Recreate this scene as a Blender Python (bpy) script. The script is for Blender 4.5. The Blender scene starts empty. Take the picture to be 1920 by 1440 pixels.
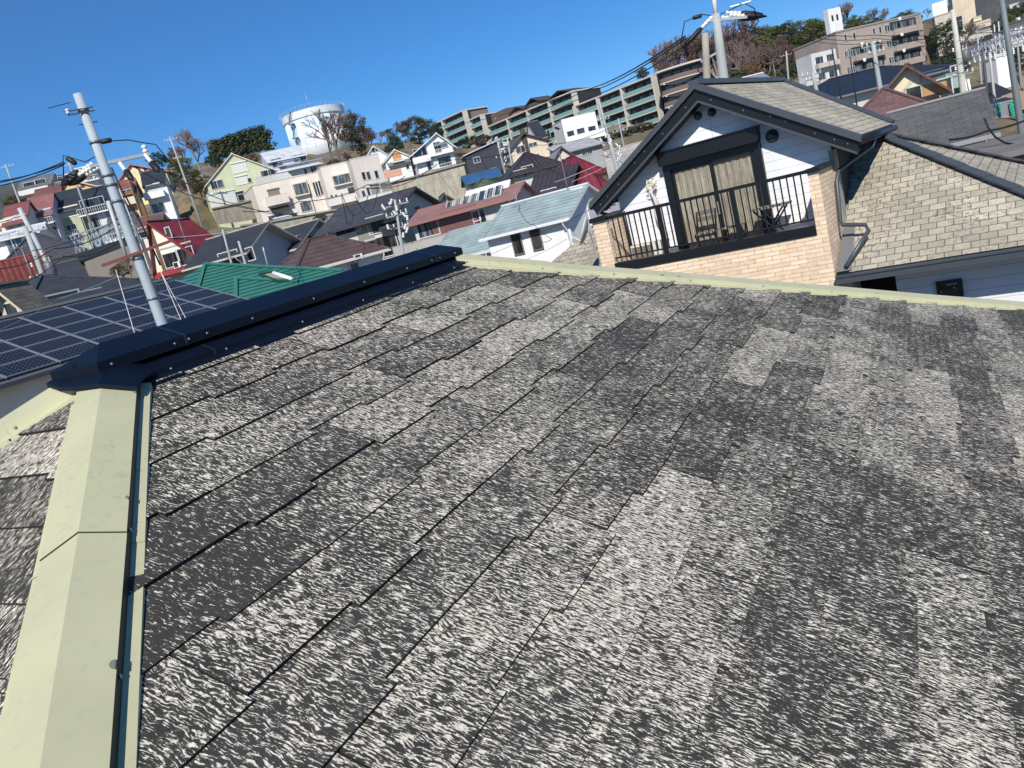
import bpy, math, random
import numpy as np
from mathutils import Vector, Matrix
random.seed(7)
C = bpy.context.scene
COL = C.collection
# ------------------------------------------------------------------ camera
PITCH, ROLL, FPX = math.radians(12.2585), math.radians(14.6426), 1453.7
EYE = Vector((0, 0, 8.0))
_f = Vector((0, math.cos(PITCH), -math.sin(PITCH)))
_u = Vector((0, math.sin(PITCH), math.cos(PITCH)))
_r = Vector((1, 0, 0))
CX = _r * math.cos(ROLL) - _u * math.sin(ROLL)
CY = _r * math.sin(ROLL) + _u * math.cos(ROLL)
cd = bpy.data.cameras.new('camera'); cam = bpy.data.objects.new('camera', cd); COL.objects.link(cam)
cam.matrix_world = Matrix(((CX.x, CY.x, -_f.x, EYE.x), (CX.y, CY.y, -_f.y, EYE.y), (CX.z, CY.z, -_f.z, EYE.z), (0, 0, 0, 1)))
cd.sensor_width = 36; cd.lens = FPX / 1920 * 36; cd.clip_start = 0.05; cd.clip_end = 30000
C.camera = cam
# ------------------------------------------------------------------ sky and sun
SUN_AZ, SUN_EL = math.radians(191), math.radians(40)          # bearing clockwise from +Y
w = bpy.data.worlds.new('World'); C.world = w; w.use_nodes = True
nt = w.node_tree; nt.nodes.clear()
sky = nt.nodes.new('ShaderNodeTexSky'); sky.sky_type = 'NISHITA'; sky.sun_disc = False
sky.sun_elevation = SUN_EL; sky.sun_rotation = SUN_AZ
sky.air_density = 1.0; sky.dust_density = 0.0; sky.ozone_density = 6.0; sky.altitude = 1500
bg = nt.nodes.new('ShaderNodeBackground'); bg.inputs[1].default_value = 0.094
wo = nt.nodes.new('ShaderNodeOutputWorld')
hs = nt.nodes.new('ShaderNodeHueSaturation'); hs.inputs['Saturation'].default_value = 1.3; hs.inputs['Hue'].default_value = .503; nt.links.new(sky.outputs[0], hs.inputs['Color']); nt.links.new(hs.outputs[0], bg.inputs[0]); nt.links.new(bg.outputs[0], wo.inputs[0])
sd = bpy.data.lights.new('sun', 'SUN'); sun = bpy.data.objects.new('sun', sd); COL.objects.link(sun)
sd.energy = 4.7; sd.angle = math.radians(0.5); sd.color = (1.0, 0.95, 0.87)
SUND = Vector((math.sin(SUN_AZ) * math.cos(SUN_EL), math.cos(SUN_AZ) * math.cos(SUN_EL), math.sin(SUN_EL)))
sun.rotation_euler = SUND.to_track_quat('Z', 'Y').to_euler()
C.view_settings.view_transform = 'Standard'; C.view_settings.look = 'None'
C.view_settings.exposure = 0.42; C.view_settings.gamma = 1.0
C.render.engine = 'CYCLES'
C.cycles.max_bounces = 5; C.cycles.diffuse_bounces = 3; C.cycles.glossy_bounces = 3; C.cycles.transparent_max_bounces = 6

# ------------------------------------------------------------------ geometry helpers
def ray(px, py):
    u = (px - 960) / FPX; v = (720 - py) / FPX
    return CX * u + CY * v + _f
def at(px, py, D):
    """point seen in direction (px,py), D metres away measured along the ground"""
    v = ray(px, py); return EYE + v * (D / math.hypot(v.x, v.y))
def brg(deg):
    a = math.radians(deg); return Vector((math.sin(a), math.cos(a), 0))
def hitplane(px, py, P, n):
    v = ray(px, py); return EYE + v * (((P - EYE).dot(n)) / v.dot(n))
Z = Vector((0, 0, 1))

class MB:
    def __init__(s): s.v = []; s.f = []; s.m = []; s.c = []; s.sm = []
    def poly(s, pts, mi=0, col=(.5, .5, .5, 1), smooth=False):
        b = len(s.v); s.v += [tuple(p) for p in pts]; s.f.append(tuple(range(b, b + len(pts)))); s.m.append(mi); s.c.append(col); s.sm.append(smooth)
    def mesh(s, vs, fs, mi=0, col=(.5, .5, .5, 1), smooth=False):
        b = len(s.v); s.v += [tuple(p) for p in vs]
        for f in fs: s.f.append(tuple(b + i for i in f)); s.m.append(mi); s.c.append(col); s.sm.append(smooth)
    def hexa(s, p, mi=0, col=(.5, .5, .5, 1)):      # 8 points: bottom 4, top 4 (ccw seen from above)
        s.mesh(p, [(3, 2, 1, 0), (4, 5, 6, 7), (0, 1, 5, 4), (1, 2, 6, 5), (2, 3, 7, 6), (3, 0, 4, 7)], mi, col)
    def box(s, x0, x1, y0, y1, z0, z1, mi=0, col=(.5, .5, .5, 1)):
        s.hexa([(x0, y0, z0), (x1, y0, z0), (x1, y1, z0), (x0, y1, z0), (x0, y0, z1), (x1, y0, z1), (x1, y1, z1), (x0, y1, z1)], mi, col)
    def beam(s, a, b, wd, ht, mi=0, up=Z, col=(.5, .5, .5, 1)):
        a = Vector(a); b = Vector(b); d = (b - a).normalized(); sx = d.cross(up)
        if sx.length < 1e-4: sx = d.cross(Vector((1, 0, 0)))
        sx.normalize(); sy = sx.cross(d); sx *= wd / 2; sy *= ht / 2
        s.hexa([a - sx - sy, a + sx - sy, b + sx - sy, b - sx - sy, a - sx + sy, a + sx + sy, b + sx + sy, b - sx + sy], mi, col)
    def tube(s, pts, rs, n=8, mi=0, cap=True, smooth=True, col=(.5, .5, .5, 1)):
        pts = [Vector(p) for p in pts]
        if not hasattr(rs, '__len__'): rs = [rs] * len(pts)
        b = len(s.v); prev = None
        for i, p in enumerate(pts):
            d = (pts[min(i + 1, len(pts) - 1)] - pts[max(i - 1, 0)])
            d = d.normalized() if d.length > 1e-9 else Z
            if prev is None:
                x = d.cross(Z if abs(d.z) < .9 else Vector((1, 0, 0))).normalized()
            else:
                x = (prev - d * prev.dot(d)); x = x.normalized() if x.length > 1e-6 else d.orthogonal().normalized()
            prev = x; y = d.cross(x)
            for k in range(n):
                t = 2 * math.pi * k / n; s.v.append(tuple(p + (x * math.cos(t) + y * math.sin(t)) * rs[i]))
        for i in range(len(pts) - 1):
            for k in range(n):
                k2 = (k + 1) % n
                s.f.append((b + i * n + k, b + i * n + k2, b + (i + 1) * n + k2, b + (i + 1) * n + k)); s.m.append(mi); s.c.append(col); s.sm.append(smooth)
        if cap:
            s.f.append(tuple(b + k for k in range(n))[::-1]); s.m.append(mi); s.c.append(col); s.sm.append(False)
            e = b + (len(pts) - 1) * n
            s.f.append(tuple(e + k for k in range(n))); s.m.append(mi); s.c.append(col); s.sm.append(False)
    def lathe(s, base, axis, prof, n=16, mi=0, smooth=True):   # prof: list of (dist along axis, radius)
        base = Vector(base); axis = Vector(axis).normalized()
        s.tube2(base, axis, prof, n, mi, smooth)
    def tube2(s, base, axis, prof, n, mi, smooth):
        x = axis.cross(Z if abs(axis.z) < .9 else Vector((1, 0, 0))).normalized(); y = axis.cross(x); b = len(s.v)
        for (h, r) in prof:
            for k in range(n):
                t = 2 * math.pi * k / n; s.v.append(tuple(base + axis * h + (x * math.cos(t) + y * math.sin(t)) * r))
        for i in range(len(prof) - 1):
            for k in range(n):
                k2 = (k + 1) % n
                s.f.append((b + i * n + k, b + i * n + k2, b + (i + 1) * n + k2, b + (i + 1) * n + k)); s.m.append(mi); s.c.append((.5, .5, .5, 1)); s.sm.append(smooth)
        s.f.append(tuple(b + k for k in range(n))[::-1]); s.m.append(mi); s.c.append((.5,) * 3 + (1,)); s.sm.append(False)
        e = b + (len(prof) - 1) * n
        s.f.append(tuple(e + k for k in range(n))); s.m.append(mi); s.c.append((.5,) * 3 + (1,)); s.sm.append(False)
    def slab(s, pts, th, mi=0, mi2=None):            # roof plane, thickened straight down
        if mi2 is None: mi2 = mi
        pts = [Vector(p) for p in pts]
        nrm = (pts[1] - pts[0]).cross(pts[2] - pts[0])
        if nrm.z < 0: pts = pts[::-1]
        lo = [p - Z * th for p in pts]; n = len(pts)
        s.poly(pts, mi); s.poly(lo[::-1], mi2)
        for i in range(n):
            j = (i + 1) % n; s.poly([lo[i], lo[j], pts[j], pts[i]], mi2)
    def build(s, name, mats, parent=None):
        me = bpy.data.meshes.new(name); me.from_pydata(s.v, [], s.f)
        if not isinstance(mats, (list, tuple)): mats = [mats]
        for m in mats: me.materials.append(m)
        n = len(s.f)
        me.polygons.foreach_set('material_index', s.m); me.polygons.foreach_set('use_smooth', s.sm)
        V = np.array(s.v, dtype=np.float64).reshape(-1, 3)
        uvl = me.uv_layers.new(name='UVMap'); nl = len(me.loops)
        lv = np.empty(nl, dtype=np.int32); me.loops.foreach_get('vertex_index', lv)
        tot = np.empty(n, dtype=np.int32); me.polygons.foreach_get('loop_total', tot)
        nor = np.empty(n * 3); me.polygons.foreach_get('normal', nor); nor = nor.reshape(-1, 3)
        fi = np.repeat(np.arange(n), tot); N = nor[fi]; P = V[lv]
        hl = np.hypot(N[:, 0], N[:, 1]); flat = hl < .02; hs = np.where(flat, 1, hl)
        T = np.stack([np.where(flat, 1, -N[:, 1] / hs), np.where(flat, 0, N[:, 0] / hs), np.zeros(nl)], 1)
        S = np.cross(N, T); uv = np.stack([(P * T).sum(1), (P * S).sum(1)], 1)
        uvl.data.foreach_set('uv', uv.astype(np.float32).ravel())
        ca = me.color_attributes.new('tone', 'FLOAT_COLOR', 'CORNER')
        ca.data.foreach_set('color', np.array(s.c, dtype=np.float32)[fi].ravel())
        me.update()
        o = bpy.data.objects.new(name, me); COL.objects.link(o)
        if parent is not None: o.parent = parent
        return o

def tag(o, label, cat, group=None):
    o['label'] = label; o['category'] = cat
    if group: o['group'] = group
    return o
def thing(name, label, cat, loc=(0, 0, 0), rz=0, group=None):
    o = bpy.data.objects.new(name, None); COL.objects.link(o); o.location = loc; o.rotation_euler = (0, 0, rz)
    o.empty_display_size = .3
    return tag(o, label, cat, group)
def struct(o): o['kind'] = 'structure'; return o

# ------------------------------------------------------------------ materials
def lin(c):
    return tuple(((x / 255) / 12.92 if x <= 10 else (((x / 255) + .055) / 1.055) ** 2.4) for x in c)
_M = {}
class NB:
    def __init__(s, name):
        s.m = bpy.data.materials.new(name); s.m.use_nodes = True; s.t = s.m.node_tree; s.t.nodes.clear()
        s.o = s.t.nodes.new('ShaderNodeOutputMaterial'); s.p = s.t.nodes.new('ShaderNodeBsdfPrincipled')
        s.t.links.new(s.p.outputs[0], s.o.inputs[0])
    def n(s, ty, **k):
        x = s.t.nodes.new(ty)
        for a, b in k.items(): setattr(x, a, b)
        return x
    def l(s, a, b): s.t.links.new(a, b)
    def inp(s, node, key, val):
        if hasattr(val, 'is_linked') or isinstance(val, bpy.types.NodeSocket): s.l(val, node.inputs[key])
        else: node.inputs[key].default_value = val
    def uv(s): return s.n('ShaderNodeUVMap').outputs[0]
    def gen(s): return s.n('ShaderNodeTexCoord').outputs['Object']
    def mapv(s, v, sc=(1, 1, 1), loc=(0, 0, 0), rot=(0, 0, 0)):
        x = s.n('ShaderNodeMapping'); s.l(v, x.inputs[0]); x.inputs[1].default_value = loc; x.inputs[2].default_value = rot; x.inputs[3].default_value = sc; return x.outputs[0]
    def noise(s, v, sc, det=3, ro=.55):
        x = s.n('ShaderNodeTexNoise'); s.l(v, x.inputs['Vector']); x.inputs['Scale'].default_value = sc; x.inputs['Detail'].default_value = det; x.inputs['Roughness'].default_value = ro; return x.outputs['Fac']
    def ramp(s, f, a, b, c0=0., c1=1.):
        x = s.n('ShaderNodeMapRange'); s.l(f, x.inputs[0]); x.inputs[1].default_value = a; x.inputs[2].default_value = b; x.inputs[3].default_value = c0; x.inputs[4].default_value = c1; return x.outputs[0]
    def math(s, op, a, b=0., c=0.):
        x = s.n('ShaderNodeMath', operation=op)
        for i, q in enumerate((a, b, c)):
            if isinstance(q, bpy.types.NodeSocket): s.l(q, x.inputs[i])
            else: x.inputs[i].default_value = q
        return x.outputs[0]
    def mix(s, f, a, b, bt='MIX'):
        x = s.n('ShaderNodeMix', data_type='RGBA', blend_type=bt)
        for k, q in ((0, f), (6, a), (7, b)):
            if isinstance(q, bpy.types.NodeSocket): s.l(q, x.inputs[k])
            elif k == 0: x.inputs[0].default_value = q
            else: x.inputs[k].default_value = tuple(q)[:3] + (1,)
        return x.outputs[2]
    def base(s, c):
        if isinstance(c, bpy.types.NodeSocket): s.l(c, s.p.inputs['Base Color'])
        else: s.p.inputs['Base Color'].default_value = tuple(c)[:3] + (1,)
    def bump(s, h, st=.3, d=.01):
        x = s.n('ShaderNodeBump'); x.inputs['Strength'].default_value = st; x.inputs['Distance'].default_value = d; s.l(h, x.inputs['Height']); s.l(x.outputs[0], s.p.inputs['Normal'])
    def rough(s, v): s.p.inputs['Roughness'].default_value = v
    def brick(s, v, bw, rh, mo, off=.5, c1=(1, 1, 1), c2=(.8, .8, .8), cm=(0, 0, 0), smooth=0.):
        x = s.n('ShaderNodeTexBrick', offset=off); s.l(v, x.inputs['Vector'])
        x.inputs['Scale'].default_value = 1; x.inputs['Brick Width'].default_value = bw; x.inputs['Row Height'].default_value = rh
        x.inputs['Mortar Size'].default_value = mo; x.inputs['Mortar Smooth'].default_value = smooth
        for k, c in (('Color1', c1), ('Color2', c2), ('Mortar', cm)): x.inputs[k].default_value = tuple(c) + (1,)
        return x.outputs['Color'], x.outputs['Fac']
def sc(c, k): return tuple(min(1, x * k) for x in c)

def wall(c, kind='plain'):
    k = ('wall', c, kind)
    if k in _M: return _M[k]
    b = NB('wall_' + kind); gq = sum(c) / 3; c = tuple(x * .8 + gq * .2 for x in c); col = sc(lin(c), .86); g = b.gen(); uv = b.uv()
    big = b.ramp(b.noise(g, .35, 4), .3, .7, .88, 1.06)
    st = b.ramp(b.noise(b.mapv(uv, (2.2, .18, 1)), 1.0, 4, .65), .42, .75, 0, 1)
    cc = b.mix(b.math('MULTIPLY', st, .22), col, sc(col, .55))
    vm = b.n('ShaderNodeMix', data_type='RGBA', blend_type='MULTIPLY'); vm.inputs[0].default_value = 1
    b.l(cc, vm.inputs[6]); cb = b.n('ShaderNodeCombineColor')
    for i in range(3): b.l(big, cb.inputs[i])
    b.l(cb.outputs[0], vm.inputs[7]); cc = vm.outputs[2]
    if kind == 'siding':
        bc, bf = b.brick(uv, 60, .178, .0045, 0, (1, 1, 1), (.975, .975, .98), (.58, .58, .6))
        cc = b.mix(1, cc, bc, 'MULTIPLY'); b.bump(b.math('SUBTRACT', 1, bf), .5, .01)
    elif kind == 'lap':
        bc, bf = b.brick(uv, 40, .2, .008, 0, (1, 1, 1), (.96, .96, .97), (.6, .6, .6))
        cc = b.mix(1, cc, bc, 'MULTIPLY')
    elif kind == 'tilewall':
        bc, bf = b.brick(uv, .45, .15, .006, .5, (1, 1, 1), (.86, .85, .84), (.75, .74, .72))
        cc = b.mix(1, cc, bc, 'MULTIPLY')
    elif kind == 'concrete':
        bl = b.ramp(b.noise(b.mapv(uv, (1.3, .25, 1)), 1.5, 6, .7), .38, .7, 0, .75)
        cc = b.mix(bl, cc, sc(col, .35))
        bc, bf = b.brick(uv, 2.4, 1.2, .02, 0, (1, 1, 1), (.9, .9, .9), (.55, .55, .52)); cc = b.mix(.8, cc, bc, 'MULTIPLY')
    b.base(cc); b.rough(.8)
    if kind in ('plain', 'concrete', 'tilewall'): b.bump(b.noise(g, 25, 3), .15, .01)
    _M[k] = b.m; return b.m

def roofm(c, kind='slate'):
    k = ('roof', c, kind)
    if k in _M: return _M[k]
    b = NB('roof_' + kind); gq = sum(c) / 3; c = tuple(x * .86 + gq * .14 for x in c); col = sc(lin(c), .86); g = b.gen(); uv = b.uv()
    big = b.ramp(b.noise(g, .8, 5, .65), .3, .72, .7, 1.2); cb = b.n('ShaderNodeCombineColor')
    for i in range(3): b.l(big, cb.inputs[i])
    cc = b.mix(1, col, cb.outputs[0], 'MULTIPLY'); b.rough(.75)
    if kind == 'slate':
        bc, bf = b.brick(uv, .6, .19, .012, .43, (1.1, 1.1, 1.1), (.78, .78, .8), (.45, .45, .45)); cc = b.mix(1, cc, bc, 'MULTIPLY'); b.bump(b.math('SUBTRACT', 1, bf), .4, .02)
    elif kind == 'courses':      # horizontal metal boards
        bc, bf = b.brick(uv, 30, .42, .03, 0, (1, 1, 1), (.93, .93, .93), (.42, .42, .44)); cc = b.mix(1, cc, bc, 'MULTIPLY'); b.rough(.5); b.bump(b.math('SUBTRACT', 1, bf), .5, .03)
    elif kind == 'seam':         # standing seams running down the slope
        bc, bf = b.brick(b.mapv(uv, rot=(0, 0, math.pi / 2)), 60, .45, .035, 0, (1, 1, 1), (.92, .92, .92), (.5, .5, .5)); cc = b.mix(1, cc, bc, 'MULTIPLY'); b.rough(.45); b.bump(bf, .5, .04)
    elif kind == 'ribs':         # ribbed sheet, wide dark grooves along the eave
        x = b.n('ShaderNodeTexWave', wave_type='BANDS', bands_direction='Y'); b.l(uv, x.inputs[0]); x.inputs['Scale'].default_value = 1.0
        r = b.ramp(x.outputs['Fac'], .1, .55, .38, 1.05); cb2 = b.n('ShaderNodeCombineColor')
        for i in range(3): b.l(r, cb2.inputs[i])
        cc = b.mix(1, cc, cb2.outputs[0], 'MULTIPLY'); b.bump(x.outputs['Fac'], .5, .05); b.rough(.5)
    elif kind == 'tile':
        x = b.n('ShaderNodeTexWave', wave_type='BANDS', bands_direction='X'); b.l(uv, x.inputs[0]); x.inputs['Scale'].default_value = 1.05
        bc, bf = b.brick(uv, .3, .28, .03, 0, (1.1, 1.1, 1.1), (.7, .7, .7), (.4, .4, .4)); cc = b.mix(1, cc, bc, 'MULTIPLY'); b.bump(x.outputs['Fac'], .8, .05)
    elif kind == 'beige':        # pale flat concrete tiles with sooty patches
        bc, bf = b.brick(uv, .25, .165, .007, .5, (1.12, 1.11, 1.07), (.76, .755, .75), (.28, .27, .25)); cc = b.mix(1, cc, bc, 'MULTIPLY')
        s = b.math('MULTIPLY', b.ramp(b.noise(g, 14, 5, .75), .48, .62, 0, 1), b.ramp(b.noise(g, 1.6, 3), .38, .6, 0, .8)); cc = b.mix(s, cc, (.05, .045, .04))
        b.bump(b.math('SUBTRACT', 1, bf), .8, .02); b.rough(.85)
    b.base(cc); _M[k] = b.m; return b.m

def paint(c, ro=.5, metal=0., name='paint', k=.86):
    key = ('paint', c, ro, metal)
    if key in _M: return _M[key]
    b = NB(name); col = sc(lin(c), k); g = b.gen()
    f = b.ramp(b.noise(g, 6, 4), .3, .7, 0, .35); b.base(b.mix(f, col, sc(col, .72))); b.rough(ro); b.p.inputs['Metallic'].default_value = metal
    _M[key] = b.m; return b.m
def glass(c=(28, 34, 40), cur=.35):
    key = ('glass', c, cur)
    if key in _M: return _M[key]
    b = NB('glass'); col = lin(c); g = b.uv()
    f = b.ramp(b.noise(b.mapv(g, (3, .35, 1)), 1.0, 2), .45, .62, 0, cur)     # curtains and dim rooms behind the pane
    b.base(b.mix(f, col, (.32, .31, .28))); b.rough(.08); b.p.inputs['Specular IOR Level'].default_value = .6
    _M[key] = b.m; return b.m
def leafm(c, name='foliage'):
    key = ('leaf', c)
    if key in _M: return _M[key]
    b = NB(name); col = lin(c); a = b.n('ShaderNodeVertexColor', layer_name='tone')
    sp = b.n('ShaderNodeSeparateColor'); b.l(a.outputs[0], sp.inputs[0])
    c1 = b.mix(sp.outputs[0], sc(col, .55), sc(col, 1.5)); c1 = b.mix(b.math('MULTIPLY', sp.outputs[1], .5), c1, (col[0] * 1.9, col[1] * 1.2, col[2] * .7))
    b.base(c1); b.rough(.75); b.p.inputs['Specular IOR Level'].default_value = .25; _M[key] = b.m; return b.m
WHITE = paint((236, 238, 238), .5); GREYM = paint((150, 155, 158), .4, .3); DARKM = paint((38, 42, 46), .45); BLACK = paint((20, 22, 25), .5)
FRAME = paint((205, 208, 208), .4); DFRAME = paint((52, 50, 50), .4); GLASS = glass(); GLASS2 = glass((50, 62, 68), .6); GLASSD = glass((14, 16, 20), .15)
CONC = paint((168, 172, 172), .8, name='concrete'); GALV = paint((165, 172, 176), .45, .4, 'galvanised'); PORC = paint((228, 226, 220), .3, name='porcelain'); RUB = paint((16, 17, 20), .6, name='rubber')

# ================================================================== 1. the slate roof underfoot
AZ, TH, HR = math.radians(29.67), math.radians(24.96), 1.115
RD = Vector((math.sin(AZ), math.cos(AZ), 0)); DD = Vector((math.cos(AZ), -math.sin(AZ), 0))
DS = DD * math.cos(TH) - Z * math.sin(TH); NR = RD.cross(DS); NR = NR if NR.z > 0 else -NR
TT = math.tan(TH)
DDR, ZR = -2.32, -.150                # ridge line: offset along DD and height, both from the eye
AL, AR = 1.586, 3.60                  # ridge ends along RD
def rp(a, d, z): return EYE + RD * a + DD * d + Z * z
EAVE_D = 3.4                          # main eave along DD
KR = .877                             # plan slope of the right hip
def zmain(d): return ZR - (d - DDR) * TT

def slate_mat():
    b = NB('weathered_slate'); uv = b.uv(); a = b.n('ShaderNodeVertexColor', layer_name='tone')
    sp = b.n('ShaderNodeSeparateColor'); b.l(a.outputs[0], sp.inputs[0]); r, g, bl = sp.outputs[0], sp.outputs[1], sp.outputs[2]
    off = b.n('ShaderNodeCombineXYZ'); b.l(b.math('MULTIPLY', g, 37.0), off.inputs[0]); b.l(b.math('MULTIPLY', r, 53.0), off.inputs[1])
    va = b.n('ShaderNodeVectorMath', operation='ADD'); b.l(uv, va.inputs[0]); b.l(off.outputs[0], va.inputs[1]); v = va.outputs[0]
    warp = b.noise(v, 18, 2); wv = b.n('ShaderNodeCombineXYZ'); b.l(b.math('MULTIPLY', warp, .03), wv.inputs[0])
    v2 = b.n('ShaderNodeVectorMath', operation='ADD'); b.l(v, v2.inputs[0]); b.l(wv.outputs[0], v2.inputs[1])
    streak = b.noise(b.mapv(v2.outputs[0], (235, 29, 1)), 1.0, 5, .62)
    blot = b.noise(b.mapv(v, (165, 100, 1)), 1.0, 5, .70)
    patch = b.noise(b.mapv(v, (4.2, 5.5, 1)), 1.0, 3, .6); wide = b.noise(b.mapv(uv, (.75, .75, 1)), 1.0, 3, .6)
    h = b.math('ADD', b.math('MULTIPLY', streak, .70), b.math('MULTIPLY', blot, .30))
    th = b.math('ADD', .528, b.math('MULTIPLY', b.math('SUBTRACT', patch, .5), -.085))
    mid = b.noise(b.mapv(uv, (5.5, 4.0, 1)), 1.0, 4, .6); th = b.math('ADD', th, b.math('MULTIPLY', b.math('SUBTRACT', wide, .5), -.12)); th = b.math('ADD', th, b.math('MULTIPLY', b.math('SUBTRACT', mid, .5), -.085))
    th = b.math('ADD', th, b.math('MULTIPLY', b.math('SUBTRACT', bl, .5), -.055))
    groove = b.noise(b.mapv(v, (340, 8, 1)), 1.0, 3, .6); h = b.math('ADD', h, b.math('MULTIPLY', b.math('SUBTRACT', groove, .5), .07))
    th = b.math('MINIMUM', b.math('MAXIMUM', th, .492), .60); d = b.math('SUBTRACT', h, th)
    lich = b.ramp(d, -.003, .010, 0, 1); soft = b.ramp(d, -.06, .005, 0, .16)
    grain = b.noise(b.mapv(v, (420, 160, 1)), 1.0, 2)
    dark = b.mix(b.ramp(grain, .3, .7), (.0145, .014, .012), (.038, .0365, .031))
    dark = b.mix(b.math('MULTIPLY', b.ramp(patch, .45, .7), .55), dark, (.026, .024, .016))
    dark = b.mix(b.math('MULTIPLY', r, .35), dark, (.056, .055, .051))
    cl = b.mix(b.ramp(blot, .4, .62), (.40, .365, .285), (.76, .705, .585))
    cl = b.mix(b.math('MULTIPLY', b.ramp(wide, .5, .7), .5), cl, (.60, .50, .44))
    c = b.mix(soft, dark, (.22, .205, .17)); c = b.mix(lich, c, cl)
    rust = b.ramp(b.noise(b.mapv(uv, (3.1, 5.1, 1)), 1.0, 2), .735, .76, 0, .8)
    c = b.mix(b.math('MULTIPLY', rust, b.ramp(blot, .45, .6)), c, (.22, .085, .02))
    b.base(c); b.rough(.82); b.p.inputs['Specular IOR Level'].default_value = .3
    hb = b.math('ADD', b.math('MULTIPLY', streak, .7), b.math('MULTIPLY', lich, .25)); b.bump(hb, .35, .004)
    return b.m
SLATE = slate_mat()

def clip(poly, n, c):                 # keep n.p <= c
    out = []
    for i in range(len(poly)):
        p, q = poly[i], poly[(i + 1) % len(poly)]
        dp = n[0] * p[0] + n[1] * p[1] - c; dq = n[0] * q[0] + n[1] * q[1] - c
        if dp <= 0: out.append(p)
        if (dp < 0 < dq) or (dq < 0 < dp):
            t = dp / (dp - dq); out.append((p[0] + (q[0] - p[0]) * t, p[1] + (q[1] - p[1]) * t))
    return out

def slates(P3, half, a_rng, s0, s1, name, parent, seed, exposure=.182):
    """courses of 0.91 m slates with stepped butt edges; P3(a, s, lift) gives the point on the slope"""
    R = random.Random(seed); mb = MB(); i = 0; s = s0
    while s < s1:
        a = a_rng[0] + (.455 if i % 2 else 0) + R.uniform(-.03, .03)
        while a < a_rng[1]:
            tone = (R.random(), R.random(), min(1, max(0, R.gauss(.5, .27))), 1)
            if R.random() < .07: tone = (R.random(), R.random(), .0, 1)
            ws = [R.uniform(.2, .42), 0, 0]; ws[1] = R.uniform(.2, .38); ws[2] = .91 - ws[0] - ws[1]
            lo = R.random() < .5; x = a; tilt = R.uniform(-.0012, .0012); hi = R.uniform(.0065, .0105)
            for j, wd in enumerate(ws):
                lo = not lo; ext = (.024 if lo else .0) + R.uniform(-.003, .003)
                x0, x1 = x + (.0022 if j == 0 else 0), x + wd - (.0022 if j == 2 else 0); x += wd
                pl = [(x0, s - .02), (x1, s - .02), (x1, s + exposure + ext), (x0, s + exposure + ext)]
                for (n, c) in half:
                    pl = clip(pl, n, c)
                    if len(pl) < 3: break
                if len(pl) < 3: continue
                lift = lambda p: .0015 + (hi + tilt) * (p[1] - s) / exposure
                top = [P3(p[0], p[1], lift(p)) for p in pl]; bot = [P3(p[0], p[1], lift(p) - .0075) for p in pl]
                mb.poly(top, 0, tone)
                m = len(pl)
                for k in range(m): mb.poly([bot[k], bot[(k + 1) % m], top[(k + 1) % m], top[k]], 1, tone)
            a += .91
        i += 1; s += exposure
    o = mb.build(name, [SLATE, BLACKSL], parent)
    uv = o.data.uv_layers['UVMap']
    return o
BLACKSL = paint((34, 34, 35), .9, name='slate_edge')

home = thing('house', 'weathered black slate hip roof in the foreground with navy ridge and pale green hip caps', 'house')
# main slope: coordinates a along the ridge, s down the slope, both measured from the foot of the eye's perpendicular
FOOT = EYE - NR * HR
def P_main(a, s, l): return FOOT + RD * a + DS * s + NR * l
def s_of(d): return (d - (FOOT - EYE).dot(DD)) / math.cos(TH)
S_R, S_E = s_of(DDR), s_of(EAVE_D)
ct = math.cos(TH)
# hips in (a, s): left a = AL - (s - S_R) ct ; right a = AR + KR (s - S_R) ct
halfm = [((-1, -ct), -(AL + S_R * ct)), ((1, -KR * ct), AR - KR * ct * S_R), ((0, -1), -S_R)]
slates(P_main, halfm, (-6.5, 10), S_R + .03, S_E, 'slate_roof', home, 3)
# end slope on the left (faces -RD): coordinates a along DD, s down the slope
DSL = -RD * math.cos(TH) - Z * math.sin(TH); NL = DSL.cross(DD); NL = NL if NL.z > 0 else -NL
APL = rp(AL, DDR, ZR)
def P_left(a, s, l): return APL + DD * a + DSL * s + NL * l
slates(P_left, [((1, -ct), 0), ((-1, -ct), 0)], (-6.4, 6.4), -.05, 6.2, 'end_slate_roof', home, 11)
# boards under the slates, the two far slopes and the walls
deck = MB(); LW = (EAVE_D - DDR)
zE = zmain(EAVE_D); bl = rp(AL - LW, DDR + LW, zE); br = rp(AR + KR * LW, DDR + LW, zE); cl_ = rp(AL - LW, DDR - LW, zE); cr_ = rp(AR + KR * LW, DDR - LW, zE)
rl, rr = rp(AL, DDR, ZR), rp(AR, DDR, ZR)
dn = Z * -.012
for q in ([bl, br, rr, rl], [cl_, bl, rl], [cr_, cl_, rl, rr], [br, cr_, rr]): deck.poly([p + dn for p in q], 0)
deck.build('roof_deck', paint((30, 30, 31), .9, name='underlay'), home)
wl = MB()
ic = [(bl, br), (br, cr_), (cr_, cl_), (cl_, bl)]; ctr = (bl + cr_) / 2
ins = [p + (ctr - p) * .13 for p in (bl, br, cr_, cl_)]
for i in range(4):
    p, q = ins[i], ins[(i + 1) % 4]; wl.poly([Vector((p.x, p.y, -1)), Vector((q.x, q.y, -1)), Vector((q.x, q.y, zE + 8)), Vector((p.x, p.y, zE + 8))])
wl.build('wall', wall((226, 220, 205)), home)
gt = MB()
for p, q in ic: gt.tube([p - Z * .06, q - Z * .06], .06, 8)
gt.build('gutter', DARKM, home)

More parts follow.
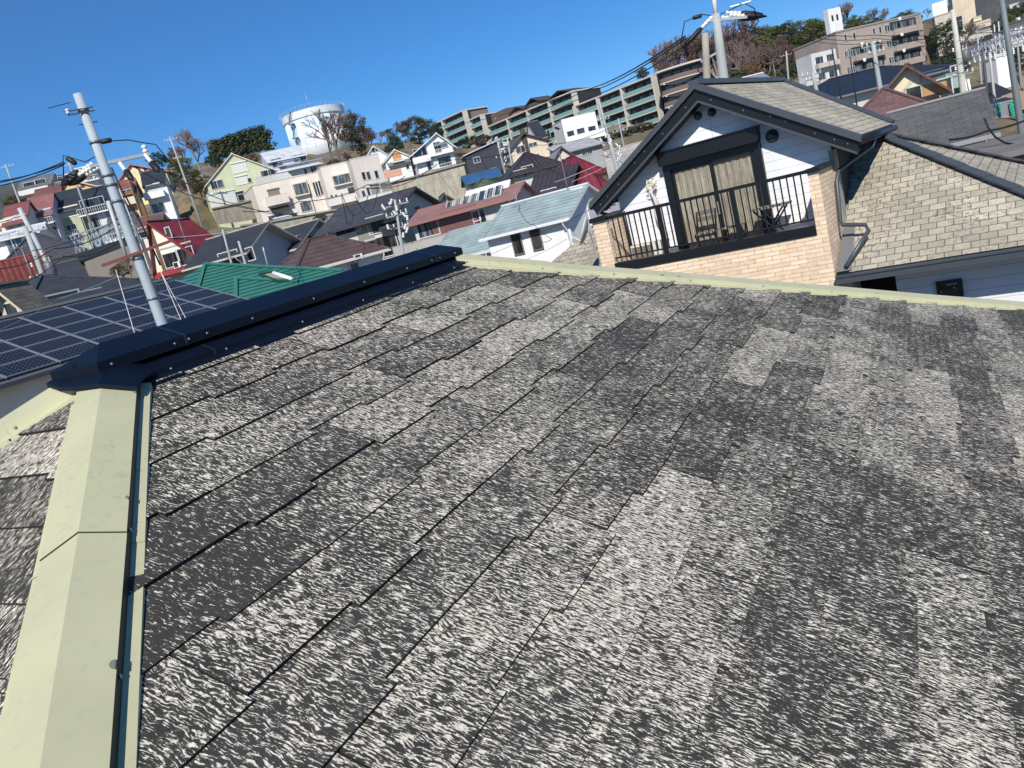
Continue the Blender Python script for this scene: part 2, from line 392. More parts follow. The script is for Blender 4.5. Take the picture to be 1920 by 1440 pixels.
# --- pale green hip caps
def capm():
    b = NB('pale_green_paint'); g = b.gen(); 
    c = b.mix(b.ramp(b.noise(g, 3, 5, .6), .35, .7), (.45, .44, .275), (.39, .385, .245))
    c = b.mix(b.math('MULTIPLY', b.ramp(b.noise(g, 30, 5, .7), .56, .68), .35), c, (.30, .31, .23))
    c = b.mix(b.ramp(b.noise(g, 9, 6, .8), .68, .73, 0, .55), c, (.20, .21, .17)); sm = b.math('MULTIPLY', b.ramp(b.noise(b.mapv(g, (40, 40, 9), rot=(.4, .2, .6)), 1.0, 4, .75), .56, .66), b.ramp(b.noise(g, 2.2, 3), .5, .62)); c = b.mix(b.math('MULTIPLY', sm, .5), c, (.25, .255, .19))
    b.base(c); b.rough(.55); b.bump(b.noise(g, 4, 2), .08, .01); return b.m
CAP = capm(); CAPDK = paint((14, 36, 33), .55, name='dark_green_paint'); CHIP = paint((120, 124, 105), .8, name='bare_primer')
def hip_cap(hd, m, origin, length, slope_m, slope_e, name, dark_right, joints, start=.17):
    """origin on the hip line, hd plan direction down the hip, m plan normal to the right as seen"""
    def pt(e, q, up): return origin + hd * e + m * q + Z * (-slope_e * e + (-slope_m * abs(q)) + up + .009)
    H = .115
    segs = [start] + joints + [length]
    root = None
    for k in range(len(segs) - 1):
        e0, e1 = segs[k] - (.03 if k else 0), segs[k + 1]; mb = MB(); lf = .004 * (k % 2) ; lf = -.003 * k
        for sg in (1, -1):
            f = lambda e, q, up: pt(e, sg * q, up)
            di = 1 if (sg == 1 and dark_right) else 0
            prof = [(0, .034), (.088, .030), (.0895, .0045), (H, .0055), (H + .001, -.02)]
            for i in range(4):
                (q0, u0), (q1, u1) = prof[i], prof[i + 1]
                n = 8
                for j in range(n):
                    ea, eb = e0 + (e1 - e0) * j / n, e0 + (e1 - e0) * (j + 1) / n
                    w0 = .0016 * math.sin(ea * 5 + k) + lf; w1 = .0016 * math.sin(eb * 5 + k) + lf
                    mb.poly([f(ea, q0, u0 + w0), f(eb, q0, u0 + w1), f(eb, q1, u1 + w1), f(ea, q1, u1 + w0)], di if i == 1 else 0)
            mb.poly([f(e1, 0, .034 + lf), f(e1, .088, .030 + lf), f(e1, .0895, .004 + lf), f(e1, 0, .0)], 1)
            mb.poly([f(e0, 0, .034 + lf), f(e0, .088, .030 + lf), f(e0, .0895, .004 + lf), f(e0, 0, .0)], 0)
        # peeled flecks along the shoulder
        R = random.Random(int(e0 * 100) + 5)
        for _ in range(2):
            e = R.uniform(e0 + .1, e1 - .1); r = R.uniform(.005, .011)
            mb.poly([pt(e + r * 1.2 * math.cos(t) , .088 - max(0, r * math.sin(t)), .0335 + .0008) for t in [math.pi * i / 8 for i in range(9)]], 2)
        o = mb.build(name, [CAP, CAPDK, CHIP], home)
    return pt
def screws(pts, parent, r=.005, name='screw'):
    for p, n in pts:
        mb = MB(); mb.lathe(p, n, [(0, r), (.002, r), (.0035, r * .6)], 8)
        mb.build(name, paint((150, 155, 160), .3, .6, 'screw_metal'), parent)
s2 = 2 ** .5
hipLd, hipLm = (-RD + DD) / s2, (RD + DD) / s2
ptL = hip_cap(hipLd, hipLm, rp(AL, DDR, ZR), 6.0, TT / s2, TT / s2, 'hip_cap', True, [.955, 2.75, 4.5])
hR = (RD * KR + DD).normalized(); hRm = Vector((hR.y, -hR.x, 0)); hRm = hRm if hRm.dot(DD) > 0 else -hRm
sl = TT / math.hypot(KR, 1)
ptR = hip_cap(hR, hRm, rp(AR, DDR, ZR), 7.0, TT * hRm.dot(DD), sl, 'hip_cap', False, [.62, 2.15, 3.9, 5.6], start=.10)
hB = (-RD - DD) / s2; hBm = (-RD + DD) / s2
ptB = hip_cap(hB, hBm, rp(AL, DDR, ZR), 6.0, TT / s2, TT / s2, 'hip_cap', False, [1.9, 3.8], start=.09)
hC = (RD * KR - DD).normalized()
hip_cap(hC, Vector((hC.y, -hC.x, 0)), rp(AR, DDR, ZR), 6.0, TT * .66, sl, 'hip_cap', False, [1.9, 3.8])
screws([(ptL(e, .0895, .016), hipLm) for e in (.93, 1.35, 1.75, 2.2)] + [(ptR(e, .0895, .016), hRm) for e in (.15, .55, .95, 1.4, 1.85, 2.3)] + [(ptB(e, .0895, .016), hBm) for e in (.3, .8)], home)

# --- navy ventilated ridge: a lower tier and a raised cover with hipped ends
NAVY = None
def navym():
    b = NB('navy_metal'); g = b.gen(); c = b.mix(b.ramp(b.noise(g, 2.5, 4, .6), .35, .7), (.0012, .0038, .0105), (.002, .0055, .014))
    c = b.mix(b.ramp(b.noise(g, 60, 4, .8), .7, .8, 0, .25), c, (.10, .11, .12)); b.base(c); b.rough(.5); b.p.inputs['Specular IOR Level'].default_value = .22; b.bump(b.noise(g, 5, 2), .05, .01); return b.m
NAVY = navym()
ridge = bpy.data.objects.new('ridge_cap', None); COL.objects.link(ridge); ridge.parent = home
def hipped(mb, a0, a1, hw, inset0, inset1, ztop, zedge, zbot, lip=0.):
    A = [rp(a0, DDR - hw, zedge), rp(a1, DDR - hw, zedge), rp(a1, DDR + hw, zedge), rp(a0, DDR + hw, zedge)]
    B = [p - Z * (zedge - zbot) for p in A]; t0, t1 = rp(a0 + inset0, DDR, ztop), rp(a1 - inset1, DDR, ztop)
    mb.poly([A[3], A[2], t1, t0]); mb.poly([A[1], A[0], t0, t1]); mb.poly([A[0], A[3], t0]); mb.poly([A[2], A[1], t1])
    for i in range(4): mb.poly([B[i], B[(i + 1) % 4], A[(i + 1) % 4], A[i]])
    mb.poly(B)
mb = MB(); hipped(mb, 1.455, 3.70, .122, .115, .05, -.077, -.126, -.160)
mb.build('ridge_cover', NAVY, ridge)
mb = MB(); hipped(mb, 1.50, 3.76, .166, -.04, .05, -.118, -.200, -.222)
# flange lying on the slates, both sides
for sg in (1, -1):
    f0, f1 = .162, .205
    mb.poly([rp(1.51, DDR + sg * f0, ZR - f0 * TT + .012), rp(3.80, DDR + sg * f0, ZR - f0 * TT + .012), rp(3.80 + .02, DDR + sg * f1, ZR - f1 * TT + .009), rp(1.49, DDR + sg * f1, ZR - f1 * TT + .009)])
    mb.poly([rp(1.49, DDR + sg * f1, ZR - f1 * TT - .006), rp(3.82, DDR + sg * f1, ZR - f1 * TT - .006), rp(3.82, DDR + sg * f1, ZR - f1 * TT + .009), rp(1.49, DDR + sg * f1, ZR - f1 * TT + .009)])
# folded apron over the head of the left hips
AP = rp(AL + .02, DDR, -.100); up_ = .050; ea = .30
p1, pc, p3 = ptL(ea - .01, .092, up_), ptL(ea - .02, 0, up_ + .003), ptL(.17, -.092, up_); q1, qc, q3 = ptB(.15, .092, up_), ptB(.20, 0, up_ + .003), ptB(.22, -.092, up_)
for t in ([AP, p1, pc], [AP, pc, p3], [AP, p3, q1], [AP, q1, qc], [AP, qc, q3], [AP, rp(1.60, DDR + .166, -.199), p1]): mb.poly(t)
for a, b_ in ((p1, pc), (pc, p3), (p3, q1), (q1, qc), (qc, q3)): mb.poly([a - Z * .012, b_ - Z * .012, b_, a])
mb.build('ridge_base', NAVY, ridge)
# lap strips of the sheet joints
mb = MB()
for a in (1.78, 3.42):
    for (hw, zt, ze, zb) in ((.1235, -.0755, -.1245, -.160), (.1675, -.116, -.1985, -.222)):
        aa = a + (.06 if hw > .15 else 0)
        mb.poly([rp(aa, DDR, zt), rp(aa, DDR + hw, ze), rp(aa + .012, DDR + hw, ze), rp(aa + .012, DDR, zt)])
        mb.poly([rp(aa, DDR + hw, zb), rp(aa + .012, DDR + hw, zb), rp(aa + .012, DDR + hw, ze), rp(aa, DDR + hw, ze)])
        mb.build('sheet_joint', paint((24, 34, 50), .35, name='navy_lap'), ridge); mb = MB()
screws([(rp(a, DDR + .122, -.143), DD) for a in (1.50, 1.74, 1.80, 1.88, 2.1, 2.45, 2.8, 3.15, 3.38, 3.46, 3.62)] + [(rp(a, DDR + .166, -.212), DD) for a in (1.66, 1.9, 2.3, 2.7, 3.1, 3.5, 3.7)], ridge, .0045)

# ================================================================== 2. buildings
TP = []                                # ground heights collected under everything that stands on the hill
class HF:                              # frame of a house: x along the front (to the right as seen), y into the depth, z up
    def __init__(s, O, az): s.O = O; s.x = brg(az); s.y = brg(az - 90); s.rz = math.atan2(s.x.y, s.x.x)
    def loc(s, P): d = P - s.O; return Vector((d.dot(s.x), d.dot(s.y), d.z))
    def front(s, px, py, y=0.): return s.loc(hitplane(px, py, s.O + s.y * y, s.y))
    def side(s, px, py, x): return s.loc(hitplane(px, py, s.O + s.x * x, s.x))

def part(mb, name, mats, root): return mb.build(name, mats, root)
def fbox(mb, face, u0, u1, z0, z1, d0, d1, W, dep, mi=0):
    """box on a face: u along the face, d outward from the wall"""
    if face == 'F': mb.box(u0, u1, -d1, -d0, z0, z1, mi)
    elif face == 'R': mb.box(W + d0, W + d1, u0, u1, z0, z1, mi)
    elif face == 'L': mb.box(-d1, -d0, u0, u1, z0, z1, mi)

def feature(root, face, kind, u, z, w, h, W, dep, col=None, fm=None):
    u0, u1, z0, z1 = u - w / 2, u + w / 2, z - h / 2, z + h / 2
    B = lambda mb, *a: fbox(mb, face, *a[:6], W, dep, a[6] if len(a) > 6 else 0)
    if kind in ('w', 'd', 'g'):
        t = .07; mb = MB()
        B(mb, u0 - t, u1 + t, z1, z1 + t, 0, .06); B(mb, u0 - t, u1 + t, z0 - t, z0, 0, .09)
        B(mb, u0 - t, u0, z0, z1, 0, .06); B(mb, u1, u1 + t, z0, z1, 0, .06)
        if kind == 'w' and w > .8: B(mb, u - .035, u + .035, z0, z1, .01, .055)
        o = part(mb, 'window', fm or FRAME, root); mb = MB(); B(mb, u0, u1, z0, z1, -.05, .012)
        part(mb, 'pane', {'w': GLASS, 'd': GLASSD, 'g': GLASS2}[kind], o)
    elif kind == 's':                  # closed shutter
        mb = MB(); n = max(2, int(h / .12))
        for i in range(n): B(mb, u0, u1, z0 + h * i / n, z0 + h * (i + .86) / n, 0, .05)
        B(mb, u0 - .06, u1 + .06, z1, z1 + .18, 0, .16); B(mb, u0 - .06, u1 + .06, z0 - .05, z0, 0, .08)
        part(mb, 'shutter', paint(col or (225, 226, 224), .5), root)
    elif kind == 'b':                  # walled balcony
        d = .95; mb = MB(); B(mb, u0, u1, z0, z0 + .15, 0, d); B(mb, u0, u1, z0 + .15, z1, d - .1, d)
        B(mb, u0, u0 + .1, z0 + .15, z1, 0, d - .1); B(mb, u1 - .1, u1, z0 + .15, z1, 0, d - .1)
        B(mb, u0 - .03, u1 + .03, z1, z1 + .05, d - .13, d + .03)
        part(mb, 'balcony', wall(col or (225, 222, 214)), root)
    elif kind == 'r':                  # balcony with railing
        d = .95; mb = MB(); B(mb, u0, u1, z0, z0 + .18, 0, d); B(mb, u0, u1, z1 - .06, z1, d - .07, d); n = max(3, int(w / .28))
        for i in range(n + 1):
            q = u0 + (u1 - u0) * i / n; B(mb, q - .02, q + .02, z0 + .18, z1 - .06, d - .05, d - .02)
        part(mb, 'balcony', paint(col or (225, 226, 226), .4), root)
    elif kind == 'a':                  # outdoor air-conditioner unit bracketed to the wall
        mb = MB(); B(mb, u0, u1, z0, z1, .03, .34); o = part(mb, 'air_conditioner', WHITE, root)
        mb = MB(); B(mb, u0 + w * .08, u0 + w * .7, z0 + h * .1, z1 - h * .1, .34, .35); part(mb, 'fan_grille', DARKM, o)
    elif kind == 'h':                  # hood or small pent roof
        mb = MB(); d = .7
        if face == 'F': mb.slab([(u0, -d, z0), (u1, -d, z0), (u1, -.004, z1), (u0, -.004, z1)], .07)
        elif face == 'R': mb.slab([(W + d, u0, z0), (W + d, u1, z0), (W + .004, u1, z1), (W + .004, u0, z1)], .07)
        part(mb, 'pent_roof', roofm(col or (60, 60, 64), 'courses'), root)
    elif kind == 'p':                  # plain panel, band or pilaster
        mb = MB(); B(mb, u0, u1, z0, z1, .0, .05); part(mb, 'panel', wall(col or (90, 75, 65)), root)
    elif kind == 'y':                  # bay / oriel box
        d = .5; mb = MB(); B(mb, u0, u1, z0, z1, 0, d); o = part(mb, 'bay_window', wall(col or (225, 222, 214)), root)
        mb = MB(); B(mb, u0 + .12, u1 - .12, z0 + .18, z1 - .14, d, d + .012); part(mb, 'pane', GLASS2, o)
    elif kind == 'e':                  # round vent or lamp
        mb = MB(); B(mb, u0, u1, z0, z1, 0, .1); part(mb, 'vent', DARKM, root)

def roof_parts(root, W, dep, h, roof, rise, rm, tm, oh, rk, rf, fas, wm, base=0., th=.16):
    mb = MB(); gw = MB(); yr = dep * rf; xr = W * rf
    if roof == 'gable_x':
        kf, kb = rise / yr, rise / (dep - yr); e = h + rise
        mb.slab([(-rk, -oh, h - oh * kf), (W + rk, -oh, h - oh * kf), (W + rk, yr, e), (-rk, yr, e)], th, 0, 1)
        mb.slab([(-rk, yr, e), (W + rk, yr, e), (W + rk, dep + oh, h - oh * kb), (-rk, dep + oh, h - oh * kb)], th, 0, 1)
        for x in (0, W):
            gw.poly([(x, 0, h - th), (x, dep, h - th), (x, yr, e - th)])
        mb.beam((-rk - .01, yr, e + .01), (W + rk + .01, yr, e + .01), .22, .08, 1)
    elif roof == 'gable_y':
        kl, kr = rise / xr, rise / (W - xr); e = h + rise
        mb.slab([(-oh, -rk, h - oh * kl), (xr, -rk, e), (xr, dep + rk, e), (-oh, dep + rk, h - oh * kl)], th, 0, 1)
        mb.slab([(xr, -rk, e), (W + oh, -rk, h - oh * kr), (W + oh, dep + rk, h - oh * kr), (xr, dep + rk, e)], th, 0, 1)
        for y in (0, dep): gw.poly([(0, y, h - th), (W, y, h - th), (xr, y, e - th)])
        mb.beam((xr, -rk - .01, e + .01), (xr, dep + rk + .01, e + .01), .22, .08, 1)
    elif roof == 'hip':
        m = min(W, dep) / 2; e = h + rise; k = rise / m; zo = h - oh * k
        if W >= dep: r0, r1 = (m, dep / 2, e), (W - m + 1e-3, dep / 2, e)
        else: r0, r1 = (W / 2, m, e), (W / 2, dep - m + 1e-3, e)
        a, b_, c, d = (-oh, -oh, zo), (W + oh, -oh, zo), (W + oh, dep + oh, zo), (-oh, dep + oh, zo)
        if W >= dep: pls = [[a, b_, r1, r0], [c, d, r0, r1], [d, a, r0], [b_, c, r1]]
        else: pls = [[a, b_, r0], [c, d, r1], [d, a, r0, r1], [b_, c, r1, r0]]
        for p in pls: mb.slab(p, th, 0, 1)
        for p, q in ((a, r0), (b_, r1), (c, r1), (d, r0), (r0, r1)) if W >= dep else ((a, r0), (b_, r0), (c, r1), (d, r1), (r0, r1)):
            mb.beam(Vector(p) + Z * .02, Vector(q) + Z * .02, .2, .07, 0)
    elif roof == 'flat':
        mb.box(-.05, W + .05, -.05, dep + .05, h + rise - .02, h + rise + .06, 1)
        mb.box(.1, W - .1, .1, dep - .1, h - .2, h - .1, 0)
    elif roof in ('shed', 'shed_x'):
        if roof == 'shed':
            k = rise / dep
            mb.slab([(-rk, -oh, h - oh * k), (W + rk, -oh, h - oh * k), (W + rk, dep + oh, h + rise + oh * k), (-rk, dep + oh, h + rise + oh * k)], th, 0, 1)
            for x in (0, W): gw.poly([(x, 0, h - th), (x, dep, h - th), (x, dep, h + rise - th)])
            gw.poly([(0, dep, h - th), (W, dep, h - th), (W, dep, h + rise - th), (0, dep, h + rise - th)])
        else:
            k = rise / W
            mb.slab([(-oh, -rk, h - oh * k), (W + oh, -rk, h + rise + oh * k), (W + oh, dep + rk, h + rise + oh * k), (-oh, dep + rk, h - oh * k)], th, 0, 1)
            for y in (0, dep): gw.poly([(0, y, h - th), (W, y, h - th), (W, y, h + rise - th)])
            gw.poly([(W, 0, h - th), (W, dep, h - th), (W, dep, h + rise - th), (W, 0, h + rise - th)])
    part(mb, 'roof', [rm, tm], root)
    for k, q in enumerate(gw.f):
        g1 = MB(); g1.poly([gw.v[n] for n in q]); part(g1, 'gable', wm, root)

def house(label, A, B, D, az, h, dep, roof, rise, wcol, rcol, rkind='slate', trim=(225, 224, 220), wkind='plain', oh=.55, rk=.35, rf=.5,
          feats=(), root=None, name='house', cat='house', group=None, W=None, sink=1.5, fm=None, ground=True, gut=True):
    O = at(A[0], A[1], D); f = HF(O, az)
    if W is None: W = max(1.0, f.front(*B).x)
    O = O - Z * h; f.O = O
    if root is None: root = thing(name, label, cat, O, f.rz, group); M0 = None
    mb = MB(); hh = h + (rise if roof == 'flat' else -.16)
    mb.hexa([(0, 0, -sink), (W, 0, -sink), (W, dep, -sink), (0, dep, -sink), (0, 0, hh), (W, 0, hh), (W, dep, hh), (0, dep, hh)])
    wm = wall(wcol, wkind); part(mb, 'wall', wm, root)
    tm = paint(trim, .5); roof_parts(root, W, dep, h, roof, rise, roofm(rcol, rkind), tm, oh, rk, rf, None, wm)
    if gut and roof in ('gable_x', 'hip', 'shed'):
        k = rise / (dep * rf if roof == 'gable_x' else (dep if roof == 'shed' else min(W, dep) / 2))
        g = MB(); zz = h - oh * k - .1
        g.box(-rk, W + rk, -oh - .12, -oh - .004, zz - .05, zz + .06); part(g, 'gutter', tm, root)
        g = MB(); g.tube([(W - .15, -oh - .06, zz), (W - .15, -oh - .06, zz - .2), (W - .15, -.07, zz - .55), (W - .15, -.07, -.5)], .045, 6); part(g, 'downpipe', tm, root)
    for ft in feats:
        face, kind, px, py, w_, h_ = ft[:6]; col = ft[6] if len(ft) > 6 else None
        if face == 'F': q = f.front(px, py); u = q.x
        elif face == 'R': q = f.side(px, py, W); u = q.y
        else: q = f.side(px, py, 0); u = q.y
        feature(root, face, kind, u, q.z, w_, h_, W, dep, col, fm)
    if ground:
        c = O + f.x * W / 2
        for a, b_ in ((0, 0), (W, 0), (W, dep), (0, dep)):
            p = O + f.x * a + f.y * b_; TP.append((p.x, p.y, O.z))
    root['_f'] = 0; del root['_f']
    return root, f, W

# ---- left hillside -------------------------------------------------------------------------------------------------
house('ash white house with grey tiled roof standing highest at the left edge of the hill', (42, 351), (89, 339), 165, 78, 4.3, 6.5, 'gable_x', 1.7, (226, 222, 212), (120, 124, 126), 'tile', (90, 92, 94), oh=.9, rk=.8,
      feats=[('F', 'd', 57, 351, 1.9, 1.7), ('F', 'd', 76, 343, 1.8, 1.2), ('F', 'b', 66, 358, 5.0, .9), ('R', 'h', 104, 352, 3.5, .6)])
house('white house with dark flat-looking roof beside the top of the big left pole', (105, 335), (180, 312), 160, 72, 4.5, 7, 'gable_x', 1.0, (228, 226, 222), (62, 64, 68), 'tile', (74, 74, 76), oh=.8, rk=.6,
      feats=[('F', 'w', 120, 341, 1.4, 2.0), ('F', 's', 130, 336, 1.0, 1.6), ('F', 'w', 146, 334, 2.2, 1.8), ('F', 's', 152, 328, 1.2, 2.2), ('F', 'w', 161, 328, 1.6, 2.2), ('F', 'r', 146, 340, 7, 1.0), ('F', 'a', 172, 333, .9, .7)])
house('orange yellow house with two stepped gables and pale barge boards', (107, 368), (187, 352), 140, 82, 4, 7.5, 'gable_y', 2.1, (236, 196, 130), (128, 70, 68), 'slate', (232, 206, 166), oh=.4, rk=.45, rf=.36,
      feats=[('F', 'e', 136, 342, .5, .5), ('F', 'e', 155, 348, .5, .5)])
house('cream gabled house with red roof edging on the skyline', (221, 341), (311, 321), 150, 82, 4, 8, 'gable_y', 2.3, (238, 222, 166), (150, 70, 66), 'tile', (196, 104, 96), oh=.5, rk=.5, rf=.36,
      feats=[('F', 'e', 256, 312, .5, .5), ('F', 'e', 272, 317, .5, .5), ('F', 'p', 262, 321, .35, 1.6, (120, 100, 80))])
house('low house with red brown roof above the lilac house', (68, 376), (110, 366), 133, 75, 3.0, 6, 'gable_x', 1.9, (206, 196, 186), (118, 66, 66), 'plain', (110, 66, 62), feats=[('F', 'w', 86, 377, 1.6, 1.0)])
house('lilac white house with brown roof and white shutters in the left row', (52, 403), (95, 392), 122, 80, 6, 6, 'gable_x', 2.5, (226, 224, 238), (136, 82, 80), 'plain', (128, 98, 92), oh=.7, rk=.3,
      feats=[('F', 's', 73, 406, 1.6, 1.2), ('F', 's', 89, 401, 1.3, 1.1, (205, 205, 222)), ('F', 'r', 84, 416, 2.6, .9), ('F', 'w', 82, 440, 1.6, 1.3), ('F', 'w', 97, 436, 1.5, 1.3), ('F', 'p', 73, 424, 3.2, .12, (180, 178, 190))])
house('pale cream house with brown roof at the far left of the row', (8, 417), (46, 404), 118, 80, 5.5, 6, 'gable_x', 2.3, (226, 222, 206), (128, 66, 66), 'plain', (98, 62, 60), oh=.7, rk=.3,
      feats=[('F', 's', 14, 424, 1.5, 1.4, (240, 236, 212)), ('F', 's', 27, 419, 1.7, 1.4), ('F', 's', 41, 415, 1.3, 1.4)])
house('olive green house with dark roof and cream window surround', (101, 394), (145, 383), 124, 80, 6.4, 6.5, 'gable_x', 2.6, (186, 190, 152), (44, 54, 60), 'courses', (72, 88, 84), oh=.6, rk=.35,
      feats=[('F', 'p', 128, 397, 2.9, 1.5, (232, 228, 206)), ('F', 'g', 122, 399, 1.7, .9), ('F', 'w', 135, 428, 1.2, 1.0), ('F', 'r', 134, 438, 2.0, .7), ('F', 'p', 113, 413, .12, 4.6, (226, 222, 200)), ('F', 's', 141, 458, 1.6, 1.2)])
house('blue grey house with dark roof and white balcony rail next to the olive house', (154, 389), (200, 376), 121, 80, 6.6, 6.5, 'gable_x', 2.6, (150, 162, 172), (42, 50, 58), 'courses', (66, 84, 84), oh=.8, rk=.35,
      feats=[('F', 'd', 174, 383, 3.0, 1.5), ('F', 'r', 177, 395, 3.8, 1.0), ('F', 'w', 186, 416, 1.7, 1.4), ('F', 's', 195, 414, 1.0, 1.6), ('F', 'a', 163, 405, .7, .5), ('F', 'a', 190, 398, .7, .5)])
house('tan and yellow house with red brown roof behind the big left pole', (222, 362), (250, 353), 126, 76, 6.6, 5.5, 'gable_x', 1.9, (240, 208, 140), (132, 76, 72), 'plain', (150, 116, 84), oh=.7, rk=.4,
      feats=[('F', 'w', 240, 366, 1.6, 1.5), ('F', 'b', 243, 378, 2.6, 1.0, (226, 214, 190)), ('F', 'w', 247, 398, 1.2, 1.2), ('R', 'p', 259, 380, 4.2, 6, (196, 154, 96)), ('R', 'w', 264, 377, .9, 1.4)])
house('tall white house with dark roof and shaded grey gable side', (268, 349), (309, 339), 130, 75, 6.6, 6.8, 'gable_x', 2.4, (238, 240, 244), (48, 52, 60), 'courses', (70, 76, 88), oh=.4, rk=.12, gut=False,
      feats=[('F', 'w', 298, 391, 1.7, 1.5), ('F', 'b', 290, 366, 2.9, 1.0, (240, 240, 240)), ('F', 's', 284, 358, 1.0, 1.4), ('F', 's', 296, 354, .9, 1.4), ('R', 'w', 321, 353, .9, .9), ('R', 'w', 336, 352, .9, .9), ('R', 'w', 349, 353, 1.1, .9), ('R', 'w', 329, 385, 1.1, 1.3), ('R', 'w', 355, 384, 1.1, 1.2), ('R', 'a', 343, 386, .8, .6), ('R', 'a', 350, 374, .7, .5), ('R', 'p', 341, 370, .15, 6, (190, 196, 214))])
house('cream house with steep bright red roof and brown corner post', (290, 502), (372, 484), 72, 98, 5, 6.5, 'gable_y', 3.7, (238, 234, 210), (150, 38, 48), 'plain', (150, 52, 50), oh=.35, rk=.45, rf=.22,
      feats=[('F', 'd', 316, 436, .35, .8), ('F', 'd', 322, 487, 1.3, 1.1), ('F', 'd', 349, 480, 1.4, 1.3), ('F', 'h', 340, 504, 4.4, .4, (168, 46, 54)), ('F', 'a', 335, 496, .6, .5), ('F', 'p', 296, 470, .3, 8.0, (118, 84, 50)), ('F', 'p', 325, 461, 3.2, .12, (190, 184, 160))])
house('navy roofed grey house with wide gable end, just right of the red roof', (364, 494), (452, 473), 66, 112, 5, 6.6, 'gable_x', 1.7, (206, 210, 216), (40, 48, 60), 'plain', (186, 182, 172), oh=.5, rk=.9, wkind='lap',
      feats=[('F', 'd', 431, 487, 1.8, 1.2), ('F', 'd', 470, 476, .6, .9)])
house('second navy roofed beige house with arched white window awning', (480, 481), (545, 464), 70, 112, 5, 8.0, 'gable_x', 1.8, (214, 210, 200), (42, 48, 58), 'plain', (190, 186, 176), oh=.5, rk=.9,
      feats=[('R', 'd', 592, 450, 2.0, 1.1), ('R', 'h', 590, 441, 2.2, .5, (220, 214, 190)), ('R', 'w', 562, 452, .5, .9), ('F', 's', 518, 480, .8, .9), ('F', 'a', 507, 486, .8, .6)])
house('white house with brown metal roof in three wide steps', (556, 503), (714, 464), 44, 55, 5, 4.2, 'hip', 1.4, (232, 229, 220), (96, 74, 72), 'courses', (214, 210, 204), oh=.35,
      feats=[('F', 'w', 665, 502, .5, .5), ('F', 'a', 668, 484, .5, .4)])
house('slate blue gabled house behind the pole of transformers', (606, 432), (737, 402), 64, 112, 5.6, 8, 'gable_x', 1.5, (206, 202, 190), (66, 68, 78), 'slate', (60, 64, 70), oh=.7, rk=.6,
      feats=[('F', 'd', 652, 431, 2.2, .5), ('F', 'd', 706, 421, 1.5, 1.2), ('F', 'h', 736, 421, 2.0, .5), ('F', 'd', 718, 463, 2.6, 1.5, ), ('F', 's', 685, 438, 1.4, 1.2, (150, 146, 136)), ('R', 'd', 782, 393, .9, .5)])
house('pale green gabled house with white shutters high on the hill', (387, 345), (514, 316), 128, 68, 7.6, 9, 'gable_y', 3.6, (208, 214, 168), (170, 160, 140), 'slate', (220, 212, 186), oh=.35, rk=.3, rf=.47, wkind='lap',
      feats=[('F', 's', 449, 314, 2.3, 1.4, (232, 234, 222)), ('F', 's', 453, 338, 1.8, 1.2, (232, 234, 222)), ('F', 'd', 468, 338, .5, .6), ('F', 'w', 407, 346, 1.8, 1.1), ('F', 'w', 503, 325, 2.2, 1.0), ('F', 's', 418, 374, 4.0, 2.0, (224, 226, 218)), ('F', 'd', 445, 369, 2.2, 1.4), ('F', 'w', 463, 368, 2.6, .9), ('F', 'b', 500, 338, 3.2, 1.0, (200, 202, 196))])
house('pale blue house with solar panels on its roof, under the water tank', (501, 303), (572, 284), 152, 68, 5.2, 8, 'gable_x', 2.2, (196, 206, 226), (196, 202, 208), 'plain', (214, 218, 224), oh=.4, rk=.15,
      feats=[('F', 'w', 519, 305, 1.9, 1.4), ('F', 'w', 562, 297, 2.4, 1.4), ('F', 'r', 541, 306, 4.0, .8, (190, 196, 214)), ('F', 'h', 562, 304, 3.0, .3, (120, 124, 134))])
house('white annex below the pale blue house with roller shutters', (514, 327), (600, 307), 138, 68, 4.6, 5, 'flat', .4, (240, 240, 240), (180, 184, 190), 'plain', (214, 218, 226),
      feats=[('F', 's', 530, 330, 2.2, 1.2), ('F', 's', 553, 325, 2.2, 1.2), ('F', 'w', 588, 318, .9, 1.1), ('F', 'd', 573, 322, .4, .9), ('F', 'r', 570, 310, 6, .9, (205, 212, 222))])
house('long cream stucco house with flat roof and small windows, centre left', (474, 353), (602, 322), 114, 66, 7.2, 9, 'flat', .3, (232, 220, 202), (200, 190, 176), 'plain', (220, 206, 190),
      feats=[('F', 's', 514, 364, 1.6, 1.2, (150, 140, 128)), ('F', 'y', 563, 355, 2.1, 1.8, (228, 216, 200)), ('F', 'g', 574, 387, 1.5, 1.3), ('F', 'd', 591, 355, .28, 1.9), ('F', 'd', 596, 354, .28, 1.9), ('F', 'd', 601, 352, .28, 1.9), ('F', 'h', 525, 392, 2.6, .7, (60, 60, 62)), ('F', 'p', 586, 378, .1, 6, (90, 70, 60)), ('F', 'b', 519, 376, 3, 1.2, (230, 218, 202)), ('F', 'w', 519, 413, 2.0, 1.5), ('F', 'd', 552, 404, .8, .6), ('F', 's', 530, 416, 2.2, 1.2)])
house('cream stucco house with stepped parapet and corner bay, right of the long cream house', (603, 325), (655, 305), 113, 70, 7.2, 8, 'flat', .8, (230, 220, 206), (200, 190, 176), 'plain', (224, 216, 206),
      feats=[('F', 'y', 640, 337, 2.6, 1.5, (224, 214, 200)), ('F', 'd', 624, 376, .25, 1.5), ('F', 'd', 632, 374, .25, 1.3), ('F', 'd', 660, 362, .9, 1.6), ('F', 'b', 640, 376, 4.2, 1.0, (226, 222, 214)), ('F', 'w', 670, 360, .5, 1.0)])
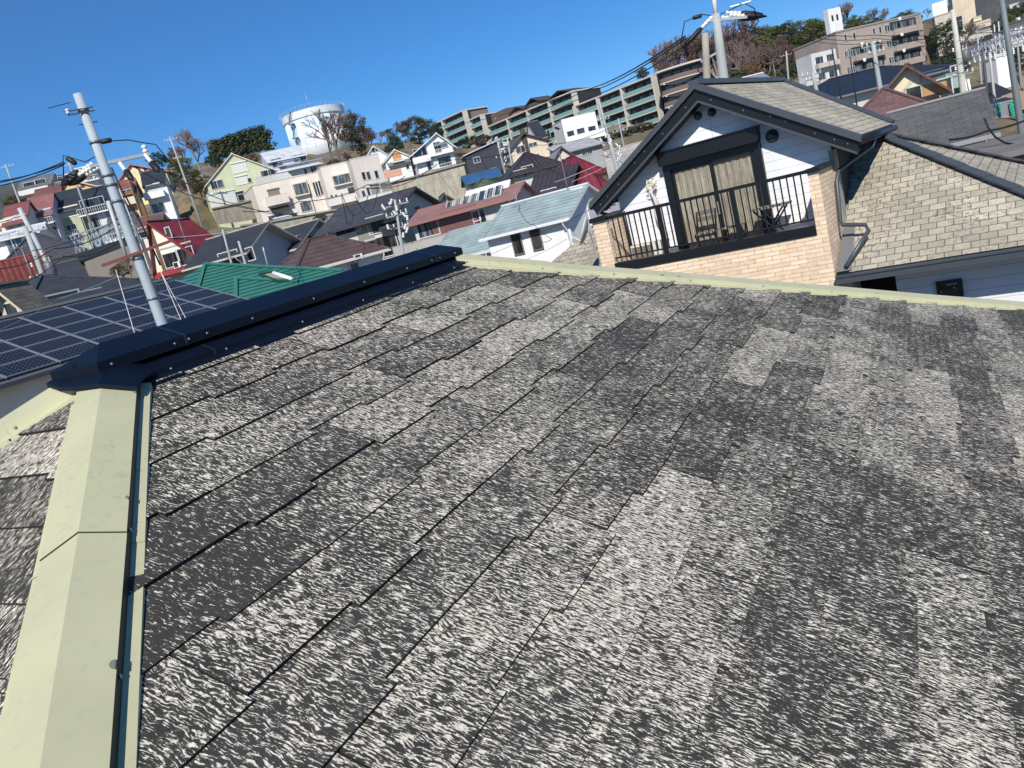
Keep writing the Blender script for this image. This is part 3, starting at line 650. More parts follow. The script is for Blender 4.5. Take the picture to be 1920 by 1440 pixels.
house('tall grey beige block with three slit windows at the right end of the cream house', (657, 305), (711, 297), 111, 72, 8.4, 8, 'flat', .4, (212, 200, 190), (190, 184, 176), 'plain', (224, 216, 206),
      feats=[('F', 'd', 682, 330, .45, 1.0), ('F', 'd', 691, 329, .45, 1.0), ('F', 'd', 706, 327, .45, 1.0), ('F', 's', 704, 358, 1.2, 1.7, (150, 148, 146)), ('F', 's', 724, 354, 1.2, 1.6, (156, 154, 150)), ('F', 'd', 682, 364, .4, .9), ('F', 'd', 691, 360, .35, 1.2), ('F', 'b', 708, 371, 5.5, .9, (224, 220, 214))])
house('white cottage with arched gable and orange shuttered window', (721, 302), (764, 285), 140, 76, 4.2, 6.5, 'gable_y', 1.5, (240, 240, 238), (120, 122, 126), 'slate', (236, 236, 236), oh=.4, rk=.35,
      feats=[('F', 's', 744, 294, 1.5, 1.1, (214, 150, 96)), ('F', 'r', 745, 302, 2.0, .5), ('F', 'h', 750, 304, 4.6, .6, (120, 124, 122)), ('F', 'd', 736, 319, 2.6, .4), ('F', 'p', 734, 325, 3.6, 1.3, (226, 160, 128)), ('F', 'd', 764, 313, .5, .6)])
house('white gable with twin attic windows behind the cottage with the orange shutter', (683, 299), (724, 284), 146, 76, 4.0, 7, 'gable_y', 1.9, (240, 240, 240), (112, 112, 114), 'slate', (238, 238, 238), oh=.5, rk=.35,
      feats=[('F', 'd', 700, 281, .5, .8), ('F', 'd', 706, 279, .5, .8)])
house('white villa with curved gable, long balcony and garage above the concrete wall', (776, 287), (845, 266), 138, 80, 6.2, 7.5, 'gable_y', 2.3, (240, 240, 242), (112, 114, 122), 'slate', (238, 238, 240), oh=.7, rk=.6, rf=.68,
      feats=[('F', 'd', 788, 287, 2.2, 1.5), ('F', 'd', 796, 284, .9, 1.7), ('F', 'w', 820, 276, 1.1, 1.7), ('F', 'b', 790, 300, 3.0, 1.0, (240, 240, 242)), ('F', 'r', 826, 285, 4.2, 1.0, (236, 236, 240)), ('F', 'd', 834, 303, 2.2, 1.6), ('F', 'd', 805, 309, .8, 1.6), ('F', 'r', 836, 310, 2.8, .7), ('F', 's', 814, 311, 1.0, 1.8), ('F', 'h', 825, 270, 2.2, .5, (120, 122, 130))])
house('dark navy box house with sloping white roof edge', (872, 290), (934, 269), 128, 84, 4.6, 6, 'shed_x', 1.0, (54, 60, 74), (120, 124, 130), 'plain', (196, 200, 206), oh=.4, rk=.35, wkind='lap',
      feats=[('F', 'w', 894, 300, 1.0, .8), ('F', 'w', 926, 321, 1.0, .9), ('F', 'e', 912, 316, .2, .2, )], sink=4)
house('dark roofed hip house behind the navy box house', (911, 282), (958, 262), 170, 84, 5, 8, 'hip', 2.4, (222, 216, 206), (44, 52, 62), 'slate', (58, 62, 70), oh=.9,
      feats=[('F', 'd', 931, 276, 1.6, 1.3), ('F', 'd', 941, 274, 1.2, 1.5), ('F', 's', 950, 274, 1.4, 1.4), ('F', 'b', 936, 285, 5, 1.0, (228, 222, 214))])
house('cream gabled house with a tall dark central band', (957, 278), (1024, 262), 140, 78, 5.6, 7, 'gable_y', 1.9, (232, 212, 184), (96, 92, 90), 'slate', (78, 72, 68), oh=.7, rk=.6, rf=.42,
      feats=[('F', 'p', 987, 277, 1.0, 6.4, (84, 68, 58)), ('F', 'w', 976, 280, 1.6, 1.1), ('F', 'w', 999, 271, 1.5, .6), ('F', 'w', 981, 303, 1.5, .9), ('F', 'w', 1003, 294, 1.6, .7), ('F', 'h', 997, 306, 6.5, .9, (84, 80, 76)), ('R', 'r', 1028, 280, 1.8, 1.0)])
house('white house with dark roof of solar panels behind the cream gable', (1008, 256), (1023, 249), 152, 78, 6, 7, 'gable_x', 3.2, (238, 234, 222), (46, 50, 60), 'courses', (150, 148, 146), oh=.5, rk=.25,
      feats=[('R', 'w', 1029, 251, 1.3, 1.2), ('R', 'h', 1041, 241, 1.4, .5), ('R', 's', 1040, 272, 1.6, .8, (225, 222, 210)), ('R', 'w', 1040, 284, 1.3, 1.0)])
house('bright white modern house with full width balconies', (1053, 229), (1117, 217), 150, 84, 7.4, 7, 'flat', .4, (244, 244, 242), (200, 200, 204), 'plain', (244, 244, 242),
      feats=[('F', 'd', 1070, 251, 1.3, 1.0), ('F', 'd', 1089, 246, 1.4, 1.0), ('F', 'd', 1110, 242, 1.4, 1.0), ('F', 'b', 1096, 257, 7.6, 1.3, (246, 246, 244)), ('F', 'd', 1085, 274, 1.4, 1.2), ('F', 'g', 1098, 270, 2.0, 1.0), ('F', 'p', 1100, 278, 7.0, .6, (176, 178, 180))])
house('grey shingle gable house with cream front between the white and red roofs', (1034, 306), (1080, 293), 104, 88, 4.5, 9, 'gable_y', 1.7, (214, 200, 182), (150, 150, 150), 'slate', (84, 84, 82), oh=.5, rk=.5, feats=[('F', 'd', 1056, 302, .5, .5), ('F', 'p', 1060, 309, 3.0, .4, (90, 98, 112))])
house('flat topped grey house beneath the white balconies', (1052, 287), (1128, 266), 118, 86, 4, 8, 'shed', 1.6, (160, 160, 160), (170, 170, 170), 'plain', (120, 120, 122), feats=[('F', 'w', 1100, 283, 1.6, 1.0)])
house('deep red hip roofed house below the white modern house', (1054, 333), (1126, 314), 80, 84, 4.6, 6.5, 'hip', 1.9, (228, 224, 214), (132, 34, 50), 'seam', (96, 36, 44), oh=.5, feats=[('F', 's', 1064, 336, .9, .9, (220, 216, 206)), ('F', 'w', 1110, 331, .9, .6)])
house('lower wing with deep red metal roof partly behind the gabled balcony house', (1083, 357), (1140, 341), 66, 84, 4.6, 5.5, 'hip', 1.6, (238, 238, 238), (132, 36, 52), 'seam', (150, 150, 152), oh=.35, feats=[('F', 'w', 1122, 362, .9, .7)])
house('plum brown seamed roof house with cream gable end', (1000, 363), (1064, 345), 66, 110, 4.6, 7.5, 'gable_x', 1.6, (226, 206, 180), (68, 58, 62), 'seam', (52, 46, 50), oh=.45, rk=.5, feats=[('F', 'w', 1030, 362, 1.2, .6), ('L', 'p', 975, 362, 2, .1, (180, 160, 140))])
house('brown black roof house in front of the poles, right of the navy box', (960, 322), (1042, 300), 88, 84, 4.2, 7, 'hip', 1.8, (206, 200, 190), (64, 54, 58), 'seam', (60, 54, 56), oh=.6, feats=[('F', 'w', 975, 326, 1.5, .8), ('F', 'd', 990, 320, 1.2, 1.0)])
house('low house with bright blue metal roof in front of the navy box', (876, 341), (934, 326), 100, 84, 3.2, 4, 'gable_x', .9, (206, 200, 194), (30, 84, 138), 'plain', (74, 84, 96), oh=.5, rk=.4, feats=[('F', 'w', 890, 345, .9, .5)])
house('small house with moss green roof below the blue roof', (882, 361), (944, 346), 86, 84, 3.4, 5, 'hip', 1.2, (210, 200, 186), (82, 98, 80), 'slate', (70, 80, 70), oh=.5, feats=[('F', 'd', 900, 364, 1.2, .7)])
house('house with olive gable roof and orange wall left of the glass roof lights', (812, 396), (866, 384), 74, 84, 4.0, 6, 'gable_y', 1.3, (226, 180, 140), (92, 106, 90), 'slate', (64, 72, 66), oh=.5, rk=.6, feats=[('F', 'd', 830, 394, 1.6, .5), ('F', 'p', 822, 385, 1.8, .8, (232, 228, 214))])
LAST = house('long terrace house with pink brown roof edge and brown shutters', (772, 416), (962, 366), 58, 108, 5, 5.5, 'gable_x', .75, (214, 208, 198), (148, 104, 98), 'plain', (150, 104, 98), oh=.6, rk=.4,
      feats=[('F', 's', 864, 417, 2.6, 1.6, (126, 84, 78)), ('F', 's', 821, 424, .9, 1.1, (130, 88, 82)), ('F', 'g', 803, 429, 1.6, 1.0), ('F', 'b', 850, 447, 8.8, .9, (176, 172, 164)), ('F', 'd', 893, 405, .5, .6), ('F', 'w', 901, 414, .9, 1.5)])
HLB = house('white house with pale aqua metal roof, white chimney and two tall windows', (911, 440), (1063, 404), 47, 122, 5.6, 6.5, 'gable_x', 1.4, (240, 240, 240), (156, 176, 174), 'courses', (226, 226, 228), oh=.4, rk=.3, fm=paint((120, 108, 98)),
      feats=[('F', 'd', 970.5, 457, .55, 1.15), ('F', 'd', 1006, 448, .55, 1.15)])
rt_, rf_, rW_ = LAST
for i in range(7):
    px0, px1 = 838 + 15.2 * i, 838 + 15.2 * i + 13.4; yt = lambda x: 384 - (x - 838) * .335
    q0, q1 = rf_.front(px0, yt(px0) + 9, 1.6), rf_.front(px1, yt(px1) + 9, 1.6); mb = MB(); mb.hexa([(q0.x, .9, q0.z - .35), (q1.x, .9, q0.z - .35), (q1.x, 2.1, q0.z + .35), (q0.x, 2.1, q0.z + .35), (q0.x, .8, q0.z - .2), (q1.x, .8, q0.z - .2), (q1.x, 2.0, q0.z + .5), (q0.x, 2.0, q0.z + .5)]); o = part(mb, 'skylight', FRAME, rt_)
    mb = MB(); t = .08; mb.poly([(q0.x + t, .85, q0.z - .145), (q1.x - t, .85, q0.z - .145), (q1.x - t, 1.95, q0.z + .495), (q0.x + t, 1.95, q0.z + .495)]); part(mb, 'pane', GLASS2, o)
q0, q1 = rf_.front(870, 375, 2.3), rf_.front(952, 345, 2.3); mb = MB(); mb.hexa([(q0.x, 2.1, q0.z - .3), (q1.x, 2.1, q0.z - .3), (q1.x, 3.4, q0.z + .4), (q0.x, 3.4, q0.z + .4), (q0.x, 2.1, q0.z - .1), (q1.x, 2.1, q0.z - .1), (q1.x, 3.4, q0.z + .6), (q0.x, 3.4, q0.z + .6)]); part(mb, 'white_roof_panel', WHITE, rt_)
house('low aqua roofed annex between the navy ridge and the white house', (800, 492), (922, 482), 53, 122, 4.4, 3.6, 'shed', 1.5, (236, 236, 236), (156, 176, 176), 'courses', (210, 214, 214), oh=.3, rk=.2, feats=[('F', 'w', 860, 500, 1, .6)])
house('white flat topped wing with grey coping behind the satellite dish', (1086, 376), (1128, 352), 54, 120, 6.5, 5, 'flat', .25, (240, 240, 240), (190, 190, 192), 'plain', (172, 174, 178), feats=[('F', 'p', 1105, 378, 2.4, .08, (200, 202, 206)), ('R', 'w', 1140, 360, .8, .8)])
# ---- far left, in front of the row
house('white house with grey rooftop and two small dark windows at the left border', (-40, 458), (70, 437), 90, 75, 7, 7, 'gable_x', 1.0, (238, 238, 236), (200, 202, 204), 'plain', (216, 216, 214), oh=.4, feats=[('F', 'g', 23, 463, .75, 1.3), ('F', 'g', 35, 460, .75, 1.3), ('F', 'e', 7, 450, .25, .25)])
house('white house with charcoal hip roof behind the paired poles', (6, 493), (150, 474), 66, 62, 4.5, 7, 'hip', 1.9, (236, 232, 226), (70, 70, 80), 'slate', (84, 84, 88), oh=.5, feats=[('F', 'd', 25, 512, 1.3, .9), ('F', 'd', 6, 520, .9, .8), ('F', 's', 60, 505, 1.4, 1.2)])
house('house with rust red tiled roof crossed by the paired poles', (-10, 540), (96, 520), 52, 60, 4.4, 6, 'gable_x', 1.6, (206, 204, 198), (140, 56, 44), 'tile', (150, 80, 70), oh=.5, feats=[('F', 's', 32, 556, 2.2, 1.1, (206, 190, 160)), ('F', 's', 50, 550, 1.0, 1.0, (212, 150, 90))])
house('charcoal hip roofed house directly behind the solar roof', (50, 570), (262, 533), 38, 30, 4.2, 6, 'hip', 1.2, (176, 180, 176), (56, 60, 70), 'slate', (200, 196, 184), oh=.6, feats=[('F', 'd', 118, 566, 1.6, .7), ('F', 'w', 176, 555, .8, .5), ('F', 'd', 160, 560, .5, .5)])
house('dark blue black roof with grey gable behind the solar roof', (110, 545), (190, 520), 56, 66, 4.2, 6.5, 'gable_x', 1.8, (206, 200, 190), (52, 58, 70), 'slate', (100, 92, 86), oh=.5, rk=.8)
house('beige gabled porch house at the left edge beside the solar roof', (-10, 588), (56, 590), 36, 95, 3.4, 1.0, 'gable_y', 1.0, (196, 184, 160), (120, 112, 96), 'slate', (204, 190, 160), oh=.4, rk=.5, feats=[('F', 'd', 14, 606, 1.2, 1.4), ('F', 'p', 12, 594, .2, 2.5, (206, 192, 164))])

# ---- green ribbed roof (custom hips) and the solar roof -----------------------------------------------------------
def tri_house(label, planes, body, rm, tm, base_z, wcol, extra=None):
    c = sum((p for pl in planes for p in pl), Vector()) / sum(len(pl) for pl in planes)
    O = Vector((c.x, c.y, base_z)); root = thing('house', label, 'house', O)
    mb = MB()
    for pl in planes: mb.slab([p - O for p in pl], .12, 0, 1)
    part(mb, 'roof', [rm, tm], root)
    mb = MB(); q = [p - O for p in body]; n = len(q)
    for i in range(n):
        a, b_ = q[i], q[(i + 1) % n]; mb.poly([Vector((a.x, a.y, -1)), Vector((b_.x, b_.y, -1)), b_, a])
    part(mb, 'wall', wall(wcol), root)
    for p in body: TP.append((p.x, p.y, base_z))
    return root, O
GN = brg(165) * math.sin(math.radians(25)) + Z * math.cos(math.radians(25)); GP = at(490, 540, 34)
g1, g2, g3, g4 = [hitplane(x, y, GP, GN) for x, y in ((385, 496), (642, 508), (690, 560), (352, 612))]
GL = at(330, 529, 38); gb = GL + (g4 - g1) * .45
far = g1 + brg(-15) * 3 - Z * 1.4; far2 = g2 + brg(-15) * 5 - Z * 2.2
gh, GO = tri_house('house with green ribbed metal roof and small roof opening behind the navy ridge',
    [[g1, g4, g3, g2], [g1, GL, gb, g4], [g1, g2, far2, far], [g1, far, GL]], [gb, g4, g3, far2, far, GL], roofm((44, 118, 102), 'ribs'), paint((46, 128, 110), .5), .5, (214, 208, 196))
mb = MB()
for a, b_ in ((g1, g4), (g1, g2), (hitplane(443, 523, GP, GN), hitplane(443, 580, GP, GN)), (hitplane(443, 523, GP, GN), hitplane(560, 528, GP, GN))): mb.beam(a - GO + GN * .06, b_ - GO + GN * .05, .15, .06, 0, GN)
part(mb, 'hip_cap', paint((52, 116, 104), .5), gh)
ow = [hitplane(x, y, GP, GN) + GN * .03 - GO for x, y in ((487, 516), (514, 511), (555, 527), (520, 529))]
mb = MB(); mb.poly(ow); o = part(mb, 'roof_opening', wall((150, 136, 106)), gh)
mb = MB(); mb.tube([hitplane(514, 515, GP, GN) + GN * .08 - GO, hitplane(550, 527, GP, GN) + GN * .08 - GO], .09, 8); part(mb, 'white_pipe', WHITE, o)
mb = MB()
for i in range(4): mb.beam(ow[i], ow[(i + 1) % 4], .12, .12, 0, GN)
part(mb, 'rim', paint((22, 70, 60), .5), o)

SA, SPI, SK = math.radians(33), math.radians(20.6), 9.7
SE = brg(33); SDN = brg(123) * math.cos(SPI) - Z * math.sin(SPI); SN = SE.cross(SDN); SN = SN if SN.z > 0 else -SN
SP = EYE - SN * SK
def sol(px, py): v = hitplane(px, py, SP, SN) - SP; return v.dot(SE), v.dot(SDN)
def solP(e, s, l=0.): return SP + SE * e + SDN * s + SN * l
e0 = sol(160, 645.8)[0]; e1 = sol(450, 561)[0]; sb = sol(60, 703)[1]; st_ = sol(0, 603)[1]
O = solP(e0, sb); O = Vector((O.x, O.y, .4))
sh = thing('house', 'house covered in rows of dark solar panels left of the navy ridge', 'house', O)
eL, eR, rdg = e0 - 11.2, e1 + .12, st_ - .25
far_n = brg(-57) * math.cos(SPI) - Z * math.sin(SPI)
def panelm():
    b = NB('solar_cells'); uv = b.uv(); bc, bf = b.brick(uv, .158, .158, .006, 0, (1, 1, 1), (.9, .9, .9), (.5, .5, .5))
    x = b.n('ShaderNodeTexVoronoi', feature='F1'); b.l(b.mapv(uv, (1 / .158, 1 / .158, 1)), x.inputs['Vector']); x.inputs['Scale'].default_value = 1; x.inputs['Randomness'].default_value = 0
    d = b.ramp(x.outputs['Distance'], .55, .62, 0, 1)
    c = b.mix(b.math('MULTIPLY', bf, .4), (.005, .0065, .014), (.09, .10, .12)); c = b.mix(d, c, (.15, .16, .18)); b.base(c); b.rough(.35); b.p.inputs['Specular IOR Level'].default_value = .2; return b.m
PANEL = panelm(); AL_ = paint((138, 145, 152), .4, .3, 'aluminium'); sE1 = sol(160, 645.8)[1]; rows = [sE1 + .975 * k for k in range(-12, 6)]; rows = [q for q in rows if q > rdg + .15 and q < sb + .45]; eave_s = rows[-1] + .05
mb = MB(); t = [solP(eL, rdg), solP(eL, eave_s), solP(eR, eave_s), solP(eR, rdg)]
mb.slab([p - O for p in t], .14, 0, 1); r0, r1 = t[0] - O, t[3] - O; mb.slab([r0, r1, r1 + far_n * 4.5, r0 + far_n * 4.5], .14, 0, 1)
mb.beam(r0 + Z * .04, r1 + Z * .04, .3, .1, 1)
part(mb, 'roof', [roofm((70, 72, 78), 'slate'), paint((128, 132, 134), .4)], sh)
mb = MB(); k1 = [solP(eL + .5, sb - .45), solP(eR - .4, sb - .45)]; k2 = [p + brg(-57) * ((sb - rdg) * math.cos(SPI) * 2 - 1) for p in k1]
q = [p - O for p in (k1[0], k1[1], k2[1], k2[0])]
for i in range(4):
    a, b_ = q[i], q[(i + 1) % 4]; mb.poly([Vector((a.x, a.y, -1.5)), Vector((b_.x, b_.y, -1.5)), Vector((b_.x, b_.y, q[0].z - .12)), Vector((a.x, a.y, q[0].z - .12))])
part(mb, 'wall', wall((236, 220, 196)), sh)
for i in (1, 3):
    g_ = MB(); a, b_ = q[i], q[(i + 1) % 4]; z0 = q[0].z - .12; pk = (r1 if i == 1 else r0) - SE * (.4 if i == 1 else -.5)
    g_.poly([Vector((a.x, a.y, z0)), Vector((b_.x, b_.y, z0)), pk - Z * .15]); part(g_, 'gable', wall((236, 220, 196)), sh)
mb = MB(); g0, gE = solP(eL, eave_s + .06, -.1) - O, solP(eR, eave_s + .06, -.1) - O
mb.beam(g0, gE, .13, .13); part(mb, 'gutter', paint((64, 68, 78), .4), sh)
for p in k1 + k2: TP.append((p.x, p.y, .4))
ne = int((eR - eL) / 1.66)
for j, s0_ in enumerate(rows[:-1]):
    for i in range(ne):
        a0 = e1 - 1.66 * (i + 1) + .02; mb = MB(); a1 = a0 + 1.62; s1_ = s0_ + .945
        lo = [solP(a0, s1_, .05) - O, solP(a1, s1_, .05) - O, solP(a1, s0_, .05) - O, solP(a0, s0_, .05) - O]; hi = [p + SN * .04 for p in lo]
        if i == 0 and j == 0: ref = lo[0]
        mb.hexa(lo + hi, 1); pn = MB(); ii = [solP(a0 + .04, s1_ - .04, .092) - O, solP(a1 - .04, s1_ - .04, .092) - O, solP(a1 - .04, s0_ + .04, .092) - O, solP(a0 + .04, s0_ + .04, .092) - O]
        mb.poly(ii, 0); part(mb, 'solar_panel', [PANEL, AL_], sh)
mb = MB()
for i in range(ne + 1):
    a0 = e1 - 1.66 * i; mb.beam(solP(a0, rows[0], .085) - O, solP(a0, rows[-1] + .05, .085) - O, .036, .03, 0, SN)
part(mb, 'mounting_rail', AL_, sh)

# ---- gabled balcony house -----------------------------------------------------------------------------------------
BO = at(1343, 500, 15.2); BO = Vector((BO.x, BO.y, 8)); BF = HF(BO, 126.7)
bh = thing('house', 'white gabled house with black trim, brick balcony and beige tiled roofs', 'house', Vector((BO.x, BO.y, 0)), BF.rz)
def bp(x, y, z): return Vector((x, y, z + 8))            # local point; z counted from eye level
class BM(MB):
    def bx(s, x0, x1, y0, y1, z0, z1, mi=0): s.box(x0, x1, y0, y1, z0 + 8, z1 + 8, mi)
BRICKM = None
def brickm():
    b = NB('brick_tiles'); uv = b.uv(); bc, bf = b.brick(uv, .30, .0765, .006, .5, (.77, .60, .42), (.58, .42, .29), (.34, .25, .18))
    n = b.noise(b.gen(), 9, 3); c = b.mix(b.ramp(n, .35, .7, 0, .5), bc, (.78, .64, .46)); b.base(c); b.rough(.75); b.bump(b.math('SUBTRACT', 1, bf), .5, .01); return b.m
BRICKM = brickm(); SIDE = wall((240, 241, 243), 'siding'); BTRIM = paint((17, 20, 24), .42, name='black_trim'); GTRIM = paint((72, 76, 82), .45, name='grey_trim')
BEIGE = roofm((184, 175, 155), 'beige'); yW, yB = 1.15, .70
yR = BF.side(1467, 155, 0).y; yE2 = BF.side(1672, 226, 2.62).y
mb = BM()       # main body
mb.bx(-2.24, 2.08, yW, yE2 - .4, -7.9, -.36); part(mb, 'wall', SIDE, bh)
def gz(x): return 1.30 - abs(x) * .626
mb = BM(); mb.poly([bp(-2.24, yW, -.36), bp(2.08, yW, -.36), bp(2.08, yW, gz(2.08) - .06), bp(0, yW, gz(0) - .06), bp(-2.24, yW, gz(2.24) - .06)]); part(mb, 'gable', SIDE, bh)
# gable roof
mb = BM(); eR_ = 2.62
mb.slab([bp(0, yB + .02, 1.38), bp(eR_, yB + .02, 1.38 - eR_ * .626), bp(eR_, yE2, 1.38 - eR_ * .626), bp(0, yR, 1.38)], .1, 0, 1)
mb.slab([bp(0, yB + .02, 1.38), bp(-eR_, yB + .02, 1.38 - eR_ * .626), bp(-eR_, yE2, 1.38 - eR_ * .626), bp(0, yR, 1.38)], .1, 0, 1)
mb.slab([bp(0, yR, 1.38), bp(eR_, yE2, 1.38 - eR_ * .626), bp(-eR_, yE2, 1.38 - eR_ * .626)], .1, 0, 1)
part(mb, 'roof', [BEIGE, BTRIM], bh)
mb = BM(); mb.beam(bp(0, yB - .04, 1.41), bp(0, yR, 1.41), .2, .09, 0)
for sx in (1, -1): mb.beam(bp(0, yR, 1.41), bp(sx * eR_, yE2, 1.41 - eR_ * .626), .16, .06, 0)
part(mb, 'ridge_cap', GTRIM, bh)
# barge boards: grey top flashing, black board, soffit strip
for sx in (1, -1):
    mb = BM(); a = lambda x, dz, y: bp(sx * x, y, 1.38 - x * .626 + dz)
    def strip(x0, x1, d0, d1, y0, y1, mi):
        P = [a(x0, d0, y0), a(x1, d0, y0), a(x1, d0, y1), a(x0, d0, y1), a(x0, d1, y0), a(x1, d1, y0), a(x1, d1, y1), a(x0, d1, y1)]
        mb.hexa(P if sx > 0 else [P[1], P[0], P[3], P[2], P[5], P[4], P[7], P[6]], mi)
    strip(0, 2.68, -.085, .035, yB - .06, yB + .12, 1); strip(0, 2.6, -.29, -.085, yB, yB + .05, 0); strip(0, 2.58, -.335, -.29, yB + .0, yB + .03, 1)
    strip(0, 2.55, -.30, -.27, yB + .05, yW, 0)
    o = part(mb, 'barge_board', [BTRIM, GTRIM], bh)
    for x in (.25, .8, 1.25, 1.5, 1.95, 2.25, 2.45):
        m2 = BM(); m2.lathe(a(x, -.15 - .05 * (int(x * 7) % 2), yB), (0, -1, 0), [(0, .011), (.004, .009)], 8); part(m2, 'screw', paint((190, 195, 200), .3, .6), o)
# round vents
def vent(px, py, r):
    q = BF.front(px, py, yW); mb = BM(); c = Vector((q.x, yW, q.z + 8)); R = [(0, r * 1.18), (.02, r * 1.18), (.03, r), (.06, r * .92), (.10, r * .7), (.125, r * .38), (.13, .01)]
    mb.lathe(c, (0, -1, 0), R, 20); o = part(mb, 'vent_hood', paint((84, 88, 92), .35, .5), bh)
    mb = BM(); mb.box(c.x - r * .6, c.x + r * .6, yW - .118, yW - .06, c.z - r * .55, c.z - r * .28); part(mb, 'slot', BLACK, o)
vent(1309, 217, .072); vent(1335, 210, .072); vent(1448, 255, .105)
# shutter box, door frame, panes
mb = BM(); mb.bx(-1.13, .90, yW - .2, yW - .002, .115, .335); mb.bx(-1.15, .92, yW - .23, yW - .002, .335, .36); mb.bx(-1.12, .89, yW - .23, yW - .17, .08, .13)
part(mb, 'shutter_box', BTRIM, bh)
dz0, dz1 = -1.90, .115
d = bpy.data.objects.new('balcony_door', None); COL.objects.link(d); d.parent = bh
mb = BM(); mb.bx(-1.10, -.96, yW - .09, yW, dz0, dz1); mb.bx(.75, .88, yW - .09, yW, dz0, dz1); mb.bx(-.96, .75, yW - .09, yW, dz1 - .16, dz1); mb.bx(-.96, .75, yW - .09, yW, dz0, dz0 + .08)
part(mb, 'frame', BTRIM, d)
for x0, x1, yy in ((-.96, -.08, .045), (-.14, .75, .075)):
    mb = BM(); t = .055
    for bx_ in ((x0, x0 + t, dz0 + .08, dz1 - .16), (x1 - t * 1.4, x1, dz0 + .08, dz1 - .16)): mb.bx(bx_[0], bx_[1], yW - yy, yW - yy + .03, bx_[2], bx_[3])
    mb.bx(x0, x1, yW - yy, yW - yy + .03, dz1 - .22, dz1 - .16); mb.bx(x0, x1, yW - yy, yW - yy + .03, dz0 + .08, dz0 + .2)
    s_ = part(mb, 'sash', BTRIM, d)
def paneglass():
    b = NB('door_glass'); tr = b.n('ShaderNodeBsdfTransparent'); tr.inputs[0].default_value = (.80, .81, .80, 1); gl = b.n('ShaderNodeBsdfGlossy'); gl.inputs['Roughness'].default_value = .03; gl.inputs[0].default_value = (1, 1, 1, 1)
    mx = b.n('ShaderNodeMixShader'); mx.inputs[0].default_value = .07; b.l(tr.outputs[0], mx.inputs[1]); b.l(gl.outputs[0], mx.inputs[2]); b.l(mx.outputs[0], b.o.inputs[0]); return b.m
PG = paneglass()
for x0, x1, yy in ((-.905, -.15, .03), (-.085, .68, .06)):
    mb = BM(); mb.poly([bp(x0, yW - yy, dz0 + .2), bp(x1, yW - yy, dz0 + .2), bp(x1, yW - yy, dz1 - .22), bp(x0, yW - yy, dz1 - .22)]); part(mb, 'pane', PG, d)
mb = BM(); mb.bx(-.96, .75, yW - .004, yW - .0025, dz0 + .08, dz1 - .16); part(mb, 'room_shade', paint((26, 26, 26), .9), d)  # dark sheet: the unlit room's shade put into its colour
mb = BM(); mb.bx(-.13, -.10, yW - .12, yW - .09, -1.1, -.85); part(mb, 'handle', paint((170, 172, 170), .3, .5), d)
def curtainm():
    b = NB('curtain_cloth'); uv = b.uv(); g = b.gen(); c = b.mix(b.ramp(b.noise(b.mapv(uv, (3.5, .9, 1)), 1, 5, .7), .42, .62), (.30, .26, .20), (.60, .53, .42))
    c = b.mix(b.ramp(b.noise(g, 9, 5, .75), .54, .66, 0, .5), c, (.22, .19, .12)); b.base(c); b.rough(.9); return b.m
CUR = curtainm()
def curtain(x0, x1, label):
    mb = BM(); n = 60; P = []
    for i in range(n + 1):
        t = i / n; x = x0 + (x1 - x0) * t; P.append((x, yW - .016 + .009 * math.sin(t * 34) + .004 * math.sin(t * 91 + 1)))
    for i in range(n): mb.poly([bp(P[i][0], P[i][1], dz0 + .12), bp(P[i + 1][0], P[i + 1][1], dz0 + .12), bp(P[i + 1][0], P[i + 1][1], dz1 - .17), bp(P[i][0], P[i][1], dz1 - .17)], 0, (.5,) * 3 + (1,), True)
    o = mb.build('curtain', CUR); o.location = bh.location; o.rotation_euler = bh.rotation_euler; tag(o, label, 'curtain', 'curtains of the balcony door')
curtain(-.90, -.12, 'stained beige curtain behind the left pane of the balcony door'); curtain(-.08, .70, 'stained beige curtain behind the right pane of the balcony door')
# brick balcony
xl0, xr1 = -2.36, 2.06
mb = BM(); ybk = 1.148; zc = -.66
mb.bx(xl0, xr1, 0, .16, -5.2, -1.70); mb.bx(xl0, xl0 + .30, 0, .14, -1.70, zc); mb.bx(xr1 - .18, xr1, 0, .14, -1.70, zc)
mb.bx(xl0, xl0 + .14, .14, ybk, -1.70, zc); mb.bx(xr1 - .14, xr1, .14, ybk, -1.70, zc)
mb.bx(xl0, xl0 + .14, .16, ybk, -2.6, -1.70); mb.bx(xr1 - .14, xr1, .16, ybk, -2.6, -1.70); mb.bx(xl0 + .14, xr1 - .14, .16, ybk, -2.4, -1.92)
part(mb, 'brick_balcony', BRICKM, bh)
mb = BM(); mb.bx(xl0 - .04, xl0 + .32, -.05, .17, zc, zc + .09); mb.bx(xl0 - .04, xl0 + .17, .17, ybk + .0, zc, zc + .09)
mb.bx(xr1 - .2, xr1 + .04, -.05, .17, zc, zc + .07); mb.bx(xr1 - .17, xr1 + .04, .17, ybk, zc, zc + .07)
mb.bx(xl0 + .30, xr1 - .18, -.03, .17, -1.72, -1.55); part(mb, 'coping', BTRIM, bh)
rl_ = bpy.data.objects.new('railing', None); COL.objects.link(rl_); rl_.parent = bh
mb = BM(); mb.bx(xl0 + .28, xr1 - .16, .03, .09, -.66, -.60); part(mb, 'handrail', BTRIM, rl_)
mb = BM(); mb.bx(xl0 + .31, xr1 - .19, .04, .08, -1.47, -1.44); part(mb, 'bottom_rail', BTRIM, rl_)
for x in (-.94, .53):
    mb = BM(); mb.bx(x - .045, x + .045, .035, .085, -1.55, -.66); part(mb, 'post', BTRIM, rl_)
nb = 33
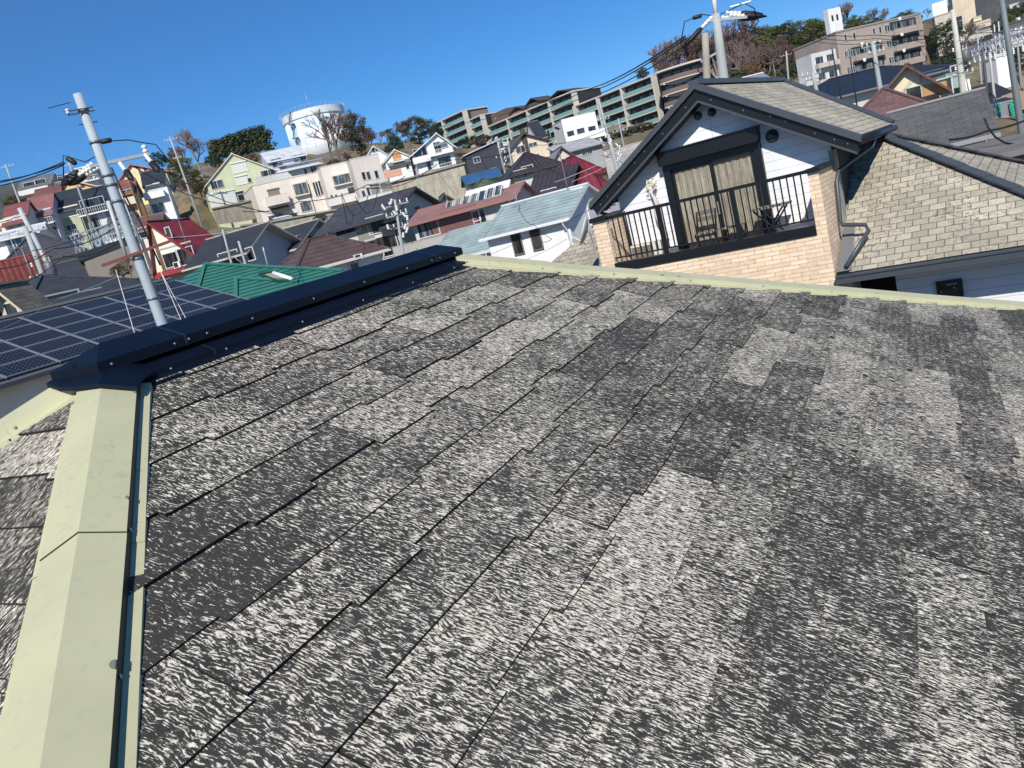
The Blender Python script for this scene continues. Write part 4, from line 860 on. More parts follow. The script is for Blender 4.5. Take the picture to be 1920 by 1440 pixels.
for i in range(1, nb):
    x = xl0 + .31 + (xr1 - xl0 - .50) * i / nb
    if min(abs(x + .94), abs(x - .53)) < .06: continue
    mb = BM(); mb.bx(x - .011, x + .011, .05, .07, -1.44, -.66); part(mb, 'baluster', BTRIM, rl_)
# painted shade on side wall and corner, gutter and downpipe on the right of the gable
mb = BM(); mb.bx(2.08, 2.085, yW + .0, yE2 - .4, -2.2, -.36); part(mb, 'side_wall_shade', paint((52, 54, 58), .8), bh)  # thin dark sheet, eave shade on the side wall painted as colour
mb = BM(); mb.bx(2.03, 2.11, yW - .02, yW + .30, -2.4, -.4); part(mb, 'corner_shade', paint((150, 152, 140), .7), bh)  # strip of side wall, its dim tone is eave shade in the colour
for sx in (1, -1):
    mb = BM(); mb.tube([bp(sx * 2.66, yB - .02, -.36), bp(sx * 2.66, yE2, -.36)], .062, 10); part(mb, 'gutter', BTRIM, bh)
DP = paint((66, 74, 80), .4, name='downpipe_grey')
mb = BM(); mb.tube([bp(2.66, 2.1, -.40), bp(2.64, 1.9, -.52), bp(2.16, 1.1, -.78), bp(2.13, .95, -.95), bp(2.13, .75, -1.62), bp(2.18, .6, -1.70), bp(2.55, .62, -1.78), bp(2.60, .56, -1.88), bp(2.26, -.02, -2.36)], .038, 10); part(mb, 'downpipe', DP, bh)
mb = BM(); mb.tube([bp(-2.66, .8, -.42), bp(-2.62, .85, -.5), bp(-2.45, 1.0, -.62), bp(-2.15, 1.08, -.62), bp(-2.15, 1.1, -2.2)], .034, 8); part(mb, 'downpipe', BTRIM, bh)
# lower hipped roofs to the right and to the left
PT = .60; zE_ = -2.46
def lowroof(sgn, x_in, top_y, name):
    mb = BM(); X = lambda x: sgn * x; zt = zE_ + PT * top_y; k = top_y
    T = bp(X(x_in + .30), top_y, zt); wR = x_in + .3 + k
    A = bp(X(x_in), -.0, zE_); B = bp(X(wR), 0, zE_); Cc = bp(X(wR), 2 * k, zE_); Dd = bp(X(x_in), 2 * k, zE_); Ti = bp(X(x_in), top_y, zt)
    mb.slab([A, B, T, Ti], .1, 0, 1); mb.slab([B, Cc, T], .1, 0, 1); mb.slab([Cc, Dd, Ti, T], .1, 0, 1)
    part(mb, 'lower_roof', [BEIGE, BTRIM], bh)
    mb = BM(); n = 9
    for P0, P1 in ((T, B), (T, Cc)):
        for i in range(n):
            a0, a1 = P0.lerp(P1, i / n), P0.lerp(P1, (i + 1.06) / n); mb.beam(a0 + Z * (.045), a1 + Z * (.06), .2, .035, 0)
    part(mb, 'hip_cap', GTRIM, bh)
    mb = BM(); mb.bx(min(X(x_in), X(wR)), max(X(x_in), X(wR)), -.14, -.005, zE_ - .16, zE_ - .02); mb.bx(min(X(x_in), X(wR)), max(X(x_in), X(wR)), -.16, -.13, zE_ - .05, zE_ - .015); part(mb, 'gutter', paint((70, 76, 84), .4), bh)
    return zt
lowroof(1, 2.09, 3.55, 'r'); 
mb = BM(); mb.bx(2.09, 2.30, -.02, .03, -2.62, -2.44); part(mb, 'eave_end', BTRIM, bh)
mb = BM(); mb.poly([bp(2.10, .0, -2.43), bp(2.34, .0, -2.43), bp(2.30, 1.1, -1.77), bp(2.10, 1.1, -1.77)]); part(mb, 'flashing', paint((112, 114, 116), .5), bh)
mb = BM(); mb.bx(2.9, 5.8, .62, 6.4, -7.9, -2.52); part(mb, 'wing_wall', SIDE, bh)
mb = BM(); mb.bx(2.05, 2.9, 1.9, 6.0, -7.9, -2.52); part(mb, 'recess_wall', paint((30, 31, 34), .8), bh)  # dark colour paints in the shade of the void under the eave
q0, q1 = BF.front(1755, 530, .62), BF.front(1808, 556, .62)
mb = BM(); mb.bx(q0.x, q1.x, .56, .63, q1.z - .45, q0.z + .02); o = part(mb, 'window', BTRIM, bh)
def leadm():
    b = NB('leaded_glass'); x = b.n('ShaderNodeTexVoronoi'); b.l(b.mapv(b.uv(), (16, 16, 1)), x.inputs['Vector']); x.inputs['Scale'].default_value = 1
    b.base(b.mix(b.ramp(x.outputs['Distance'], .12, .3), (.55, .56, .55), (.02, .02, .022))); b.rough(.15); return b.m
mb = BM(); mb.bx(q0.x + .06, q1.x - .06, .545, .565, q1.z - .4, q0.z - .1); part(mb, 'pane', leadm(), o)
mb = BM(); mb.bx(q0.x + .16, q0.x + .32, .54, .562, q0.z - .06, q0.z - .035); part(mb, 'vent_strip', paint((150, 152, 150), .4), o)
# left lower roof, eave turned to the viewer
mb = BM(); zl = -1.62
mb.slab([bp(-2.37, 1.6, zl), bp(-5.0, 1.6, zl - .0), bp(-3.9, 3.0, zl + .75), bp(-2.37, 3.0, zl + .75)], .1, 0, 1); mb.slab([bp(-2.37, 1.6, zl), bp(-5.0, 1.6, zl), bp(-6.2, .0, zl - .9), bp(-2.37, .0, zl - .9)], .1, 0, 1)
mb.slab([bp(-5.0, 1.6, zl), bp(-6.2, 0, zl - .9), bp(-6.2, 4.5, zl - .9), bp(-3.9, 3.0, zl + .75)], .1, 0, 1)
part(mb, 'lower_roof', [BEIGE, BTRIM], bh)
mb = BM(); mb.bx(-5.6, -2.37, .6, 6, -7.9, -2.7); part(mb, 'wing_wall', SIDE, bh)
for x, y in ((-6, 0), (6, 0), (6, 8), (-6, 8), (0, -1)):
    p = BO + BF.x * x + BF.y * y; TP.append((p.x, p.y, -.2))

def onb(name, label, cat, group=None):
    return thing(name, label, cat, bh.location, BF.rz, group)
# things on the balcony (floor at -1.80)
zf = -1.80
mb = BM(); 
ac = onb('air_conditioner', 'white air conditioner unit on the balcony floor behind the bars', 'air conditioner')
mb.bx(-2.02, -1.32, .72, 1.02, zf - .12, zf + .46); part(mb, 'casing', paint((222, 218, 206), .5), ac)
mb = BM(); mb.bx(-1.98, -1.50, .705, .722, zf - .08, zf + .42); part(mb, 'grille', paint((120, 112, 100), .6), ac)
def stool(x, y, z, label, back):
    o = onb('folding_chair', label, 'chair', 'folding chairs on the balcony')
    mb = BM()
    for i in range(4): mb.bx(x - .2, x + .2, y - .17 + i * .09, y - .10 + i * .09, z + .43, z + .455)
    part(mb, 'seat', paint((150, 142, 128), .8), o)
    for sx in (-.19, .19):
        for d in (1, -1):
            mb = BM(); mb.beam(bp(x + sx, y - .16 * d, z), bp(x + sx, y + .16 * d, z + (.43 if d < 0 or not back else .86)), .025, .03); part(mb, 'leg', BTRIM, o)
    if back:
        mb = BM()
        for i in range(2): mb.bx(x - .19, x + .19, y + .14, y + .165, z + .66 + i * .12, z + .74 + i * .12)
        part(mb, 'backrest', paint((110, 104, 96), .8), o)
stool(-.28, .62, zf, 'black folding chair with slatted seat left on the balcony in front of the door', True)
stool(.20, .78, zf, 'low black folding stool beside the folding chair on the balcony', False)
tb = onb('folding_table', 'wooden topped folding table with crossed black legs at the right of the balcony', 'table')
mb = BM()
for i in range(5): mb.bx(.66, 1.34, .42 + i * .09, .49 + i * .09, zf + .66, zf + .69)
part(mb, 'tabletop', paint((136, 130, 120), .8), tb)
for y in (.45, .8):
    for d in (1, -1):
        mb = BM(); mb.beam(bp(1.0 - .27 * d, y, zf), bp(1.0 + .27 * d, y, zf + .66), .025, .03); part(mb, 'leg', BTRIM, tb)
pk = onb('driftwood_stand', 'tall pale driftwood ornament leaning by the left side of the balcony door', 'ornament')
R = random.Random(4); pts = [bp(-1.30, .95, zf)]
for i in range(12): pts.append(bp(-1.30 + R.uniform(-.05, .05) - .01 * i, 1.0 + R.uniform(-.03, .03), zf + .13 * (i + 1)))
mb = BM(); mb.tube(pts, [.06 - .002 * i + R.uniform(-.012, .012) for i in range(13)], 7); part(mb, 'stem', paint((214, 206, 190), .9), pk)
mb = BM()
for i in range(40):
    c = pts[-1] + Vector((R.gauss(0, .06), R.gauss(0, .04), R.gauss(0, .07))); a = Vector((R.uniform(-1, 1), R.uniform(-1, 1), R.uniform(-1, 1))) * .05; b_ = Vector((R.uniform(-1, 1), R.uniform(-1, 1), R.uniform(-1, 1))) * .05; mb.poly([c - a, c + b_, c + a])
part(mb, 'dried_flower', paint((226, 220, 204), .9), pk)
# satellite dish
dish = onb('satellite_dish', 'round white satellite dish on an arm beside the brick balcony', 'satellite dish')
dc = BF.front(1095, 433, .5); c = Vector((dc.x, .5, dc.z + 8)); ax = (BF.x * 0 + Vector((math.cos(math.radians(-158)), math.sin(math.radians(-158)), .45))).normalized()
mb = MB(); mb.lathe(c, ax, [(-.07, .02), (-.065, .10), (-.05, .18), (-.02, .26), (.012, .315), (.018, .315), (-.012, .26), (-.042, .18), (-.057, .10), (-.062, .0)], 28); part(mb, 'reflector', paint((226, 228, 230), .4), dish)
mb = MB(); mb.tube([c - Z * .30, c + ax * .34 - Z * .16], .016, 6); mb.box(c.x + ax.x * .34 - .04, c.x + ax.x * .34 + .04, c.y + ax.y * .34 - .04, c.y + ax.y * .34 + .04, c.z + ax.z * .34 - .33, c.z + ax.z * .34 - .25); part(mb, 'feed_arm', paint((206, 208, 208), .4), dish)
mb = MB(); mb.tube([c - ax * .06, c - ax * .12, c + Vector((.10, .12, -.4)), Vector((xl0 - .02, .55, c.z - .48))], .02, 6); part(mb, 'mount', paint((150, 152, 152), .4, .4), dish)

# ---- apartment terrace on the hill ---------------------------------------------------------------------------------
def frame_root(name, label, cat, px, py, D, az, drop):
    O = at(px, py, D) - Z * drop; f = HF(O, az); return thing(name, label, cat, O, f.rz), f
ter, TF = frame_root('apartment_building', 'long stepped apartment block with pale green glass balconies on the ridge', 'apartment block', 1222, 143, 225, 145, 21)
TGL = paint((132, 168, 164), .25, name='green_glass_panel'); TSL = paint((206, 200, 188), .7, name='pale_slab'); TDK = paint((44, 46, 48), .6, name='recess_shade'); TBR = wall((120, 92, 80), 'tilewall'); CURT = paint((150, 156, 158), .6, name='window_curtain')  # TDK: shade behind the balconies painted as a dark colour
def terr(pxs, top, floors, fh, dep, first_open=True):
    """pxs: pillar pixels along the front at the roof line, top: local z of the roof slab"""
    xs = [TF.front(px, py).x for px, py in pxs]; x0, x1 = min(xs), max(xs); zb = top - floors * fh
    mb = MB(); mb.box(x0, x1, 1.7, dep, -8, top - .02); part(mb, 'wall', TDK, ter)
    mb = MB(); mb.box(x0 - .3, x1 + .3, -.15, dep + .2, top, top + .35); part(mb, 'roof', TSL, ter)
    mb = MB(); mb.box(x0, x1, 0, 1.7, -8, zb - .01); part(mb, 'base_wall', wall((150, 140, 128)), ter)
    for k in range(floors):
        z = top - (k + 1) * fh
        mb = MB(); mb.box(x0, x1, -.12, 1.7, z - .02, z + .22); part(mb, 'floor_slab', TSL, ter)
        for i in range(len(xs) - 1):
            a, b_ = sorted((xs[i], xs[i + 1])); mb = MB(); mb.box(a + .25, b_ - .25, -.1, -.02, z + .22, z + 1.25); part(mb, 'balcony_panel', TGL, ter)
            n = max(2, int((b_ - a) / 3.2)); R = random.Random(int(a * 10) + k)
            mb = MB()
            for j in range(n):
                if len(pxs) == 4: mb = MB()
                q = a + .5 + (b_ - a - 1) * (j + .15) / n; w_ = (b_ - a - 1) / n * .62
                mb.box(q, q + w_, 1.62, 1.69, z + .4, z + 2.3)
                if R.random() < .7: mb.box(q + w_ * .1, q + w_ * (.25 + .3 * R.random()), 1.58, 1.615, z + .5, z + 2.2, 1)
                if len(pxs) == 4: part(mb, 'window', [GLASS, CURT], ter)
            if len(pxs) != 4: part(mb, 'glazing_row', [GLASS, CURT], ter)
    for x in xs:
        mb = MB(); mb.box(x - .25, x + .25, -.3, 1.7, zb - 2, top - .003); part(mb, 'pillar', TSL, ter)
def tz(px, py): return TF.front(px, py).z
terr([(1222, 143), (1163, 163), (1118, 181), (1074, 196)], tz(1222, 143), 6, 2.95, 12)
terr([(1074, 180), (1028, 191), (987, 206), (949, 218), (912, 231)], tz(1028, 191), 6, 2.95, 12)
terr([(906, 236), (880, 228)], tz(880, 226), 5, 2.95, 11)
terr([(868, 209), (826, 219), (806, 224)], tz(866, 209), 5, 2.95, 11)
def terr_box(px0, px1, ptop, h, col, y0=3, y1=10, roof=False, nm='penthouse'):
    a, b_ = TF.front(px0, ptop, y0).x, TF.front(px1, ptop, y0).x; a, b_ = min(a, b_), max(a, b_); z = TF.front((px0 + px1) / 2, ptop, y0).z
    mb = MB(); mb.box(a, b_, y0, y1, z - h, z); o = part(mb, nm, wall(col, 'tilewall'), ter)
    mb = MB(); mb.box(a + (b_ - a) * .2, a + (b_ - a) * .5, y0 - .05, y0 - .005, z - 2.1, z - .9); part(mb, 'window', GLASS2, o)
    if roof:
        m = (a + b_) / 2; mb = MB(); mb.slab([(a - .5, y0 - .6, z - .1), (m, y0 - .6, z + 1.6), (m, y1, z + 1.6), (a - .5, y1, z - .1)], .2); mb.slab([(m, y0 - .6, z + 1.6), (b_ + .5, y0 - .6, z - .1), (b_ + .5, y1, z - .1), (m, y1, z + 1.6)], .2); part(mb, 'roof', paint((70, 64, 66), .7), o)
terr_box(918, 950, 209, 4.6, (116, 86, 76)); terr_box(955, 985, 209, 3.4, (150, 112, 98), roof=True); terr_box(986, 1012, 193, 3.0, (92, 82, 80), roof=True)
terr_box(1024, 1076, 179, 4.6, (124, 98, 86), roof=True); terr_box(870, 886, 212, 3, (130, 116, 106))
for px, py, D in ((1222, 143, 225), (1028, 191, 250), (850, 214, 300)):
    p = at(px, py, D); q = TF.loc(p); TP.append((p.x, p.y, TF.O.z - 1)); r = p + TF.y * 14; TP.append((r.x, r.y, TF.O.z + 12))
# brown curved wing at the right end
bw, WF = frame_root('apartment_building', 'brown tiled apartment wing with curved balcony bands beside the green glass block', 'apartment block', 1232, 138, 216, 112, 21)
xw = [0, WF.front(1312, 122).x]; R0 = 21; mb = MB(); mb.box(0, xw[1], 1.8, 13, -8, R0); part(mb, 'wall', TDK, bw)
def arc(x0, x1, z0, z1, y, th, mi, mb, bulge=1.3):
    n = 12; P = []
    for i in range(n + 1):
        t = i / n; P.append((x0 + (x1 - x0) * t, y - bulge * math.sin(math.pi * t) ** .7))
    for i in range(n):
        (a, ya), (b_, yb) = P[i], P[i + 1]; mb.hexa([(a, ya, z0), (b_, yb, z0), (b_, yb + th, z0), (a, ya + th, z0), (a, ya, z1), (b_, yb, z1), (b_, yb + th, z1), (a, ya + th, z1)], mi)
BRN = wall((128, 100, 88), 'tilewall')
mb = MB(); arc(-.5, xw[1] + .6, R0, R0 + .4, .0, 4, 0, mb); part(mb, 'roof', TSL, bw)
for k in range(6):
    z = R0 - 2.95 * (k + 1); mb = MB(); arc(.3, xw[1] * .93, z + .25, z + 1.3, .0, .15, 0, mb); part(mb, 'balcony', BRN, bw)
    mb = MB(); arc(.2, xw[1] * .95, z, z + .24, -.02, 2.0, 0, mb); part(mb, 'floor_slab', TSL, bw)
    for j in range(4): mb = MB(); mb.box(1.2 + j * xw[1] / 4.4, 3.2 + j * xw[1] / 4.4, 1.72, 1.79, z + .4, z + 2.3); part(mb, 'window', GLASS, bw)
    mb = MB(); mb.box(xw[1] * .95, xw[1] * 1.12, .8, 2.6, z + .25, z + 1.3); part(mb, 'balcony', BRN, bw)
    mb = MB(); mb.lathe((1.3, -.9, z - .16), (0, 0, -1), [(0, .3), (.18, .3), (.2, .1)], 10); part(mb, 'lamp', WHITE, bw)
# grey beige apartments at upper right
gb, GF = frame_root('apartment_building', 'grey beige five storey apartment block with dark recessed balconies, upper right', 'apartment block', 1567, 62, 168, 75, 17)
GW = GF.front(1721, 26).x; GBM = wall((176, 158, 146), 'tilewall'); FH = 2.9; GT = 17
mb = MB(); mb.box(0, GW, .02, 12, -6, GT); part(mb, 'wall', GBM, gb)
mb = MB(); mb.box(-.1, GW + .1, -.1, 12.1, GT, GT + .3); part(mb, 'roof', paint((150, 142, 136), .7), gb)
def recess_shade(px0, px1, k, top=True):
    a, b_ = GF.front(px0, 70).x, GF.front(px1, 60).x; z = GT - FH * (k + 1)
    mb = MB(); mb.box(a, b_, -.02, .015, z + 1.15, z + 2.62); o = part(mb, 'balcony', TDK, gb)  # flat dark sheet on the wall, shade of a sunken balcony in its colour
    mb = MB(); mb.box(a, b_, -1.0, -.86, z + .02, z + 1.12); mb.box(a, b_, -.86, -.02, z + .02, z + .2); part(mb, 'parapet', GBM, o)
    n = 3
    for j in range(n): mb = MB(); mb.box(a + (b_ - a) * (j + .2) / n, a + (b_ - a) * (j + .8) / n, -.06, -.025, z + 1.15, z + 2.3); part(mb, 'window', GLASS2, o)
    mb = MB(); mb.lathe((a + (b_ - a) * .25, -.95, z + 2.75), (0, -1, 0), [(0, .34), (.14, .34), (.16, .2)], 10); part(mb, 'lamp', WHITE, o)
for k in range(5): recess_shade(1671, 1720, k)
for k in range(1, 6): recess_shade(1592, 1650, k)
for k in range(5):
    z = GT - FH * (k + 1)
    for px in (1583, 1590) if k else (1585, 1602, 1640, 1652):
        q = GF.front(px, 70).x; feature(gb, 'F', 'w', q, z + 1.7, .9 if k else .5, 1.1, GW, 12)
    feature(gb, 'F', 'w', GF.front(1664, 60).x, z + 1.7, 1.1, 1.1, GW, 12)
    mb = MB(); mb.box(GW - .02, GW + .9, 0, 8.6, z, z + 1.15); part(mb, 'balcony', GBM, gb)
    for j in range(4):
        mb = MB(); mb.box(GW + .3, GW + .9, .2 + j * 2.3, .8 + j * 2.3, z + 1.15, z + FH); part(mb, 'pillar', GBM, gb)
        mb = MB(); mb.box(GW, GW + .05, 1.0 + j * 2.3, 2.3 + j * 2.3, z + 1.15, z + 2.6); part(mb, 'window', GLASSD, gb)
mb = MB(); a = GF.front(1566, 40).x; mb.box(a, a + 2.9, 1.5, 2.7, GT, GT + 4.6); o = part(mb, 'stair_tower', wall((232, 230, 226)), gb)
mb = MB(); mb.box(a + .6, a + 1.0, 1.43, 1.49, GT + 2.4, GT + 3.4); mb.box(a + 1.7, a + 2.1, 1.43, 1.49, GT + 2.4, GT + 3.4); part(mb, 'window', GLASSD, o)
for k, (p0, p1, zt) in enumerate(((1520, 1567, 14.4), (1503, 1521, 9.8), (1488, 1504, 5.6))):
    a, b_ = GF.front(p0, 90).x, GF.front(p1, 80).x; mb = MB(); mb.box(a, b_, .3 - .15 * k, 4.5, -6, zt); o = part(mb, 'stepped_wing', wall((208, 208, 206) if k < 2 else (222, 222, 220)), gb)
    for j in range(3 - k):
        for i in range(2 if k == 0 else 1):
            z = zt - 2.9 * (j + 1) + 1.3; q = a + (b_ - a) * (.3 + .45 * i); mb = MB(); mb.box(q - .8, q + .8, .23 - .15 * k, .29 - .15 * k, z - .5, z + .8); part(mb, 'window', GLASS, o)
            mb = MB(); mb.box(q - 1.2, q + 1.2, -.7 - .15 * k, .28 - .15 * k, z - 1.3, z - .45); part(mb, 'balcony', wall((196, 182, 172)), o)
for px, py in ((1500, 150), (1640, 150), (1760, 150)):
    p = at(px, py, 168); TP.append((p.x, p.y, GF.O.z)); 
p = at(1640, 60, 190); TP.append((p.x, p.y, GF.O.z + 8))
# pale tower, orange block, buildings on the far right slope
def block(label, A, B, D, az, h, dep, col, name='apartment_building', cat='apartment block', wk='plain', rows=0, cols=0, winc=GLASSD, feats=()):
    O = at(A[0], A[1], D); f = HF(O, az); W = max(2, f.front(*B).x); O = O - Z * h; f.O = O; r = thing(name, label, cat, O, f.rz)
    mb = MB(); mb.box(0, W, 0, dep, -10, h); part(mb, 'wall', wall(col, wk), r)
    mb = MB(); mb.box(-.1, W + .1, -.1, dep + .1, h, h + .35); part(mb, 'roof', paint(tuple(int(c * .85) for c in col), .7), r)
    for i in range(rows):
        for j in range(cols):
            u = W * (j + .5) / cols; z = h - 1.7 - i * 2.9
            mb = MB(); mb.box(u - .9, u + .9, -.06, -.005, z - .6, z + .7); part(mb, 'window', winc, r)
    for ft in feats:
        q = f.front(ft[2], ft[3]); feature(r, 'F', ft[1], q.x, q.z, ft[4], ft[5], W, dep, ft[6] if len(ft) > 6 else None)
    for px in (A, B):
        p = at(px[0], px[1], D); TP.append((p.x, p.y, O.z))
    return r, f, W
block('tall blank cream tower at the upper right edge', (1781, -32), (1822, -44), 290, 119, 50, 16, (218, 198, 168))
block('low cream building with white rooftop sign board in front of the tower', (1752, 33), (1788, 17), 260, 119, 22, 12, (206, 194, 176), feats=[('F', 'd', 1795, 36, 2.2, 1.2), ('F', 'd', 1796, 45, 2.2, 1.2), ('F', 'd', 1797, 54, 2.2, 1.2)])
bd, BDF = frame_root('billboard', 'blank white board on the roof of the low cream building', 'billboard', 1747, 8, 262, 119, 0)
wb = BDF.front(1775, 3).x; mb = MB(); mb.box(0, wb, 0, .5, -3.2, 0); part(mb, 'board', paint((244, 244, 244), .5), bd); mb = MB()
for i in range(4): mb.beam((wb * (i + .5) / 4, .3, -8), (wb * (i + .5) / 4, .3, -3.2), .3, .3)
part(mb, 'support', GALV, bd)
block('small cream stepped block right of the tower foot', (1825, 35), (1832, 40), 280, 119, 20, 10, (226, 210, 180), rows=3, cols=1)
block('orange and cream apartment block with balconies far right', (1834, 47), (1858, 42), 270, 119, 26, 10, (226, 178, 116), rows=2, cols=2, feats=[('F', 'p', 1843, 55, 4, 4.5, (206, 196, 176)), ('F', 'd', 1842, 50, 3.2, 1.3), ('F', 'd', 1842, 56, 3.2, 1.3), ('F', 'p', 1830, 72, 5, 6, (206, 190, 176))])
block('pale grey station building behind the tangle of poles', (1800, 72), (1858, 60), 230, 119, 16, 10, (196, 186, 174), rows=3, cols=4)
block('white house on the slope at the far right edge', (1893, 12), (1906, 8), 240, 119, 7, 8, (232, 230, 226), 'house', 'house', rows=2, cols=2)
block('long dark roofed building under trees at the far right edge', (1886, 48), (1930, 34), 200, 119, 6, 8, (90, 88, 84), 'house', 'house', rows=1, cols=4, winc=WHITE)
block('low pale building with railing at the right border', (1893, 80), (1935, 68), 170, 119, 5, 8, (206, 202, 194), 'house', 'house', rows=1, cols=3)
# houses on the right, beyond the beige roof
house('house with wide navy hip roof in front of the grey beige apartments', (1548, 182), (1793, 129), 74, 76, 5, 8, 'hip', 1.6, (206, 204, 198), (32, 42, 56), 'courses', (120, 124, 128), oh=.6,
      feats=[('F', 'd', 1750, 146, 2.0, 1.1), ('F', 'p', 1752, 138, 3.2, .3, (226, 222, 204)), ('F', 'b', 1773, 158, 2.6, 1.2, (150, 168, 162)), ('F', 'd', 1795, 140, .6, 1.4), ('F', 'd', 1790, 172, .7, 1.3)])
house('house at the back with grey wall and teal balcony right of the cream gable', (1768, 148), (1800, 134), 70, 84, 5.6, 6, 'flat', .2, (206, 204, 200), (180, 180, 180), 'plain', (170, 170, 170), feats=[('F', 'd', 1789, 137, .5, 1.0), ('F', 'b', 1775, 155, 1.5, 1.1, (150, 176, 168)), ('F', 'd', 1795, 170, .6, 1.2)])
house('cream house with red edged gables and dark brown barge boards', (1640, 190), (1765, 160), 52, 122, 4.6, 5, 'gable_y', 1.5, (236, 218, 178), (120, 36, 46), 'tile', (104, 72, 66), oh=.5, rk=.55, rf=.55,
      feats=[('F', 'd', 1742, 170, 2.2, .8), ('F', 'p', 1754, 178, 1.2, 1.2, (196, 150, 92)), ('F', 'h', 1733, 187, 1.5, .4, (54, 40, 44)), ('F', 'p', 1730, 180, .1, 2.2, (200, 190, 160))])
house('brown red tiled roof house in front of the cream gable', (1590, 232), (1742, 206), 44, 118, 4.2, 5, 'hip', 1.25, (206, 196, 180), (118, 84, 82), 'slate', (126, 92, 92), oh=.5)
house('mottled grey slate roof house at the right', (1690, 276), (1853, 244), 34, 118, 4.4, 5, 'gable_x', 1.35, (222, 216, 200), (92, 92, 92), 'slate', (150, 148, 150), oh=.5, rk=.3, feats=[('F', 'd', 1770, 284, 1, .4)])
house('plain grey flat roofed building at the right border', (1806, 302), (1960, 262), 26, 121, 4.8, 5, 'shed', .1, (130, 126, 120), (120, 115, 106), 'plain', (120, 118, 114), oh=.2, rk=.1)
house('small house with dark navy roof between the green nets and the railway', (1852, 190), (1905, 182), 104, 60, 4.6, 5, 'gable_x', 1.9, (186, 178, 164), (28, 34, 46), 'plain', (120, 110, 98), oh=.7, rk=.4, feats=[('F', 'd', 1880, 192, 4, 1.0)])
sc_, SF = frame_root('storage_shed', 'cream walled building with open grey bay between green nets', 'shed', 1846, 206, 95, 80, 5.06); KS = 1.58; sc_.scale = (KS, KS, KS)
xa, xb, xc = [SF.front(px, 205).x / KS for px in (1868, 1874, 1896)]
mb = MB(); mb.box(0, xa, 0, 4, -3, 3.0); part(mb, 'wall', wall((206, 198, 176)), sc_)
mb = MB(); mb.box(xa, xc, 2.0, 4, -3, 3.2); part(mb, 'bay_wall', wall((128, 132, 146)), sc_)
mb = MB(); mb.box(xa, xc, -.2, 4, 2.5, 3.4); part(mb, 'lintel', wall((132, 134, 144)), sc_)
mb = MB(); mb.box(xa - .2, xc + .4, -.3, 4, -3, 1.0); part(mb, 'floor_slab', wall((120, 120, 118)), sc_); p = SF.O; TP.append((p.x, p.y, p.z - 2.5))
NET = paint((60, 172, 140), .7, name='green_net')
def net(px0, py0, px1, py1, wd, label):
    a, b_ = SF.front(px0, py0, -.6), SF.front(px1, py1, -.6); o = MB(); n = 14; R = random.Random(int(px0))
    for i in range(n):
        z0, z1 = a.z + (b_.z - a.z) * i / n, a.z + (b_.z - a.z) * (i + 1) / n; x0, x1 = a.x + (b_.x - a.x) * i / n, a.x + (b_.x - a.x) * (i + 1) / n
        for j in range(4):
            u0, u1 = wd * j / 4, wd * (j + 1) / 4; wv = lambda u, z: -.6 + .10 * math.sin(u * 14 + z * 3)
            o.poly([(x0 + u0, wv(u0, z0), z0), (x0 + u1, wv(u1, z0), z0), (x1 + u1, wv(u1, z1), z1), (x1 + u0, wv(u0, z1), z1)], 0, (.5,) * 3 + (1,), True)
    m = o.build('safety_net', NET); m.location = sc_.location; m.rotation_euler = sc_.rotation_euler; sl_ = m.modifiers.new('thickness', 'SOLIDIFY'); sl_.thickness = .03; tag(m, label, 'safety net', 'green safety nets'); return m
net(1867, 195, 1872, 246, .55, 'green safety net hanging left of the open grey bay'); net(1892, 190, 1899, 240, .45, 'green safety net hanging right of the open grey bay'); net(1899, 195, 1906, 244, .4, 'outermost green safety net beside the grey pole')
# person in dark clothes in the bay
pq = SF.front(1881, 233, .2); base = Vector((pq.x, .2, 1.0 * KS)); pz = base.z
me = bpy.data.meshes.new('person'); J = [(0, 0, .90), (0, 0, 1.12), (0, 0, 1.38), (0, 0, 1.50), (0, .01, 1.60), (0, .01, 1.70), (-.18, 0, 1.40), (-.27, .02, 1.14), (-.25, -.04, .90), (.18, 0, 1.40), (.27, .02, 1.14), (.25, -.04, .90), (-.1, 0, .86), (-.11, 0, .48), (-.11, 0, .08), (-.12, -.13, .04), (.1, 0, .86), (.11, 0, .48), (.11, 0, .08), (.12, -.13, .04), (-.25, -.05, .82), (.25, -.05, .82)]
Ed = [(0, 1), (1, 2), (2, 3), (3, 4), (4, 5), (2, 6), (6, 7), (7, 8), (8, 20), (2, 9), (9, 10), (10, 11), (11, 21), (0, 12), (12, 13), (13, 14), (14, 15), (0, 16), (16, 17), (17, 18), (18, 19)]
Rr = [.15, .14, .16, .055, .09, .085, .07, .05, .04, .07, .05, .04, .10, .07, .05, .045, .10, .07, .05, .045, .035, .035]
me.from_pydata([(x * .95, y, z * .95) for x, y, z in J], Ed, []); ps = bpy.data.objects.new('person', me); COL.objects.link(ps)
sk = ps.modifiers.new('skin', 'SKIN')
for v, r in zip(me.skin_vertices[0].data, Rr): v.radius = (r, r * .8); 
me.skin_vertices[0].data[0].use_root = True; ss = ps.modifiers.new('sub', 'SUBSURF'); ss.levels = ss.render_levels = 1
me.materials.append(paint((34, 36, 46), .9, name='dark_clothes'))
P0 = sc_.location + SF.x * base.x + SF.y * base.y; ps.location = (P0.x, P0.y, sc_.location.z + 1.0 * KS); ps.rotation_euler = (0, 0, sc_.rotation_euler.z + math.pi)
tag(ps, 'person in dark clothes standing with back turned in the grey bay between green nets', 'person')
m = MB(); m.lathe((0, .02, 1.56), (0, 0, 1), [(0, .08), (.05, .1), (.10, .085), (.13, .02)], 10); o = part(m, 'hair', paint((20, 18, 18), .8), ps)

